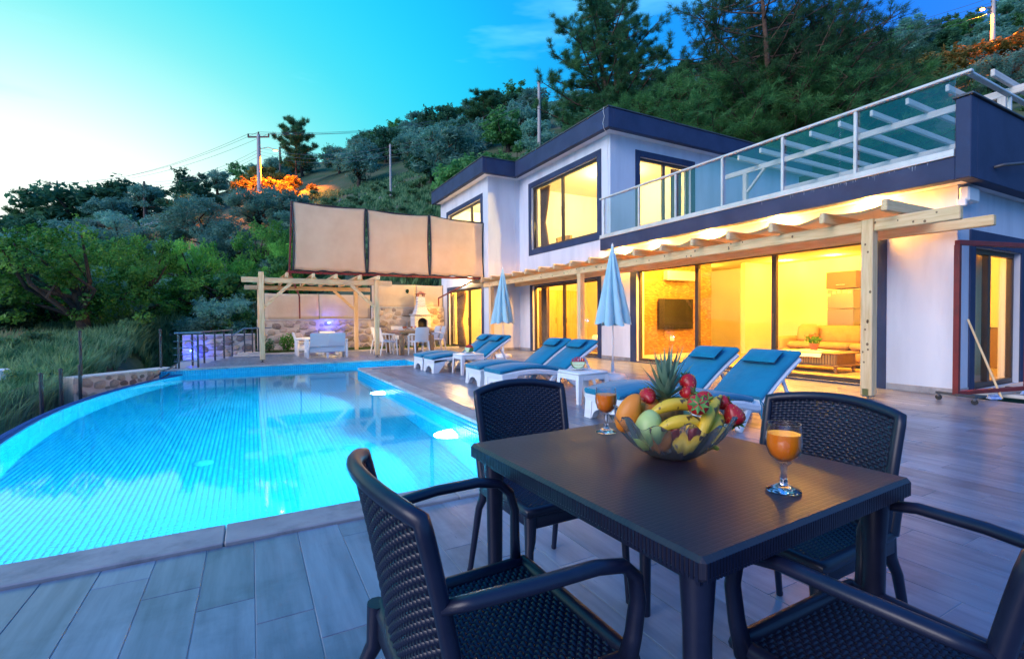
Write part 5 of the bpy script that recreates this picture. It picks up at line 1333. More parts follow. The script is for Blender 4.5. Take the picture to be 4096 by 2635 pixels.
# ================================================================ sun loungers
def lounger_path(n=14):
    p = []
    for i in range(n+1):
        x = 1.14*i/n; z = .285+.055*math.sin(math.pi*min(1, x/1.05))**1.0 - .02*max(0, x-.9)/.24
        p.append((x, z))
    return p
def make_lounger():
    t = thing('sun_lounger', 'x', 'sun lounger')
    def B(mb, nm, mt='white_rattan', par=None, sm=40): return link(bpy.data.objects.new(nm, raw_mesh(nm, mb.v, mb.f, mt, sm)), par or t)
    base = lounger_path(); hinge = base[-1]
    m = MB(); m.slab([(x, z-.055) for x, z in base], .315, .085, .02); B(m, 'bed_frame')
    # end panel with arch between the two feet
    m = MB()
    w = .315; n = 10
    arch = [(-.20+.40*i/n, .13*math.sin(math.pi*i/n)**.5) for i in range(n+1)]
    for i in range(n):
        (a, za), (b, zb_) = arch[i], arch[i+1]
        m.add([(.0, a, za), (.0, b, zb_), (.02, b, .27), (.02, a, .27), (.07, a, za), (.07, b, zb_), (.07, b, .27), (.07, a, .27)], [(0, 3, 2, 1), (4, 5, 6, 7), (0, 1, 5, 4), (2, 3, 7, 6)])
    B(m, 'end_panel')
    for s in (-1, 1):
        m = MB(); m.add([(-.012, s*.200, 0), (-.012, s*.315, 0), (.10, s*.315, 0), (.10, s*.22, 0), (.012, s*.20, .27), (.012, s*.315, .27), (.30, s*.315, .27), (.30, s*.22, .27)], [(0, 1, 5, 4), (1, 2, 6, 5), (2, 3, 7, 6), (3, 0, 4, 7), (4, 5, 6, 7), (0, 3, 2, 1)]); B(m, 'leg', sm=None)
        m = MB(); m.beam((1.02, s*.275, .26), (.82, s*.285, 0), .055, .075, .01); B(m, 'leg')
        m = MB(); m.beam((1.10, s*.26, .25), (1.42, s*.27, 0), .05, .07, .01); B(m, 'leg')
    # backrest frame
    hx, hz = hinge; L_ = .80; an = R(33)
    bp = [(hx+L_*k/8*math.cos(an)+.02, hz-.045+L_*k/8*math.sin(an)+.02*math.sin(math.pi*k/8)) for k in range(9)]
    m = MB(); m.slab(bp, .305, .06, .02); B(m, 'back_frame')
    for s in (-1, 1):
        m = MB(); m.beam((bp[5][0], s*.24, bp[5][1]-.03), (bp[5][0]+.16, s*.255, .19), .03, .04, .006); B(m, 'back_support', 'white_plastic')
        m = MB(); m.beam((1.0, s*.26, .19), (1.75, s*.26, .15), .035, .05, .006); B(m, 'rear_rail', 'white_plastic')
        m = MB(); m.beam((1.74, s*.26, .15), (1.80, s*.27, 0), .04, .05, .006); B(m, 'rear_foot', 'white_plastic')
    # mattress
    mp = [(x-.02, z+.022) for x, z in base[:-1]]
    m = MB(); m.slab(mp, .300, .062, .022); mt = B(m, 'mattress', 'cushion', sm=60)
    m = MB(); m.slab([(x+(-.018), z+.058) for x, z in [(a+.035, b+.01) for a, b in bp]], .295, .062, .022); B(m, 'back_cushion', 'cushion', sm=60)
    # pillow
    cx, cz = bp[6][0]-.055, bp[6][1]+.125
    m = MB(); M = Matrix.Translation((cx, 0, cz)) @ Matrix.Rotation(-an, 4, 'Y')
    def puff(u, v, s):
        a, b = 2*u-1, 2*v-1; k = (1-abs(a)**2.6)*(1-abs(b)**2.6)
        return M @ Vector((b*.105, a*.20*(1-.03*(1-abs(b))), s*(.006+.045*max(0, k)**.5)))
    m.grid(lambda u, v: puff(u, v, 1), 14, 10); m.grid(lambda u, v: puff(u, v, -1), 14, 10); pil = B(m, 'pillow', 'cushion', sm=70)
    m = MB()
    for y in (-.10, .10):
        m.beam((cx+.05, y, cz+.06), (bp[8][0]-.015, y, bp[8][1]+.09), .025, .006, .001); m.beam((bp[8][0]-.015, y, bp[8][1]+.09), (bp[8][0]+.03, y, bp[8][1]-.05), .025, .006, .001)
    B(m, 'strap', 'cushion', pil, sm=None)
    m = MB(); m.tube([(1.13, -.30, .30), (1.14, -.315, .22), (1.13, -.318, .10)], .006, 6); m.tube([(1.13, -.30, .30), (1.17, -.316, .24), (1.18, -.318, .13)], .006, 6); B(m, 'tie_ribbon', 'cushion', mt)
    return t
lg = make_lounger()
lab = ['white rattan sun lounger with blue cushion by the stepped recess, beside the watermelon table', 'white rattan sun lounger with blue cushion, the one closest to the white dining chairs',
       'white rattan sun lounger with blue cushion in the middle pair, beside the closer watermelon table', 'white rattan sun lounger with blue cushion in the middle pair, next to the farther table',
       'white rattan sun lounger with blue cushion nearest the dark dining table', 'white rattan sun lounger with blue cushion behind the pineapple crown']
for i, (y, l) in enumerate(zip((9.88, 10.62, 6.78, 7.56, 3.34, 4.10), lab)):
    o = lg if i == 0 else copy_tree(lg)
    o.location = (3.33, y, .002); o.rotation_euler = (0, 0, R((.4, -.3, .2, -.5, .3, -.2)[i])); o['label'] = l; o['group'] = 'sun loungers along the pool'
# side tables with watermelon
def make_side_table():
    t = thing('side_table', 'x', 'side table')
    def B(mb, nm): return link(bpy.data.objects.new(nm, raw_mesh(nm, mb.v, mb.f, 'white_rattan', 40)), t)
    m = MB(); m.box(-.25, .25, -.25, .25, .375, .41, .014); B(m, 'table_top')
    m = MB()
    for s in (-1, 1):
        m.box(s*.235-.012, s*.235+.012, -.17, .17, .31, .374); m.box(-.17, .17, s*.235-.012, s*.235+.012, .31, .374)
    B(m, 'apron')
    for a in (-1, 1):
        for b in (-1, 1):
            m = MB(); 
            vs = [(a*.17, b*.245, .374), (a*.245, b*.245, .374), (a*.245, b*.17, .374), (a*.20, b*.20, .374), (a*.215, b*.262, 0), (a*.262, b*.262, 0), (a*.262, b*.215, 0), (a*.225, b*.225, 0)]
            m.add(vs, [(0, 1, 5, 4), (1, 2, 6, 5), (2, 3, 7, 6), (3, 0, 4, 7), (4, 5, 6, 7), (0, 3, 2, 1)]); B(m, 'leg')
    return t
s1 = make_side_table(); s2 = copy_tree(s1)
mat('melon_rind', (.05, .16, .03), .4, (.12, .30, .07), 9); mat('melon_white', (.62, .70, .42), .5); mat('melon_flesh', (.62, .04, .05), .4, (.48, .02, .04), 20)
def watermelon(x, y, z, rz, label, lab2):
    plate(x, y, z, lab2, None, .11)
    t = thing('watermelon', label, 'watermelon', (x, y, z+.012), rz)
    def B(mb, nm, mt): return link(bpy.data.objects.new(nm, raw_mesh(nm, mb.v, mb.f, mt, 40)), t)
    def wedge(r, h, nm, mt, n=16):
        m = MB(); ring = []
        for k in range(3):
            yy = (-1, 0, 1)[k]*h; rr = r*(1 if k == 1 else .9)
            ring += [(rr*math.cos(math.pi*(1+i/n)), yy, rr*math.sin(math.pi*(1+i/n))+.105) for i in range(n+1)]
        w = n+1; fs = [(k*w+i, k*w+i+1, (k+1)*w+i+1, (k+1)*w+i) for k in range(2) for i in range(n)]
        fs += [tuple(range(w)), tuple(2*w+i for i in range(w)), (0, w, 2*w, 2*w+n, w+n, n)]
        m.add(ring, fs); B(m, nm, mt)
    wedge(.105, .050, 'rind', 'melon_rind'); wedge(.098, .0515, 'pith', 'melon_white')
    for i in range(6):
        m = MB(); x_ = -.075+.03*i; h = .055+.045*math.sin(math.pi*(i+.5)/6)
        m.add([(x_-.011, -.053, .06), (x_+.011, -.053, .06), (x_+.011, .053, .06), (x_-.011, .053, .06), (x_-.006, -.02, .09+h*.8), (x_+.006, -.02, .09+h*.8), (x_+.006, .03, .09+h*.8), (x_-.006, .03, .09+h*.8)], [(0, 1, 5, 4), (1, 2, 6, 5), (2, 3, 7, 6), (3, 0, 4, 7), (4, 5, 6, 7), (0, 3, 2, 1)])
        B(m, 'flesh_slice', 'melon_flesh')
for o, (x, y), l in ((s1, (3.96, 5.30), 'white rattan side table with watermelon, beside the closer middle lounger'), (s2, (3.96, 9.22), 'white rattan side table with watermelon, between the recess loungers and the middle pair')):
    o.location = (x, y, .002); o['label'] = l; o['group'] = 'side tables between the loungers'
watermelon(3.93, 5.36, .413, R(-32), 'cut watermelon wedge on the side table nearer the dark dining table', 'white plate under the watermelon nearer the dark dining table')
watermelon(4.0, 9.26, .413, R(-80), 'cut watermelon wedge on the side table by the stepped pool recess', 'white plate under the watermelon by the stepped pool recess')

# ================================================================ closed parasols
def parasol(x, y, h, label, seed):
    t = thing('parasol', label, 'parasol', (x, y, 0), 0, 'closed parasols')
    m = MB(); m.lathe([(.0, .30), (.028, .30), (.032, .22), (.030, .12), (.22, .09), (.25, .05), (.25, .002), (0, .002)], 24, (x, y, 0)); build(m, 'base', 'white_plastic', t, smooth=50)
    m = MB(); m.tube([(x, y, .25), (x, y, h-.03)], .016, 12); build(m, 'pole', 'white_metal', t, smooth=60)
    q = random.Random(seed); n = 96; prof = []
    z0, z1 = 1.02, h
    ks = 22; ph = [q.uniform(-.35, .35) for _ in range(8)]
    m = MB(); vs = []
    for i in range(ks+1):
        v = i/ks
        for j in range(n):
            a = 2*math.pi*j/n
            fold = abs(math.sin(4*a+ph[int(j/n*8)]*0))
            swirl = .25*v
            fj = int(j/n*8) % 8; r = .018 + .34*v**(1.0+.25*ph[fj])*(.60+.40*fold*(1+.5*ph[fj])) + .016*math.sin(3*a+seed+2*v)*v + .006*math.sin(23*v+5*a)*v
            zz = z1-(z1-z0)*v*(1+.045*(fold-.5)*(v**3)) + .02*math.sin(2*a+seed)*v**4
            vs.append((x+r*math.cos(a+swirl), y+r*math.sin(a+swirl), zz))
    fs = [(i*n+j, i*n+(j+1) % n, (i+1)*n+(j+1) % n, (i+1)*n+j) for i in range(ks) for j in range(n)]
    # folded-in hem
    for j in range(n):
        a = 2*math.pi*j/n; b = vs[ks*n+j]; vs.append((x+(b[0]-x)*.55, y+(b[1]-y)*.55, b[2]+.10))
    fs += [(ks*n+j, ks*n+(j+1) % n, (ks+1)*n+(j+1) % n, (ks+1)*n+j) for j in range(n)]
    m.add(vs, fs); build(m, 'canopy', 'parasol', t, smooth=55)
    m = MB(); m.lathe([(.018, h-.02), (.02, h+.01), (.008, h+.05), (0, h+.055)], 12, (x, y, 0)); build(m, 'finial', 'white_plastic', t, smooth=60)
parasol(5.86, 6.92, 2.44, 'closed white parasol behind the middle pair of loungers', 3)
parasol(6.48, 12.5, 2.58, 'closed white parasol behind the loungers by the stepped recess', 5)

# ================================================================ things at the right corner
rf = thing('red_metal_frame', 'red steel frame on castors standing at the house corner', 'frame', (7.9, 2.6, 0))
A, Bp = Vector((7.98, 2.72, 0)), Vector((9.3, 2.42, 0))
m = MB(); m.beam(A+Vector((0, 0, .10)), A+Vector((0, 0, 2.02)), .06, .06, .003); build(m, 'upright', 'red_steel', rf)
m = MB(); m.beam(Bp+Vector((0, 0, .10)), Bp+Vector((0, 0, 2.02)), .06, .06, .003); build(m, 'upright', 'red_steel', rf)
m = MB(); m.beam(A+Vector((-.02, 0, 2.05)), Bp+Vector((.02, 0, 2.05)), .06, .06, .003); build(m, 'top_bar', 'red_steel', rf)
m = MB(); m.beam(A+Vector((-.02, 0, .12)), Bp+Vector((.02, 0, .12)), .06, .05, .003); build(m, 'bottom_bar', 'red_steel', rf)
for P0 in (A, Bp): m = MB(); m.beam(P0+Vector((-.06, -.22, .10)), P0+Vector((.06, .22, .10)), .06, .03, .003); build(m, 'foot_bar', 'steel_dark', rf)
for P0 in (A, Bp):
    for s in (-1, 1):
        c = P0+Vector((.055*s, .2*s, .035)); m = MB(); m.tube([c+Vector((-.012, 0, 0)), c+Vector((.012, 0, 0))], .034, 14); w = build(m, 'castor', 'black_rubber', rf, smooth=50)
        m = MB(); m.box(c.x-.02, c.x+.02, c.y-.014, c.y+.014, .05, .085, .003); build(m, 'castor_fork', 'steel', w)
m = MB(); m.tube([(8.72, 2.5, .012), (8.84, Y0-.025, 1.06)], .014, 8); build_at(m, 'broomstick', 'wood_pale_z', (8.72, 2.5, 0), smooth=60, label='pale wooden stick leaning against the house corner', cat='stick')
m = MB(); m.box(8.95, 11.4, 1.9, 2.88, .001, .05, .01); build_at(m, 'concrete_step', 'cap_stone', (10, 2.4, 0), label='rough concrete strip in front of the side door', cat='step')
mat('plastic_bag', (.10, .22, .55), .5, (.5, .6, .7), 14)
for i, (x, y, s, l) in enumerate(((8.62, 2.55, .06, 'crumpled blue plastic scrap beside the red frame foot'), (9.05, 2.35, .05, 'small pale plastic bottle lying under the red frame'), (9.25, 2.7, .045, 'pale rag on the concrete strip by the side door'))):
    m = MB(); z = .001 if x < 8.95 else .05; m.ell((x, y, z+s*.55), (s*1.5, s, s*.6), 12, 8, None, lambda p: 1+.25*math.sin(7*p.x+5*p.y+i)+.15*math.sin(13*p.z)); build_at(m, 'plastic_scrap', 'plastic_bag', (x, y, z), label=l, cat='litter', smooth=30)
# sandals at the wing corner
for k in range(2):
    m = MB(); cx_, cy_ = 6.92+.13*k, 18.62-.25*k
    m.ell((cx_, cy_, .014), (.045, .125, .012), 16, 6); m.tube([(cx_-.035, cy_+.03, .02), (cx_, cy_+.06, .06), (cx_+.035, cy_+.03, .02)], .008, 6)
    build_at(m, 'sandal', 'bark', (cx_, cy_, .002), smooth=60, label='brown sandal left on the tiles by the wing door', cat='sandal', group='pair of sandals')
# ================================================================ vegetation
def leaves_mesh(name, P, N, size, asp, material, q, fold=.3):
    "P (n,3) leaf centres, N (n,3) preferred normals; one folded rhombus per leaf"
    n = len(P); N = N + q.normal(0, .7, (n, 3)); N /= np.linalg.norm(N, axis=1)[:, None]+1e-9
    A = np.cross(N, q.normal(size=(n, 3))); A /= np.linalg.norm(A, axis=1)[:, None]+1e-9; B = np.cross(N, A)
    s = size*q.uniform(.6, 1.3, n)[:, None]
    V = np.stack([P-A*s, P+B*s*asp+N*s*fold*.3, P+A*s, P-B*s*asp+N*s*fold*.3], 1).reshape(-1, 3)
    return np_mesh(name, V, np.arange(4*n).reshape(-1, 4), material)
def lump_points(lumps, n, q, shell=.55):
    w = np.array([l[3]**2 for l in lumps]); idx = q.choice(len(lumps), n, p=w/w.sum()); L = np.array([(l[0], l[1], l[2]) for l in lumps]); Rr = np.array([l[3] for l in lumps])
    d = q.normal(size=(n, 3)); d /= np.linalg.norm(d, axis=1)[:, None]; r = q.uniform(shell**3, 1, n)**(1/3)
    off = d*r[:, None]*Rr[idx][:, None]; off[:, 2] *= .75
    return L[idx]+off, d
def broad_tree(seed, H, W, nl, size, material, asp=.38, trunk_h=.35, nlump=26, gap=.0, lean=0.0, spread=1.0, bark='bark', lr=.112):
    q = np.random.RandomState(seed); lumps = []
    for i in range(nlump):
        a = q.uniform(0, 2*np.pi); rr = W/2*np.sqrt(q.uniform(0, 1))*.82; zz = H*(trunk_h+(1-trunk_h)*q.uniform(.12, .88))
        lim = np.sqrt(max(0.05, 1-((zz/H-trunk_h)/(1-trunk_h)*1.6-.55)**2)); rr *= min(1, lim*1.1)
        lumps.append((rr*np.cos(a)+lean*zz, rr*np.sin(a), zz, W*lr*q.uniform(.7, 1.35)))
    P, D = lump_points(lumps, int(nl*.78), q)
    # ragged outline: leafy twigs that stick out of the clumps
    ns = int(nl*.22/10); tw = []
    for i in range(ns):
        l = lumps[q.randint(len(lumps))]; d = q.normal(size=3); d[2] = abs(d[2])*.8; d /= np.linalg.norm(d); c = np.array(l[:3])
        for k in range(10): tw.append(c+d*l[3]*(.8+.75*k/10)+q.normal(0, size*.55, 3))
    P = np.concatenate([P, np.array(tw)]); D = np.concatenate([D, q.normal(size=(len(tw), 3))])
    me = leaves_mesh('crown', P, D+np.array([0, 0, .5]), size, asp, material, q)
    m = MB(); top = Vector((lean*H*.5, 0, H*.55)); 
    m.tube([(0, 0, -.6), (q.normal(0, .03), q.normal(0, .03), H*.12), (lean*H*.25+q.normal(0, .06), q.normal(0, .06), H*.30), top], [W*.055, W*.042, W*.034, W*.018], 9)
    for i, l in enumerate(lumps[:16]):
        s = Vector((lean*H*.25, 0, H*q.uniform(.2, .42))); e = Vector((l[0], l[1], l[2])); mid = s.lerp(e, .5)+Vector((q.normal(0, .08*W), q.normal(0, .08*W), -.05*H*q.uniform(-.5, 1)))
        m.tube([s, mid, e], [W*.020, W*.013, W*.005], 6)
    return raw_mesh('trunk', m.v, m.f, bark, 60, False), me
def pine_tree(seed, H, W, nt, needle, material, bare=.25, flat=False, sparse=1.0, stems=1, conic=.9, nw=.05):
    q = np.random.RandomState(seed); m = MB(); tips = []
    for st in range(stems):
        bx, by = (q.normal(0, W*.16), q.normal(0, W*.16)) if stems > 1 else (0, 0); hh = H*(1 if st == 0 else q.uniform(.7, .98))
        tr = [Vector((bx*.2, by*.2, -.6)), Vector((bx*.6+q.normal(0, .1), by*.6, hh*.3)), Vector((bx+q.normal(0, .15), by, hh*.65)), Vector((bx*1.1, by*1.1, hh))]
        m.tube(tr, [H*.020, H*.016, H*.010, H*.003], 8)
        def tp(t):
            k = min(2.999, t*3); i = int(k); return tr[i].lerp(tr[i+1], k-i)
        nb = int((34 if not flat else 24)*(1 if stems == 1 else 1.25))
        for i in range(nb):
            t = bare+(1-bare)*((i+q.uniform(0, 1))/nb); s = tp(t); a = i*2.4+q.uniform(-.4, .4)
            Lb = W/2*((1-t)**.7*conic+.18 if not flat else (.35+.6*math.sin(min(1, t)*3.0)))*q.uniform(.7, 1.15)
            e = s+Vector((math.cos(a)*Lb, math.sin(a)*Lb, Lb*q.uniform(.15, .55)))
            mid = s.lerp(e, .5)+Vector((0, 0, -Lb*.07)); m.tube([s, mid, e], [H*.005, H*.0035, H*.0015], 5)
            ns = max(4, int(11*Lb/(W/2)+4))
            for k in range(ns):
                u = .35+.65*(k+q.uniform(0, 1))/ns; p = s.lerp(e, u)+Vector((0, 0, -Lb*.07*4*u*(1-u)))
                tw = Vector((q.normal(0, 1), q.normal(0, 1), q.uniform(.1, 1.0))).normalized()*W*.075*q.uniform(.6, 1.4)
                m.tube([p, p+tw], [H*.0016, H*.0008], 4, caps=False); tips.append((p+tw, tw.normalized())); tips.append((p+tw*.55, tw.normalized()))
            tips.append((e, (e-mid).normalized()))
    T_ = np.array([list(t[0]) for t in tips]); D = np.array([list(t[1]) for t in tips])
    k = max(1, int(nt/len(tips))); P = np.repeat(T_, k, 0); Dd = np.repeat(D, k, 0); n = len(P)
    P = P + q.normal(0, needle*.22, (n, 3)); d = Dd*.9+q.normal(0, .75, (n, 3)); d[:, 2] += .25; d /= np.linalg.norm(d, axis=1)[:, None]
    side = np.cross(d, q.normal(size=(n, 3))); side /= np.linalg.norm(side, axis=1)[:, None]+1e-9; Ln = needle*q.uniform(.6, 1.25, n)[:, None]; w = needle*nw
    V = np.stack([P-side*w, P+side*w, P+d*Ln], 1).reshape(-1, 3)
    return raw_mesh('trunk', m.v, m.f, 'bark_pine', 60, False), np_mesh('crown', V, np.arange(3*n).reshape(-1, 3), material)
PROTO = {}
def proto(k, fn, *a, **kw): PROTO[k] = fn(*a, **kw)
for i in range(3): proto(('olive', i), broad_tree, 100+i, 4.2, 4.4, 5200, .15, 'leaf_olive', .34, .20, 38)
for i in range(2): proto(('olive_near', i), broad_tree, 110+i, 4.4, 4.6, 15000, .085, 'leaf_olive', .34, .22, 34)
for i in range(3): proto(('dark', i), broad_tree, 120+i, 4.2, 4.2, 5200, .15, 'leaf_dark', .45, .13, 36)
for i in range(2): proto(('dark_near', i), broad_tree, 126+i, 4.4, 4.4, 15000, .085, 'leaf_dark', .45, .12, 34)
for i in range(3): proto(('oak', i), broad_tree, 130+i, 5.0, 5.4, 9500, .075, 'leaf_oak', .55, .10, 52, lean=(.15, -.12, .05)[i], lr=.082)
for i in range(2): proto(('green', i), broad_tree, 140+i, 4.0, 4.2, 4600, .15, 'leaf_pine_light', .45, .18, 26)
for i in range(3): proto(('shrub', i), broad_tree, 150+i, 1.3, 1.7, 1500, .08, 'leaf_shrub', .4, .02, 14)
for i in range(2): proto(('yellow', i), broad_tree, 160+i, 2.6, 3.2, 3000, .12, 'leaf_yellow', .4, .05, 20)
proto(('pine', 0), pine_tree, 170, 9.0, 5.2, 26000, .40, 'leaf_pine', .15)
proto(('pine', 1), pine_tree, 171, 8.0, 5.0, 26000, .40, 'leaf_pine', .35, flat=True)
proto(('pine_big', 0), pine_tree, 180, 11.5, 8.6, 190000, .28, 'leaf_pine', .10, stems=2, conic=1.0, nw=.03)
proto(('pine_big', 1), pine_tree, 186, 10.5, 11.0, 330000, .28, 'leaf_pine', .06, stems=6, conic=1.05, nw=.03)
proto(('pine_low', 0), pine_tree, 190, 5.0, 6.0, 110000, .24, 'leaf_pine_light', .02, stems=3, conic=1.15, nw=.035)
proto(('pine_low', 1), pine_tree, 191, 5.4, 6.0, 110000, .24, 'leaf_pine_light', .02, stems=3, conic=1.15, nw=.035)
KIND = {'olive': ('olive_tree', 'tree'), 'olive_near': ('olive_tree', 'tree'), 'dark': ('evergreen_tree', 'tree'), 'dark_near': ('evergreen_tree', 'tree'), 'oak': ('oak_tree', 'tree'), 'green': ('leafy_tree', 'tree'),
        'shrub': ('hillside_shrub', 'shrub'), 'yellow': ('golden_shrub', 'shrub'), 'pine': ('pine_tree', 'pine'), 'pine_big': ('pine_tree', 'pine'), 'pine_low': ('young_pine_tree', 'pine')}
BASE_H = {'olive': 4.2, 'olive_near': 4.4, 'dark': 4.2, 'dark_near': 4.4, 'oak': 5.0, 'green': 4.0, 'shrub': 1.3, 'yellow': 2.6, 'pine': 8.5, 'pine_big': 11, 'pine_low': 5.2}
tq = random.Random(77)
placed_trees = []
def plant(kind, x, y, h, label, group=None, w=1.0, var=None, sink=.1):
    n = len([k for k in PROTO if k[0] == kind]); v = tq.randrange(n) if var is None else var
    tm, cm_ = PROTO[kind, v]; nm, cat = KIND[kind]
    t = thing(nm, label, cat, (x, y, tz(x, y)-sink), tq.uniform(0, 6.28), group)
    s = h/BASE_H[kind]; t.scale = (s*w, s*w, s)
    for n_, me in (('trunk', tm), ('crown', cm_)): link(bpy.data.objects.new(n_, me), t)
    placed_trees.append((x, y, h*.45*w)); return t
def hero(kind, vx, vtop, d, label, w=1.0, var=None, hmin=1.0):
    x, y = at_depth(vx, d); zt = z_at(vx, vtop, x, y); h = max(hmin, zt-tz(x, y)+.1); return plant(kind, x, y, h, label, None, w, var)
# trees one can tell apart
hero('pine_big', 1478, 2, 30, 'tall dark pine with ragged crown behind the upper roof', 1.2, 0)
hero('pine_big', 1835, -40, 26, 'broad many-stemmed pine behind the glass railing', 1.05, 1)
hero('pine_low', 1690, 195, 25, 'bushy light green young pine between the upper roof and the many-stemmed pine', 1.35, 0)
hero('pine_low', 1905, 150, 24, 'bushy light green young pine behind the railing end', 1.5, 1)
hero('pine_low', 2080, 175, 27, 'bushy light green young pine towards the roof terrace pergola', 1.3, 0)
hero('dark', 1560, 215, 27, 'dark dense evergreen filling the gap between the two pines', 1.2, 0)
hero('dark', 1420, 220, 31, 'dark dense evergreen below the ragged pine', 1.2, 1)
hero('pine', 700, 278, 56, 'pine with bare reddish trunk standing above the orange lit shrubs', .9, 1)
hero('pine', 1135, 215, 58, 'dark flat-topped pine on the hill crest behind the roof', 1.5, 1)
hero('oak', 200, 520, 16.5, 'bright green leafy oak on the slope beyond the pool', 1.1, 0)
hero('oak', 310, 545, 18.5, 'bright green oak behind the grassy slope, next to the broad leafy one', .8, 1)
hero('oak', 400, 575, 24, 'young oak with thin crown and visible limbs above the meadow', .65, 2)
hero('oak', 480, 560, 20.5, 'gnarled oak with dark forked trunk beyond the railing', .75, 1)
hero('oak', 560, 600, 21.5, 'oak with hanging branches next to the garden pergola', .7, 2)
hero('oak', 620, 500, 25, 'tall oak behind the garden pergola, beside the canvas screen', .75, 0)
hero('oak', 665, 560, 23, 'leafy oak directly behind the red screen post', .6, 1)
hero('dark_near', -40, 560, 17, 'large dark evergreen at the low end of the slope', 1.4, 0)
hero('dark_near', 25, 590, 20, 'dark evergreen between the large evergreen and the leafy oak', 1.1, 1)
hero('dark_near', -10, 690, 15.5, 'dark round evergreen closest to the meadow', 1.0, 1)
hero('olive_near', 100, 545, 27, 'grey olive above the dark evergreens', 1.3, 0)
hero('olive_near', 170, 520, 32, 'grey olive behind the leafy oak', 1.3, 1)
hero('olive_near', 330, 505, 34, 'round grey-green olive above the green oaks', 1.3, 0)
hero('olive_near', 480, 465, 36, 'large dark-blue olive in the middle of the slope', 1.35, 1)
hero('olive_near', 610, 440, 38, 'tall rounded olive right below the concrete pole', 1.25, 0)
hero('olive_near', 540, 520, 30, 'grey olive behind the gnarled oak', 1.2, 1)
hero('dark', 310, 415, 66, 'broad dark evergreen on the skyline above the pale road', 1.5, 2)
hero('pine', 90, 450, 64, 'small umbrella pine on the low end of the ridge', 1.0, 1)
hero('dark', 180, 432, 66, 'dark evergreen on the ridge beside the wooden crossarm pole', 1.3, 0)
hero('dark', 245, 450, 70, 'low evergreen on the ridge between crossarm pole and pale road', 1.3, 1)
hero('dark', 20, 492, 66, 'last evergreen where the ridge drops to the horizon', 1.5, 2)
hero('yellow', 620, 395, 60, 'bright orange lit shrub at the foot of the concrete pole', 1.5, 0)
hero('yellow', 655, 405, 57, 'orange lit shrub below the bare-trunked pine', 1.3, 1)
hero('yellow', 690, 415, 54, 'orange lit shrub between the bare-trunked pine and the open slope', 1.1, 0)
hero('yellow', 575, 425, 58, 'orange tinged shrub on the road side of the concrete pole', 1.2, 1)
hero('yellow', 735, 430, 52, 'small orange tinged shrub at the edge of the open slope', 1.0, 1)
hero('yellow', 600, 415, 53, 'orange lit shrub just in front of the concrete pole', 1.3, 1)
hero('yellow', 640, 425, 51.5, 'orange lit shrub between the concrete pole and the open slope', 1.4, 0)
hero('yellow', 675, 432, 50, 'low orange lit shrub in front of the bare-trunked pine', 1.3, 1)
hero('yellow', 2120, 150, 29, 'orange tinged shrub between the young pine and the pale olive', 1.2, 0)
hero('yellow', 2200, 120, 31, 'orange tinged shrub above the roof terrace pergola', 1.2, 1)
hero('yellow', 2380, 80, 31, 'orange lit shrub below the street lamp pole', 1.4, 0)
hero('olive_near', 2320, 135, 27, 'pale olive right above the roof terrace corner', 1.3, 0)
# leafy undergrowth below the oaks
for i in range(34):
    vx = tq.uniform(40, 690); d = tq.uniform(17.5, 25); x, y = at_depth(vx, d)
    if x > -1.9 and y < 20.6: continue
    k = tq.choice(('oak', 'olive_near', 'green')); plant(k, x, y, tq.uniform(1.3, 2.4), {'oak': 'bright green sapling bush below the oaks', 'olive_near': 'grey-green olive bush below the oaks', 'green': 'mid-green leafy bush below the oaks'}[k], {'oak': 'saplings below the oaks', 'olive_near': 'olive bushes below the oaks', 'green': 'leafy bushes below the oaks'}[k], tq.uniform(1.1, 1.5), sink=.2)
# scattered wood on the hillside
def open_slope(vx, d):
    if 530 < vx < 790 and 38 < d < 62 or vx > 2060 and d < 33: return True
    return (700 < vx < 1010 and 22 < d < 46) or (720 < vx < 1000 and d < 40) or (vx < 520 and d < 24) or (300 < vx < 420 and 52 < d < 60)
groups = {'olive': ('grey-green olive tree in the hillside wood', 'hillside olive trees'), 'dark': ('dark evergreen tree in the hillside wood', 'hillside evergreens'), 'green': ('mid-green leafy tree in the hillside wood', 'hillside leafy trees'), 'shrub': ('low scrub bush on the hillside', 'hillside scrub')}
cnt = 0; tries = 0
while cnt < 215 and tries < 9000:
    tries += 1
    vx = tq.uniform(-120, 2520); d = 24+ (84-24)*tq.random()**.75
    if vx > 1250: d = 27+(58-27)*tq.random()
    if open_slope(vx, d): continue
    x, y = at_depth(vx, d)
    if 0 < x < 19.5 and y < 22.5 or (x < 19.5 and y < 20 and x > -1.5): continue
    h = tq.uniform(2.6, 4.6)*(.62 if vx > 1980 else 1); k = tq.choices(('olive', 'dark', 'green'), (5, 3.2, 2.4))[0]
    if any((x-a)**2+(y-b)**2 < (r*.62+h*.40)**2 for a, b, r in placed_trees): continue
    zone = 'above the meadow' if vx < 520 else 'round the stony slope' if vx < 1050 else 'on the ridge over the upper roof' if vx < 1400 else 'on the steep bank behind the railing'
    plant(k, x, y, h, groups[k][0].replace('in the hillside wood', zone), groups[k][1]+' '+zone, w=tq.uniform(1.0, 1.35), sink=.25); cnt += 1
cnt = 0; tries = 0
while cnt < 110 and tries < 6000:
    tries += 1
    vx = tq.uniform(-50, 2450); d = 22+45*tq.random()
    if tq.random() < .55: vx = tq.uniform(680, 1030); d = tq.uniform(22, 46)
    x, y = at_depth(vx, d)
    if x < 19.5 and y < 21 and x > -1.6: continue
    h = tq.uniform(.5, 1.2)
    if any((x-a)**2+(y-b)**2 < (r*.8+.4)**2 for a, b, r in placed_trees): continue
    plant('shrub', x, y, h, *groups['shrub'], w=1.2, sink=.05); cnt += 1
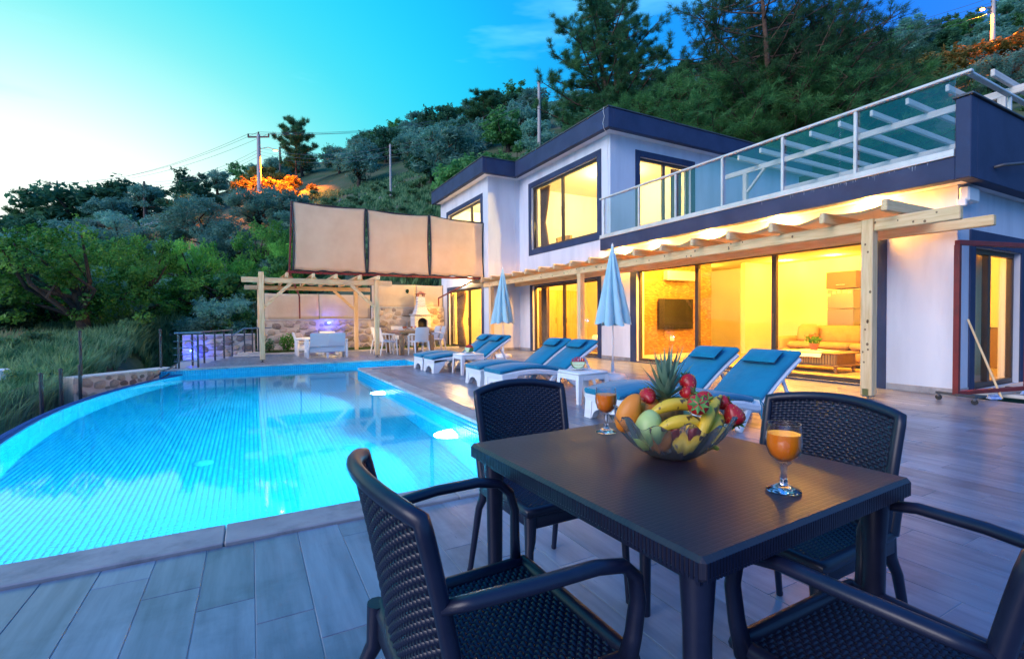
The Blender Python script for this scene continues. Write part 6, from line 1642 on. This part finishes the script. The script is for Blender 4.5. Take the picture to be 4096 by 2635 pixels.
# rocks on the open slope
rq = random.Random(5); rm = []
for k in range(4):
    m = MB(); m.ell((0, 0, 0), (1, .8, .55), 10, 7, None, lambda p: 1+.22*math.sin(5*p.x+k*2)+.18*math.sin(7*p.y+3*p.z+k)); rm.append(raw_mesh('rock', m.v, m.f, 'rock', 25))
for i in range(70):
    if i < 45: vx = rq.uniform(720, 1010); d = rq.uniform(25, 45)
    elif i < 58: vx = rq.uniform(430, 620); d = rq.uniform(14.6, 19)
    else: vx = rq.uniform(240, 420); d = rq.uniform(14.5, 22)
    x, y = at_depth(vx, d); s = rq.uniform(.12, .40)
    o = bpy.data.objects.new('rock', rm[i % 4]); COL.objects.link(o); o.location = (x, y, tz(x, y)+.05*s); o.rotation_euler = (rq.uniform(-.3, .3), rq.uniform(-.3, .3), rq.uniform(0, 6)); o.scale = (s, s, s)
    tag(o, 'weathered pale rock lying on the slope', 'rock', 'rocks on the slope')
# grass
def grass(name, label, n, sampler, h0, h1, w, material, seed, lean=.35):
    q = np.random.RandomState(seed); X, Y = sampler(q, n); Z = terrain(X, Y); n = len(X)
    h = q.uniform(h0, h1, n); a = q.uniform(0, 6.28, n); w = w*(.5+np.hypot(X, Y)/11.0); dx, dy = np.cos(a)*w, np.sin(a)*w; lx, ly = q.normal(0, lean, n)*h+.12*h, q.normal(0, lean, n)*h
    V = np.zeros((n, 5, 3))
    V[:, 0] = np.stack([X-dx, Y-dy, Z-.03], 1); V[:, 1] = np.stack([X+dx, Y+dy, Z-.03], 1); V[:, 2] = np.stack([X+dx*.7+lx*.35, Y+dy*.7+ly*.35, Z+h*.6], 1); V[:, 3] = np.stack([X-dx*.7+lx*.35, Y-dy*.7+ly*.35, Z+h*.6], 1); V[:, 4] = np.stack([X+lx, Y+ly, Z+h], 1)
    b = np.arange(n)[:, None]*5
    F = np.concatenate([b+np.array([[0, 1, 2]]), b+np.array([[0, 2, 3]]), b+np.array([[3, 2, 4]])], 0)
    tag(link(bpy.data.objects.new(name, np_mesh(name, V.reshape(-1, 3), F, material))), label, 'grass', kind='stuff')
def meadow(q, n):
    vx = q.uniform(-420, 640, n*2); d = 6.5+20*q.uniform(0, 1, n*2)**.8; lat = (vx-1197)/1127
    X = d*(CF.x+lat*CR.x); Y = d*(CF.y+lat*CR.y)
    ok = (X < -3.35) & ~((Y > 12.2) & (X > -3.2) & (Y < 14.2)) | ((Y > 19.9)) | ((X < -3.3) & (Y > 14.3))
    clump = np.sin(X*1.7+.6*Y)+np.sin(Y*2.1-X*.8)+q.normal(0, .7, n*2)
    ok &= clump > -.9
    return X[ok][:n], Y[ok][:n]
grass('meadow_grass', 'long green meadow grass on the slope beside the pool', 95000, meadow, .22, .75, .014, 'grass_blade', 1)
def straw_s(q, n):
    X, Y = meadow(q, n*3); k = (np.sin(X*.9+2)+np.sin(Y*.7-X*.3)) > .7; return X[k][:n], Y[k][:n]
grass('dry_grass', 'tufts of dry pale grass among the meadow', 5000, straw_s, .45, .95, .009, 'straw', 2, .25)
def slope_s(q, n):
    vx = q.uniform(640, 1080, n*2); d = q.uniform(22.5, 50, n*2); lat = (vx-1197)/1127; X = d*(CF.x+lat*CR.x); Y = d*(CF.y+lat*CR.y)
    k = (Y > 20.6) & ((np.sin(X*1.3)+np.sin(Y*1.1+X*.4)+q.normal(0, .5, n*2)) > -.3); return X[k][:n], Y[k][:n]
grass('slope_grass', 'patchy grass on the open stony slope', 26000, slope_s, .15, .5, .014, 'grass_blade', 3)
# weeds and bushes near the pool
for i, (vx, d, h, k) in enumerate(((420, 16.2, .8, 'shrub'), (455, 17.5, .9, 'shrub'), (350, 14.5, .55, 'shrub'), (160, 12.5, .5, 'shrub'), (215, 12.8, .45, 'shrub'), (90, 10.5, .5, 'shrub'), (520, 19.5, .9, 'shrub'), (300, 17, .8, 'shrub'), (20, 12, .8, 'shrub'), (250, 20, .9, 'shrub'))):
    x, y = at_depth(vx, d); plant(k, x, y, h, 'low weed bush growing in the meadow beside the pool', 'meadow bushes', 1.1, sink=.03)
for i in range(60):
    vx = tq.uniform(-60, 600); d = tq.uniform(9, 23); x, y = at_depth(vx, d)
    if x > -3.6 and y < 20.3: continue
    plant('shrub', x, y, tq.uniform(.3, .85), 'low weed bush growing in the meadow beside the pool', 'meadow bushes', tq.uniform(.8, 1.4), sink=.03)
# white flowering weeds by the low wall
for i, (vx, d) in enumerate(((395, 15.6), (425, 16.4), (370, 15.2), (440, 17.3), (345, 14.9), (410, 17.0), (150, 11.5), (175, 12.4))):
    x, y = at_depth(vx, d); t = thing('flowering_weed', 'white flowering weed behind the low stone wall', 'weed', (x, y, tz(x, y)), 0, 'white flowering weeds')
    z0 = tz(x, y); build(leafball((x, y, z0+.22), (.42, .42, .22), 380, .045, 300+i), 'foliage', 'leaf_shrub', t, recalc=False); build(leafball((x, y, z0+.30), (.42, .42, .2), 150, .020, 330+i), 'blossom', 'flower_white', t, recalc=False)
# small pale bollard lamp at the meadow edge
x, y = at_depth(1, 9.0); zt = z_at(1, 862, x, y); t = thing('bollard_lamp', 'small pale bollard light standing in the meadow', 'lamp', (x, y, tz(x, y)))
m = MB(); m.tube([(x, y, tz(x, y)-.2), (x, y, zt-.2)], .03, 10); build(m, 'post', 'post_dark', t, smooth=60)
m = MB(); m.lathe([(0, -.2), (.10, -.2), (.11, -.02), (.08, 0), (0, 0)], 18, (x, y, zt)); build(m, 'head', 'white_plastic', t, smooth=50)
# pale road on the hill
def road_pt(u, v):
    vx = 300+130*u; d = 56+3.0*v; x, y = at_depth(vx, d); return (x, y, tz(x, y)+.45-.15*v)
m = MB(); m.grid(road_pt, 24, 4); tag(build(m, 'hill_road', 'road', None, recalc=False), 'pale dirt road cut across the hillside', kind='structure')

# ================================================================ utility poles and wires
PT = {}
def pole(key, vx, vbase, vtop, d, label, kind, r, mt, hmin=5):
    x, y = at_depth(vx, d); zb = tz(x, y)-.5; zt = z_at(vx, vtop, x, y)
    t = thing('utility_pole', label, 'utility pole', (x, y, zb)); ang = YAW
    m = MB(); m.tube([(x, y, zb), (x, y, zt)], [r*1.3, r*.8], 10); build(m, 'shaft', mt, t, smooth=60)
    ux, uy = CR.x, CR.y; pts = []
    if kind == 'cross':
        m = MB(); m.beam((x-ux*1.1, y-uy*1.1, zt-.25), (x+ux*1.1, y+uy*1.1, zt-.25), .12, .14, .005); build(m, 'crossarm', 'pole_wood', t)
        for s in (-1.05, 0, 1.05):
            m = MB(); z = zt-.18 if s else zt; m.lathe([(.04, 0), (.10, .05), (.06, .12), (.10, .18), (.05, .27), (0, .3)], 10, (x+ux*s, y+uy*s, z)); build(m, 'insulator', 'pole_wood', t, smooth=60); pts.append((x+ux*s, y+uy*s, z+.25))
    for k in range(4 if kind != 'plain' else 3):
        z = zt-(.9 if kind == 'cross' else .15)-.35*k-(.5 if kind == 'cross' else 0)
        m = MB(); m.beam((x-ux*.18, y-uy*.18, z), (x+ux*.22, y+uy*.22, z), .05, .05, .003); build(m, 'bracket', 'pole_wood', t); pts.append((x+ux*.2, y+uy*.2, z))
    PT[key] = (pts, t); return t
pole('a', 143, 460, 428, 72, 'wooden crossarm pole on the low end of the ridge', 'cross', .14, 'pole_wood')
pole('b', 345, 520, 425, 62, 'plain grey pole by the pale hill road', 'plain', .14, 'pole_wood')
pole('c', 613, 445, 316, 50, 'pale concrete crossarm pole standing in the orange lit shrubs', 'cross', .20, 'pole_concrete')
pole('d', 662, 420, 345, 60, 'thin pole beside the bare-trunked pine', 'plain', .12, 'pole_wood')
pole('e', 918, 470, 338, 39, 'grey pole on the open stony slope', 'plain', .085, 'pole_concrete')
pole('f', 1264, 345, 190, 36, 'tall pale pole rising behind the upper roof', 'tall', .13, 'pole_concrete')
pole('g', 1222, 250, 222, 80, 'distant crossarm pole on the hill crest', 'cross', .16, 'pole_wood')
pole('h', 2312, 90, -10, 34, 'pale street lamp pole on the bank above the roof terrace', 'tall', .13, 'pole_concrete')
def wires(a, b, ia, ib, label, sag=.8, r=.014):
    for p, q_ in zip(ia, ib):
        P = Vector(PT[a][0][p]); Q = Vector(PT[b][0][q_] if isinstance(b, str) else b)
        m = MB(); pts = []
        for k in range(17):
            u = k/16; v = P.lerp(Q, u); v.z -= sag*4*u*(1-u); pts.append(v)
        m.tube(pts, r, 5); build_at(m, 'power_line', 'wire', tuple(P), smooth=60, label=label, cat='cable', group='overhead power lines')
wires('a', 'c', (0, 1, 2), (0, 1, 2), 'overhead wire between the wooden ridge pole and the concrete crossarm pole', 1.6, .016)
wires('c', 'g', (0, 1, 2), (0, 1, 2), 'overhead wire from the concrete crossarm pole up to the hill crest', 2.0, .018)
wires('b', 'c', (0, 1, 2), (3, 4, 5), 'overhead wire between the road pole and the concrete crossarm pole', .9, .014)
wires('c', 'e', (3, 4, 5), (0, 1, 2), 'overhead wire between the concrete crossarm pole and the slope pole', .7, .011)
wires('e', 'f', (0, 1, 2), (1, 2, 3), 'overhead wire between the slope pole and the tall pole behind the roof', .5, .010)
wires('f', 'h', (0, 1, 2, 3), (0, 1, 2, 3), 'overhead wire from the tall pole over to the street lamp pole', 1.2, .012)
# street lamps on two poles: sodium light on the nearby shrubs
def street_lamp(key, off, power, label, drop=0.0):
    x, y, zt = PT[key][0][-1]; zt -= drop; t = thing('street_lamp', label, 'street lamp', (x, y, zt))
    ex, ey = x+off[0], y+off[1]
    m = MB(); m.tube([(x, y, zt), (x+off[0]*.5, y+off[1]*.5, zt+.35), (ex, ey, zt+.3)], .03, 8); build(m, 'arm', 'steel', t, smooth=60)
    m = MB(); m.ell((ex, ey, zt+.28), (.28, .14, .09), 14, 8); build(m, 'lamp_head', 'steel', t, smooth=180)
    m = MB(); m.ell((ex, ey, zt+.22), (.2, .11, .07), 14, 8); build(m, 'lens', 'lamp_orange', t, smooth=180)
    light('lamp_light', 'SPOT', (ex, ey, zt+.10), power, (1, .17, .004), t, .12, (0, 0, 0), R(124), .3).data.specular_factor = 0.0
street_lamp('c', (1.4, .6), 24000, 'sodium street lamp on the concrete crossarm pole', -1.0)
street_lamp('h', (-.7, .5), 4500, 'sodium street lamp on the bank above the roof terrace')
# ================================================================ dark rattan dining set in the foreground
def weave(P, N, nu, nv, amp=.0055, hw=.0085, th=.0035, vert=True):
    "woven strands over the surface P(u,v): nv rows, nu columns"
    m = MB()
    for j in range(nv):
        v = (j+.5)/nv; rings = []
        K = nu*2
        for k in range(K+1):
            u = k/K; p = Vector(P(u, v)); n = Vector(N(u, v)).normalized()
            e = .002; tv = (Vector(P(u, min(1, v+e)))-Vector(P(u, max(0, v-e)))).normalized()
            off = amp*math.cos(math.pi*(k/2.0)*1.0 + math.pi*(j % 2)) if k % 1 == 0 else 0
            c = p+n*off
            rings.append([c+tv*hw, c+tv*hw*.55+n*th, c-tv*hw*.55+n*th, c-tv*hw, c-tv*hw*.55-n*th, c+tv*hw*.55-n*th])
        vs = [q for r in rings for q in r]; fs = [(k*6+i, k*6+(i+1) % 6, (k+1)*6+(i+1) % 6, (k+1)*6+i) for k in range(K) for i in range(6)]
        m.add(vs, fs)
    if vert:
        for i in range(nu+1):
            u = i/nu; m.tube([Vector(P(u, v/6)) for v in range(7)], .0030, 5, caps=False)
    return m
def back_P(u, v):
    a = 2*u-1; y = a*(.205+.012*v); x = -.205-.055*v-.015*v*v+.055*a*a; z = .452+.375*v-.026*a*a*v
    return (x, y, z)
def back_N(u, v):
    a = 2*u-1; return (1, -.5*a, .15)
def seat_P(u, v):
    a = 2*u-1; b = v; return (-.19+.40*b, a*(.205+.012*b), .437-.012*(1-a*a)*math.sin(math.pi*b))
def seat_N(u, v): return (0, 0, 1)
def border(P, r, inset=0):
    n = 16; pts = [P(i/n, 1) for i in range(n+1)] + [P(1, 1-i/n) for i in range(1, n+1)] + [P(1-i/n, 0) for i in range(1, n+1)] + [P(0, i/n) for i in range(1, n)]
    return [Vector(p) for p in pts]
def closed_tube(m, pts, r, n=8, flat=1.0):
    k = len(pts); rings = []
    c = sum(pts, Vector())/k
    for i in range(k):
        t = (pts[(i+1) % k]-pts[i-1]).normalized(); o = (pts[i]-c); x = (o-t*o.dot(t)).normalized(); y = t.cross(x)
        rings += [pts[i]+(x*math.cos(2*math.pi*j/n)+y*math.sin(2*math.pi*j/n)*flat)*r for j in range(n)]
    m.add(rings, [(i*n+j, i*n+(j+1) % n, ((i+1) % k)*n+(j+1) % n, ((i+1) % k)*n+j) for i in range(k) for j in range(n)])
def dark_chair(arms):
    t = thing('rattan_chair', 'x', 'chair')
    def B(mb, nm, sm=50, par=None): return link(bpy.data.objects.new(nm, raw_mesh(nm, mb.v, mb.f, 'dark_plastic', sm)), par or t)
    m = MB(); closed_tube(m, border(back_P, 0), .017, 10, .9); bf = B(m, 'back_frame', 60)
    m = weave(back_P, back_N, 32, 37, .0034, .0051, .0026); B(m, 'back_weave', 60, bf)
    m = MB(); closed_tube(m, border(seat_P, 0), .019, 10, 1.0)
    m.box(-.20, .20, -.215, -.195, .375, .430, .006); m.box(-.20, .20, .195, .215, .375, .430, .006); m.box(.195, .215, -.205, .205, .375, .430, .006); m.box(-.205, -.185, -.20, .20, .375, .430, .006)
    sf = B(m, 'seat_frame', 50)
    m = weave(seat_P, seat_N, 32, 36, .0034, .0054, .0026); B(m, 'seat_weave', 60, sf)
    for s in (-1, 1):
        m = MB(); m.tube([(.195, s*.20, .44), (.20, s*.205, .33), (.212, s*.216, .30), (.225, s*.228, .0)], [.026, .020, .016, .012], 10); B(m, 'leg')
        m = MB(); m.tube([(-.20, s*.19, .455), (-.205, s*.195, .36), (-.235, s*.205, .30), (-.30, s*.222, .0)], [.024, .021, .016, .012], 10); B(m, 'leg')
        if arms:
            m = MB(); m.tube([(-.186, s*.214, .652), (-.14, s*.238, .662), (-.03, s*.256, .668), (.09, s*.260, .668), (.155, s*.258, .655), (.188, s*.254, .625), (.200, s*.248, .575), (.196, s*.240, .50), (.190, s*.225, .43)], [.0115, .0125, .013, .013, .013, .013, .013, .0135, .016], 12, flat=1.35, up=(0, 0, 1)); B(m, 'armrest', 180)
        else:
            m = MB(); m.tube([(-.185, s*.205, .44), (-.215, s*.214, .56)], [.024, .016], 10); B(m, 'back_bracket')
    for s in (-1, 1):
        for q_ in ((.225, s*.228), (-.30, s*.222)):
            m = MB(); m.lathe([(.011, .0), (.013, .004), (.013, .012)], 10, (q_[0], q_[1], -.0005), cap0=True); B(m, 'foot_glide')
    return t
ca = dark_chair(True); cb_ = copy_tree(ca); cs = dark_chair(False); cd_ = copy_tree(cs)
for o, (x, y), a, l in ((ca, (.450, .945), 0, 'dark woven plastic armchair between the pool coping and the table'), (cb_, (1.10, .44), 90, 'dark woven plastic armchair with its seat under the table, opposite the armless pool corner chair'),
                        (cs, (1.06, 1.655), -90, 'dark woven plastic side chair without arms, between the table and the pool corner'), (cd_, (1.555, .955), 180, 'dark woven plastic side chair without arms in front of the loungers')):
    o.location = (x, y, .003); o.rotation_euler = (0, 0, R(a)); o['label'] = l; o['group'] = 'dark chairs round the dark table'
# table
tb = thing('dining_table', 'square dark brown woven-look plastic dining table', 'table', (1.02, .97, 0))
def table_top_mat():
    m = MATS['table_plastic']; t = m.node_tree; l = t.links.new; b = t.nodes['Principled BSDF']; N = t.nodes.new
    tc = N('ShaderNodeTexCoord'); br = N('ShaderNodeTexBrick'); br.inputs['Scale'].default_value = 1.0; br.inputs['Brick Width'].default_value = .030; br.inputs['Row Height'].default_value = .0125; br.inputs['Mortar Size'].default_value = .0028; br.inputs['Mortar Smooth'].default_value = .6
    l(tc.outputs['Object'], br.inputs['Vector']); bp = N('ShaderNodeBump'); bp.inputs['Strength'].default_value = .16; bp.inputs['Distance'].default_value = .0015; bp.invert = True
    l(br.outputs['Fac'], bp.inputs['Height']); l(bp.outputs[0], b.inputs['Normal'])
    nz = N('ShaderNodeTexNoise'); nz.inputs['Scale'].default_value = 5; nz.inputs['Detail'].default_value = 6; l(tc.outputs['Object'], nz.inputs['Vector'])
    mr = N('ShaderNodeMapRange'); mr.inputs[3].default_value = .26; mr.inputs[4].default_value = .46; l(nz.outputs[0], mr.inputs[0]); l(mr.outputs[0], b.inputs['Roughness'])
table_top_mat()
TW, TD, TZ = .752, .855, .735
TX0, TX1, TY0, TY1 = -TW/2, TW/2, -TD/2, TD/2
tb.location = (.985, .962, 0); tb.rotation_euler = (0, 0, .035)
def lb(mb, nm, mt, sm=None): return link(bpy.data.objects.new(nm, raw_mesh(nm, mb.v, mb.f, mt, sm)), tb)
m = MB(); m.box(TX0, TX1, TY0, TY1, TZ-.042, TZ, .008); lb(m, 'table_top', 'table_plastic')
m = MB()
n = 90
for i in range(n):
    x = TX0+.012+(TX1-TX0-.024)*i/(n-1); m.box(x-.0025, x+.0025, TY0-.0014, TY0-.0001, TZ-.040, TZ-.008); m.box(x-.0025, x+.0025, TY1+.0001, TY1+.0014, TZ-.040, TZ-.008)
    y = TY0+.012+(TY1-TY0-.024)*i/(n-1); m.box(TX0-.0014, TX0-.0001, y-.0030, y+.0030, TZ-.040, TZ-.008); m.box(TX1+.0001, TX1+.0014, y-.0030, y+.0030, TZ-.040, TZ-.008)
lb(m, 'edge_ribs', 'dark_plastic')
for x in (TX0+.055, TX1-.055):
    for y in (TY0+.055, TY1-.055):
        m = MB(); m.tube([(x, y, TZ-.043), (x, y, TZ-.16), (x, y, .0)], [.032, .025, .019], 14); lb(m, 'leg', 'dark_plastic', 50)
m = MB(); m.box(TX0+.03, TX1-.03, TY0+.03, TY0+.05, TZ-.065, TZ-.043); m.box(TX0+.03, TX1-.03, TY1-.05, TY1-.03, TZ-.065, TZ-.043); m.box(TX0+.03, TX0+.05, TY0+.052, TY1-.052, TZ-.065, TZ-.043); m.box(TX1-.05, TX1-.03, TY0+.052, TY1-.052, TZ-.065, TZ-.043); lb(m, 'apron', 'dark_plastic')
goblet(1.03, .645, TZ+.0008, 'stemmed glass of orange juice beside the woven armchair seat pushed under the table')
goblet(1.05, 1.275, TZ+.0008, 'stemmed glass of orange juice beside the armless chair at the pool corner')
# crystal bowl: fluted, wavy rim
BC = (1.025, .965, TZ+.0008)
bw = thing('fruit_bowl', 'fluted crystal glass bowl heaped with fruit', 'bowl', BC)
def flute(a, z, k): 
    f = .5+.5*math.cos(12*a); return 1+(.085*f*f-.025+.012*math.cos(36*a))*k
m = MB(); n = 144; prof = [(.0, .0), (.050, .0), (.062, .003), (.082, .014), (.106, .036), (.130, .064), (.152, .096), (.160, .110)]
inn = [(.155, .110), (.146, .096), (.124, .066), (.100, .041), (.076, .021), (.05, .011), (.0, .010)]
vs = []
pp = prof+inn
for i, (r, z) in enumerate(pp):
    for j in range(n):
        a = 2*math.pi*j/n; k = min(1, z/.05); rim = min(1, max(0, (z-.05)/.06))
        rr = r*(flute(a+.5*max(0, z-.02), z, k if i < len(prof) else k*.25)); zz = z + rim*(.010*math.cos(12*a)+.006*math.cos(6*a+.5))
        vs.append((BC[0]+rr*math.cos(a), BC[1]+rr*math.sin(a), BC[2]+zz))
fs = [(i*n+j, i*n+(j+1) % n, (i+1)*n+(j+1) % n, (i+1)*n+j) for i in range(len(pp)-1) for j in range(n)]
m.add(vs, fs); build(m, 'bowl_body', 'crystal', bw, smooth=40)
# fruit -----------------------------------------------------------------
mat('banana', (.78, .50, .035), .42, (.66, .42, .03), 14, vdetail=3, contrast=(.45, .75)); mat('banana_tip', (.03, .022, .012), .7)
def add_spots(m, col, scale, thr):
    t = MATS[m].node_tree; l = t.links.new; b = t.nodes['Principled BSDF']; N = t.nodes.new
    src = b.inputs['Base Color'].links[0].from_socket
    tc = N('ShaderNodeTexCoord'); nz = N('ShaderNodeTexNoise'); nz.inputs['Scale'].default_value = scale; nz.inputs['Detail'].default_value = 2; mp = N('ShaderNodeMapping'); mp.inputs['Scale'].default_value = (1, 1, .45)
    oi = N('ShaderNodeObjectInfo'); l(tc.outputs['Object'], mp.inputs[0]); l(mp.outputs[0], nz.inputs['Vector'])
    r = N('ShaderNodeMapRange'); r.inputs[1].default_value = thr; r.inputs[2].default_value = thr+.05; l(nz.outputs[0], r.inputs[0])
    x = N('ShaderNodeMix'); x.data_type = 'RGBA'; x.inputs[7].default_value = (*col, 1); l(r.outputs[0], x.inputs[0]); l(src, x.inputs[6]); l(x.outputs[2], b.inputs['Base Color'])
add_spots('banana', (.10, .06, .015), 40, .60)
mat('orange_peel', (.80, .26, .02), .45, (.72, .20, .015), 9, bump=(260, .3, .002)); mat('green_skin', (.50, .60, .22), .4, (.36, .50, .14), 7); mat('strawberry', (.50, .012, .016), .32, (.36, .008, .02), 8); mat('seed', (.62, .40, .10), .5); mat('calyx', (.10, .25, .05), .6)
CRv, CFv = Vector((CR.x, CR.y, 0)).normalized(), Vector((CF.x, CF.y, 0)).normalized()
C0 = Vector(BC)
def bpos(a, b, z): return C0+CRv*a*.94+CFv*(b*.9+.012)+Vector((0, 0, z-.022))   # a to the right, b away, z up from the table
def banana(pts, r, label):
    "curved five-sided fruit through the given points"
    P = [Vector(p) for p in pts]; n = 18; path = []
    for i in range(n+1):
        u = i/n; a = P[0].lerp(P[1], u); b = P[1].lerp(P[2], u); path.append(a.lerp(b, u))
    rad = [r*(.34+.66*min(1, math.sin(math.pi*min(1, max(.0, (i/n)*.92+.04)))**.55*1.05)) for i in range(n+1)]
    t = thing('banana', label, 'banana', tuple(path[n//2]), 0, 'bananas in the crystal bowl')
    m = MB(); k = 15
    m.tube(path, rad, k); 
    # soft five-sided section
    m2 = MB(); vs = []
    for i in range(n+1):
        for j in range(k):
            p = Vector(m.v[i*k+j]); a = 2*math.pi*j/k; vs.append(path[i]+(p-path[i])*(1+.055*math.cos(5*a)))
    m2.add(vs, m.f); build(m2, 'skin', 'banana', t, smooth=70)
    m3 = MB(); d = (path[0]-path[1]).normalized(); m3.tube([path[0]-d*.004, path[0]+d*.006, path[0]+d*.011], [rad[0]*1.02, rad[0]*.9, rad[0]*.45], 10); build(m3, 'blossom_end', 'banana_tip', t, smooth=50)
    d = (path[-1]-path[-2]).normalized(); m4 = MB(); m4.tube([path[-1]-d*.004, path[-1]+d*.012, path[-1]+d*.026], [rad[-1]*1.02, rad[-1]*.55, rad[-1]*.5], 10); build(m4, 'stalk', 'banana', t, smooth=50)
banana([bpos(-.062, -.045, .148), bpos(.0, -.055, .190), bpos(.085, -.015, .150)], .0168, 'banana lying on top of the fruit heap, dark tip towards the glass by the pool')
banana([bpos(-.052, -.088, .112), bpos(.0, -.105, .150), bpos(.080, -.075, .118)], .0168, 'banana along the near rim of the crystal bowl')
banana([bpos(.050, -.112, .095), bpos(.085, -.090, .165), bpos(.132, -.030, .180)], .0168, 'banana standing steeply beside the strawberries')
banana([bpos(.075, -.095, .078), bpos(.13, -.06, .13), bpos(.142, .0, .128)], .0172, 'banana against the rim below the long strawberry')
banana([bpos(-.01, -.085, .055), bpos(.05, -.085, .085), bpos(.10, -.06, .060)], .021, 'banana at the bottom of the bowl seen through the glass')
def fruit_ell(name, label, c, r, mt, M=None, fn=None, cat=None):
    m = MB(); m.ell(c, r, 24, 16, M, fn); return build_at(m, name, mt, tuple(c), smooth=180, label=label, cat=cat or name)
fruit_ell('melon', 'pale green oval melon beside the orange wedge', bpos(-.080, -.055, .105), (.036, .036, .054), 'green_skin', Matrix.Rotation(R(20), 3, 'Y'))
# orange wedge standing on the left rim, second orange behind
t = thing('orange_wedge', 'large orange fruit wedge leaning over the rim of the bowl', 'orange', tuple(bpos(-.125, -.02, .13)))
m = MB(); M = Matrix.Rotation(YAW*-1, 3, 'Z') @ Matrix.Rotation(R(28), 3, 'Y')
m.ell(bpos(-.122, -.015, .142), (.036, .028, .058), 24, 16, M, lambda p: 1-.35*max(0, p.x)*max(0, .5+p.z)); build(m, 'peel', 'orange_peel', t, smooth=180)
fruit_ell('orange', 'orange half hidden behind the strawberry and pineapple leaves', bpos(-.055, .05, .14), (.042, .042, .042), 'orange_peel')
fruit_ell('orange', 'orange at the bottom of the bowl seen through the glass', bpos(-.04, -.02, .07), (.04, .04, .04), 'orange_peel')
fruit_ell('plum', 'dark red plum deep in the crystal bowl', bpos(.03, .02, .08), (.045, .045, .045), 'strawberry')
fruit_ell('apple', 'green apple in the back of the bowl', bpos(.05, .07, .10), (.045, .045, .042), 'green_skin')
# strawberries
def make_strawberry():
    t = thing('strawberry', 'x', 'strawberry')
    def B(mb, nm, mt, sm=60, par=None): return link(bpy.data.objects.new(nm, raw_mesh(nm, mb.v, mb.f, mt, sm)), par or t)
    pr = [(0, 0), (.006, .002), (.013, .010), (.0185, .020), (.021, .030), (.0195, .038), (.012, .044), (0, .045)]
    m = MB(); m.lathe(pr, 20); fl = B(m, 'flesh', 'strawberry')
    m = MB(); q = random.Random(2)
    for i in range(60):
        z = q.uniform(.006, .040); a = q.uniform(0, 6.28); r = np.interp(z, [p[1] for p in pr], [p[0] for p in pr])+.0002; m.ell((r*math.cos(a), r*math.sin(a), z), (.0007, .0007, .0011), 5, 4)
    B(m, 'seeds', 'seed', None, fl)
    m = MB()
    for i in range(9):
        a = 2*math.pi*i/9; d = Vector((math.cos(a), math.sin(a), 0)); s = Vector((-d.y, d.x, 0)); b = Vector((0, 0, .0445))
        m.add([b, b+d*.010+s*.0042+Vector((0, 0, .001)), b+d*.021+Vector((0, 0, .006 if i % 2 else -.002)), b+d*.010-s*.0042+Vector((0, 0, .001))], [(0, 1, 2, 3)])
    m.tube([(0, 0, .044), (.001, 0, .050), (.003, 0, .056)], .0013, 6); B(m, 'calyx', 'calyx', None)
    return t
sb = make_strawberry()
sbs = [(bpos(-.055, .0, .170), (R(70), R(10), R(150)), 'strawberry with leafy top beside the orange wedge', 1.15), (bpos(.078, .02, .200), (R(-50), R(18), 0), 'strawberry highest on the heap next to the pineapple leaves', 1.15),
       (bpos(.088, -.005, .186), (R(95), 0, R(-28)), 'strawberry just below the highest one, calyx to the front', 1.1), (bpos(.055, -.075, .170), (R(60), R(-60), R(-20)), 'strawberry between the bananas, calyx hanging down', 1.3),
       (bpos(.165, -.03, .168), (R(165), R(-16), R(20)), 'long dark red strawberry on the bowl rim beside the steep banana', 1.35), (bpos(.135, .01, .155), (R(40), R(60), 0), 'strawberry half hidden behind the steep banana', 1.0), (bpos(.04, .03, .19), (R(80), R(40), 0), 'strawberry tucked behind the long top banana', 1.0)]
for i, (p, rot, l, s) in enumerate(sbs):
    o = sb if i == 0 else copy_tree(sb); o.location = p; o.rotation_euler = rot; o.scale = (s, s, s); o['label'] = l; o['group'] = 'strawberries in the bowl'
# pineapple crown
mat('pine_leaf', (.10, .20, .12), .5, (.19, .30, .20), 30, stretch=(1, 1, .2)); mat('pine_skin', (.30, .20, .06), .7, (.16, .12, .04), 60)
pa = thing('pineapple', 'pineapple with grey-green spiky crown standing in the fruit bowl', 'pineapple', tuple(bpos(.005, .055, .10)))
pbase = bpos(.005, .055, .165)
m = MB(); m.lathe([(.0, -.09), (.035, -.085), (.05, -.05), (.048, -.015), (.02, .008), (0, .01)], 24, tuple(pbase)); build(m, 'fruit_body', 'pine_skin', pa, smooth=60)
pq = random.Random(4)
for i in range(46):
    lay = i/46; a = i*2.39996; L_ = (.055+.10*lay)*pq.uniform(.85, 1.15); tilt = R(78-66*lay**.9+pq.uniform(-7, 7)); w = .0105-.002*lay
    if lay > .9: L_ *= .85
    d = Vector((math.cos(a), math.sin(a), 0)); s = Vector((-d.y, d.x, 0)); up = Vector((0, 0, 1)); p = pbase+d*.012*(1-lay)+up*(.0+.035*lay)
    m = MB(); nseg = 7; vs = []; dirv = d*math.sin(tilt)+up*math.cos(tilt); cur = p.copy(); curl = pq.uniform(.02, .08)
    for k in range(nseg+1):
        u = k/nseg; ww = w*(1-u**1.8)*(.75+.5*min(1, u*3)*(1-u)) + .0003; nrm = dirv.cross(s)
        c = nrm*(-.0035*(1-u))
        vs += [cur-s*ww, cur+c*1.0+nrm*0, cur+s*ww]
        dirv = (dirv+d*curl*.35+up*(-.02 if lay < .4 else .03)).normalized(); cur = cur+dirv*(L_/nseg)
    fs = []
    for k in range(nseg):
        b = k*3; fs += [(b, b+1, b+4, b+3), (b+1, b+2, b+5, b+4)]
    m.add(vs, fs); build(m, 'leaf', 'pine_leaf', pa, smooth=60, recalc=False)
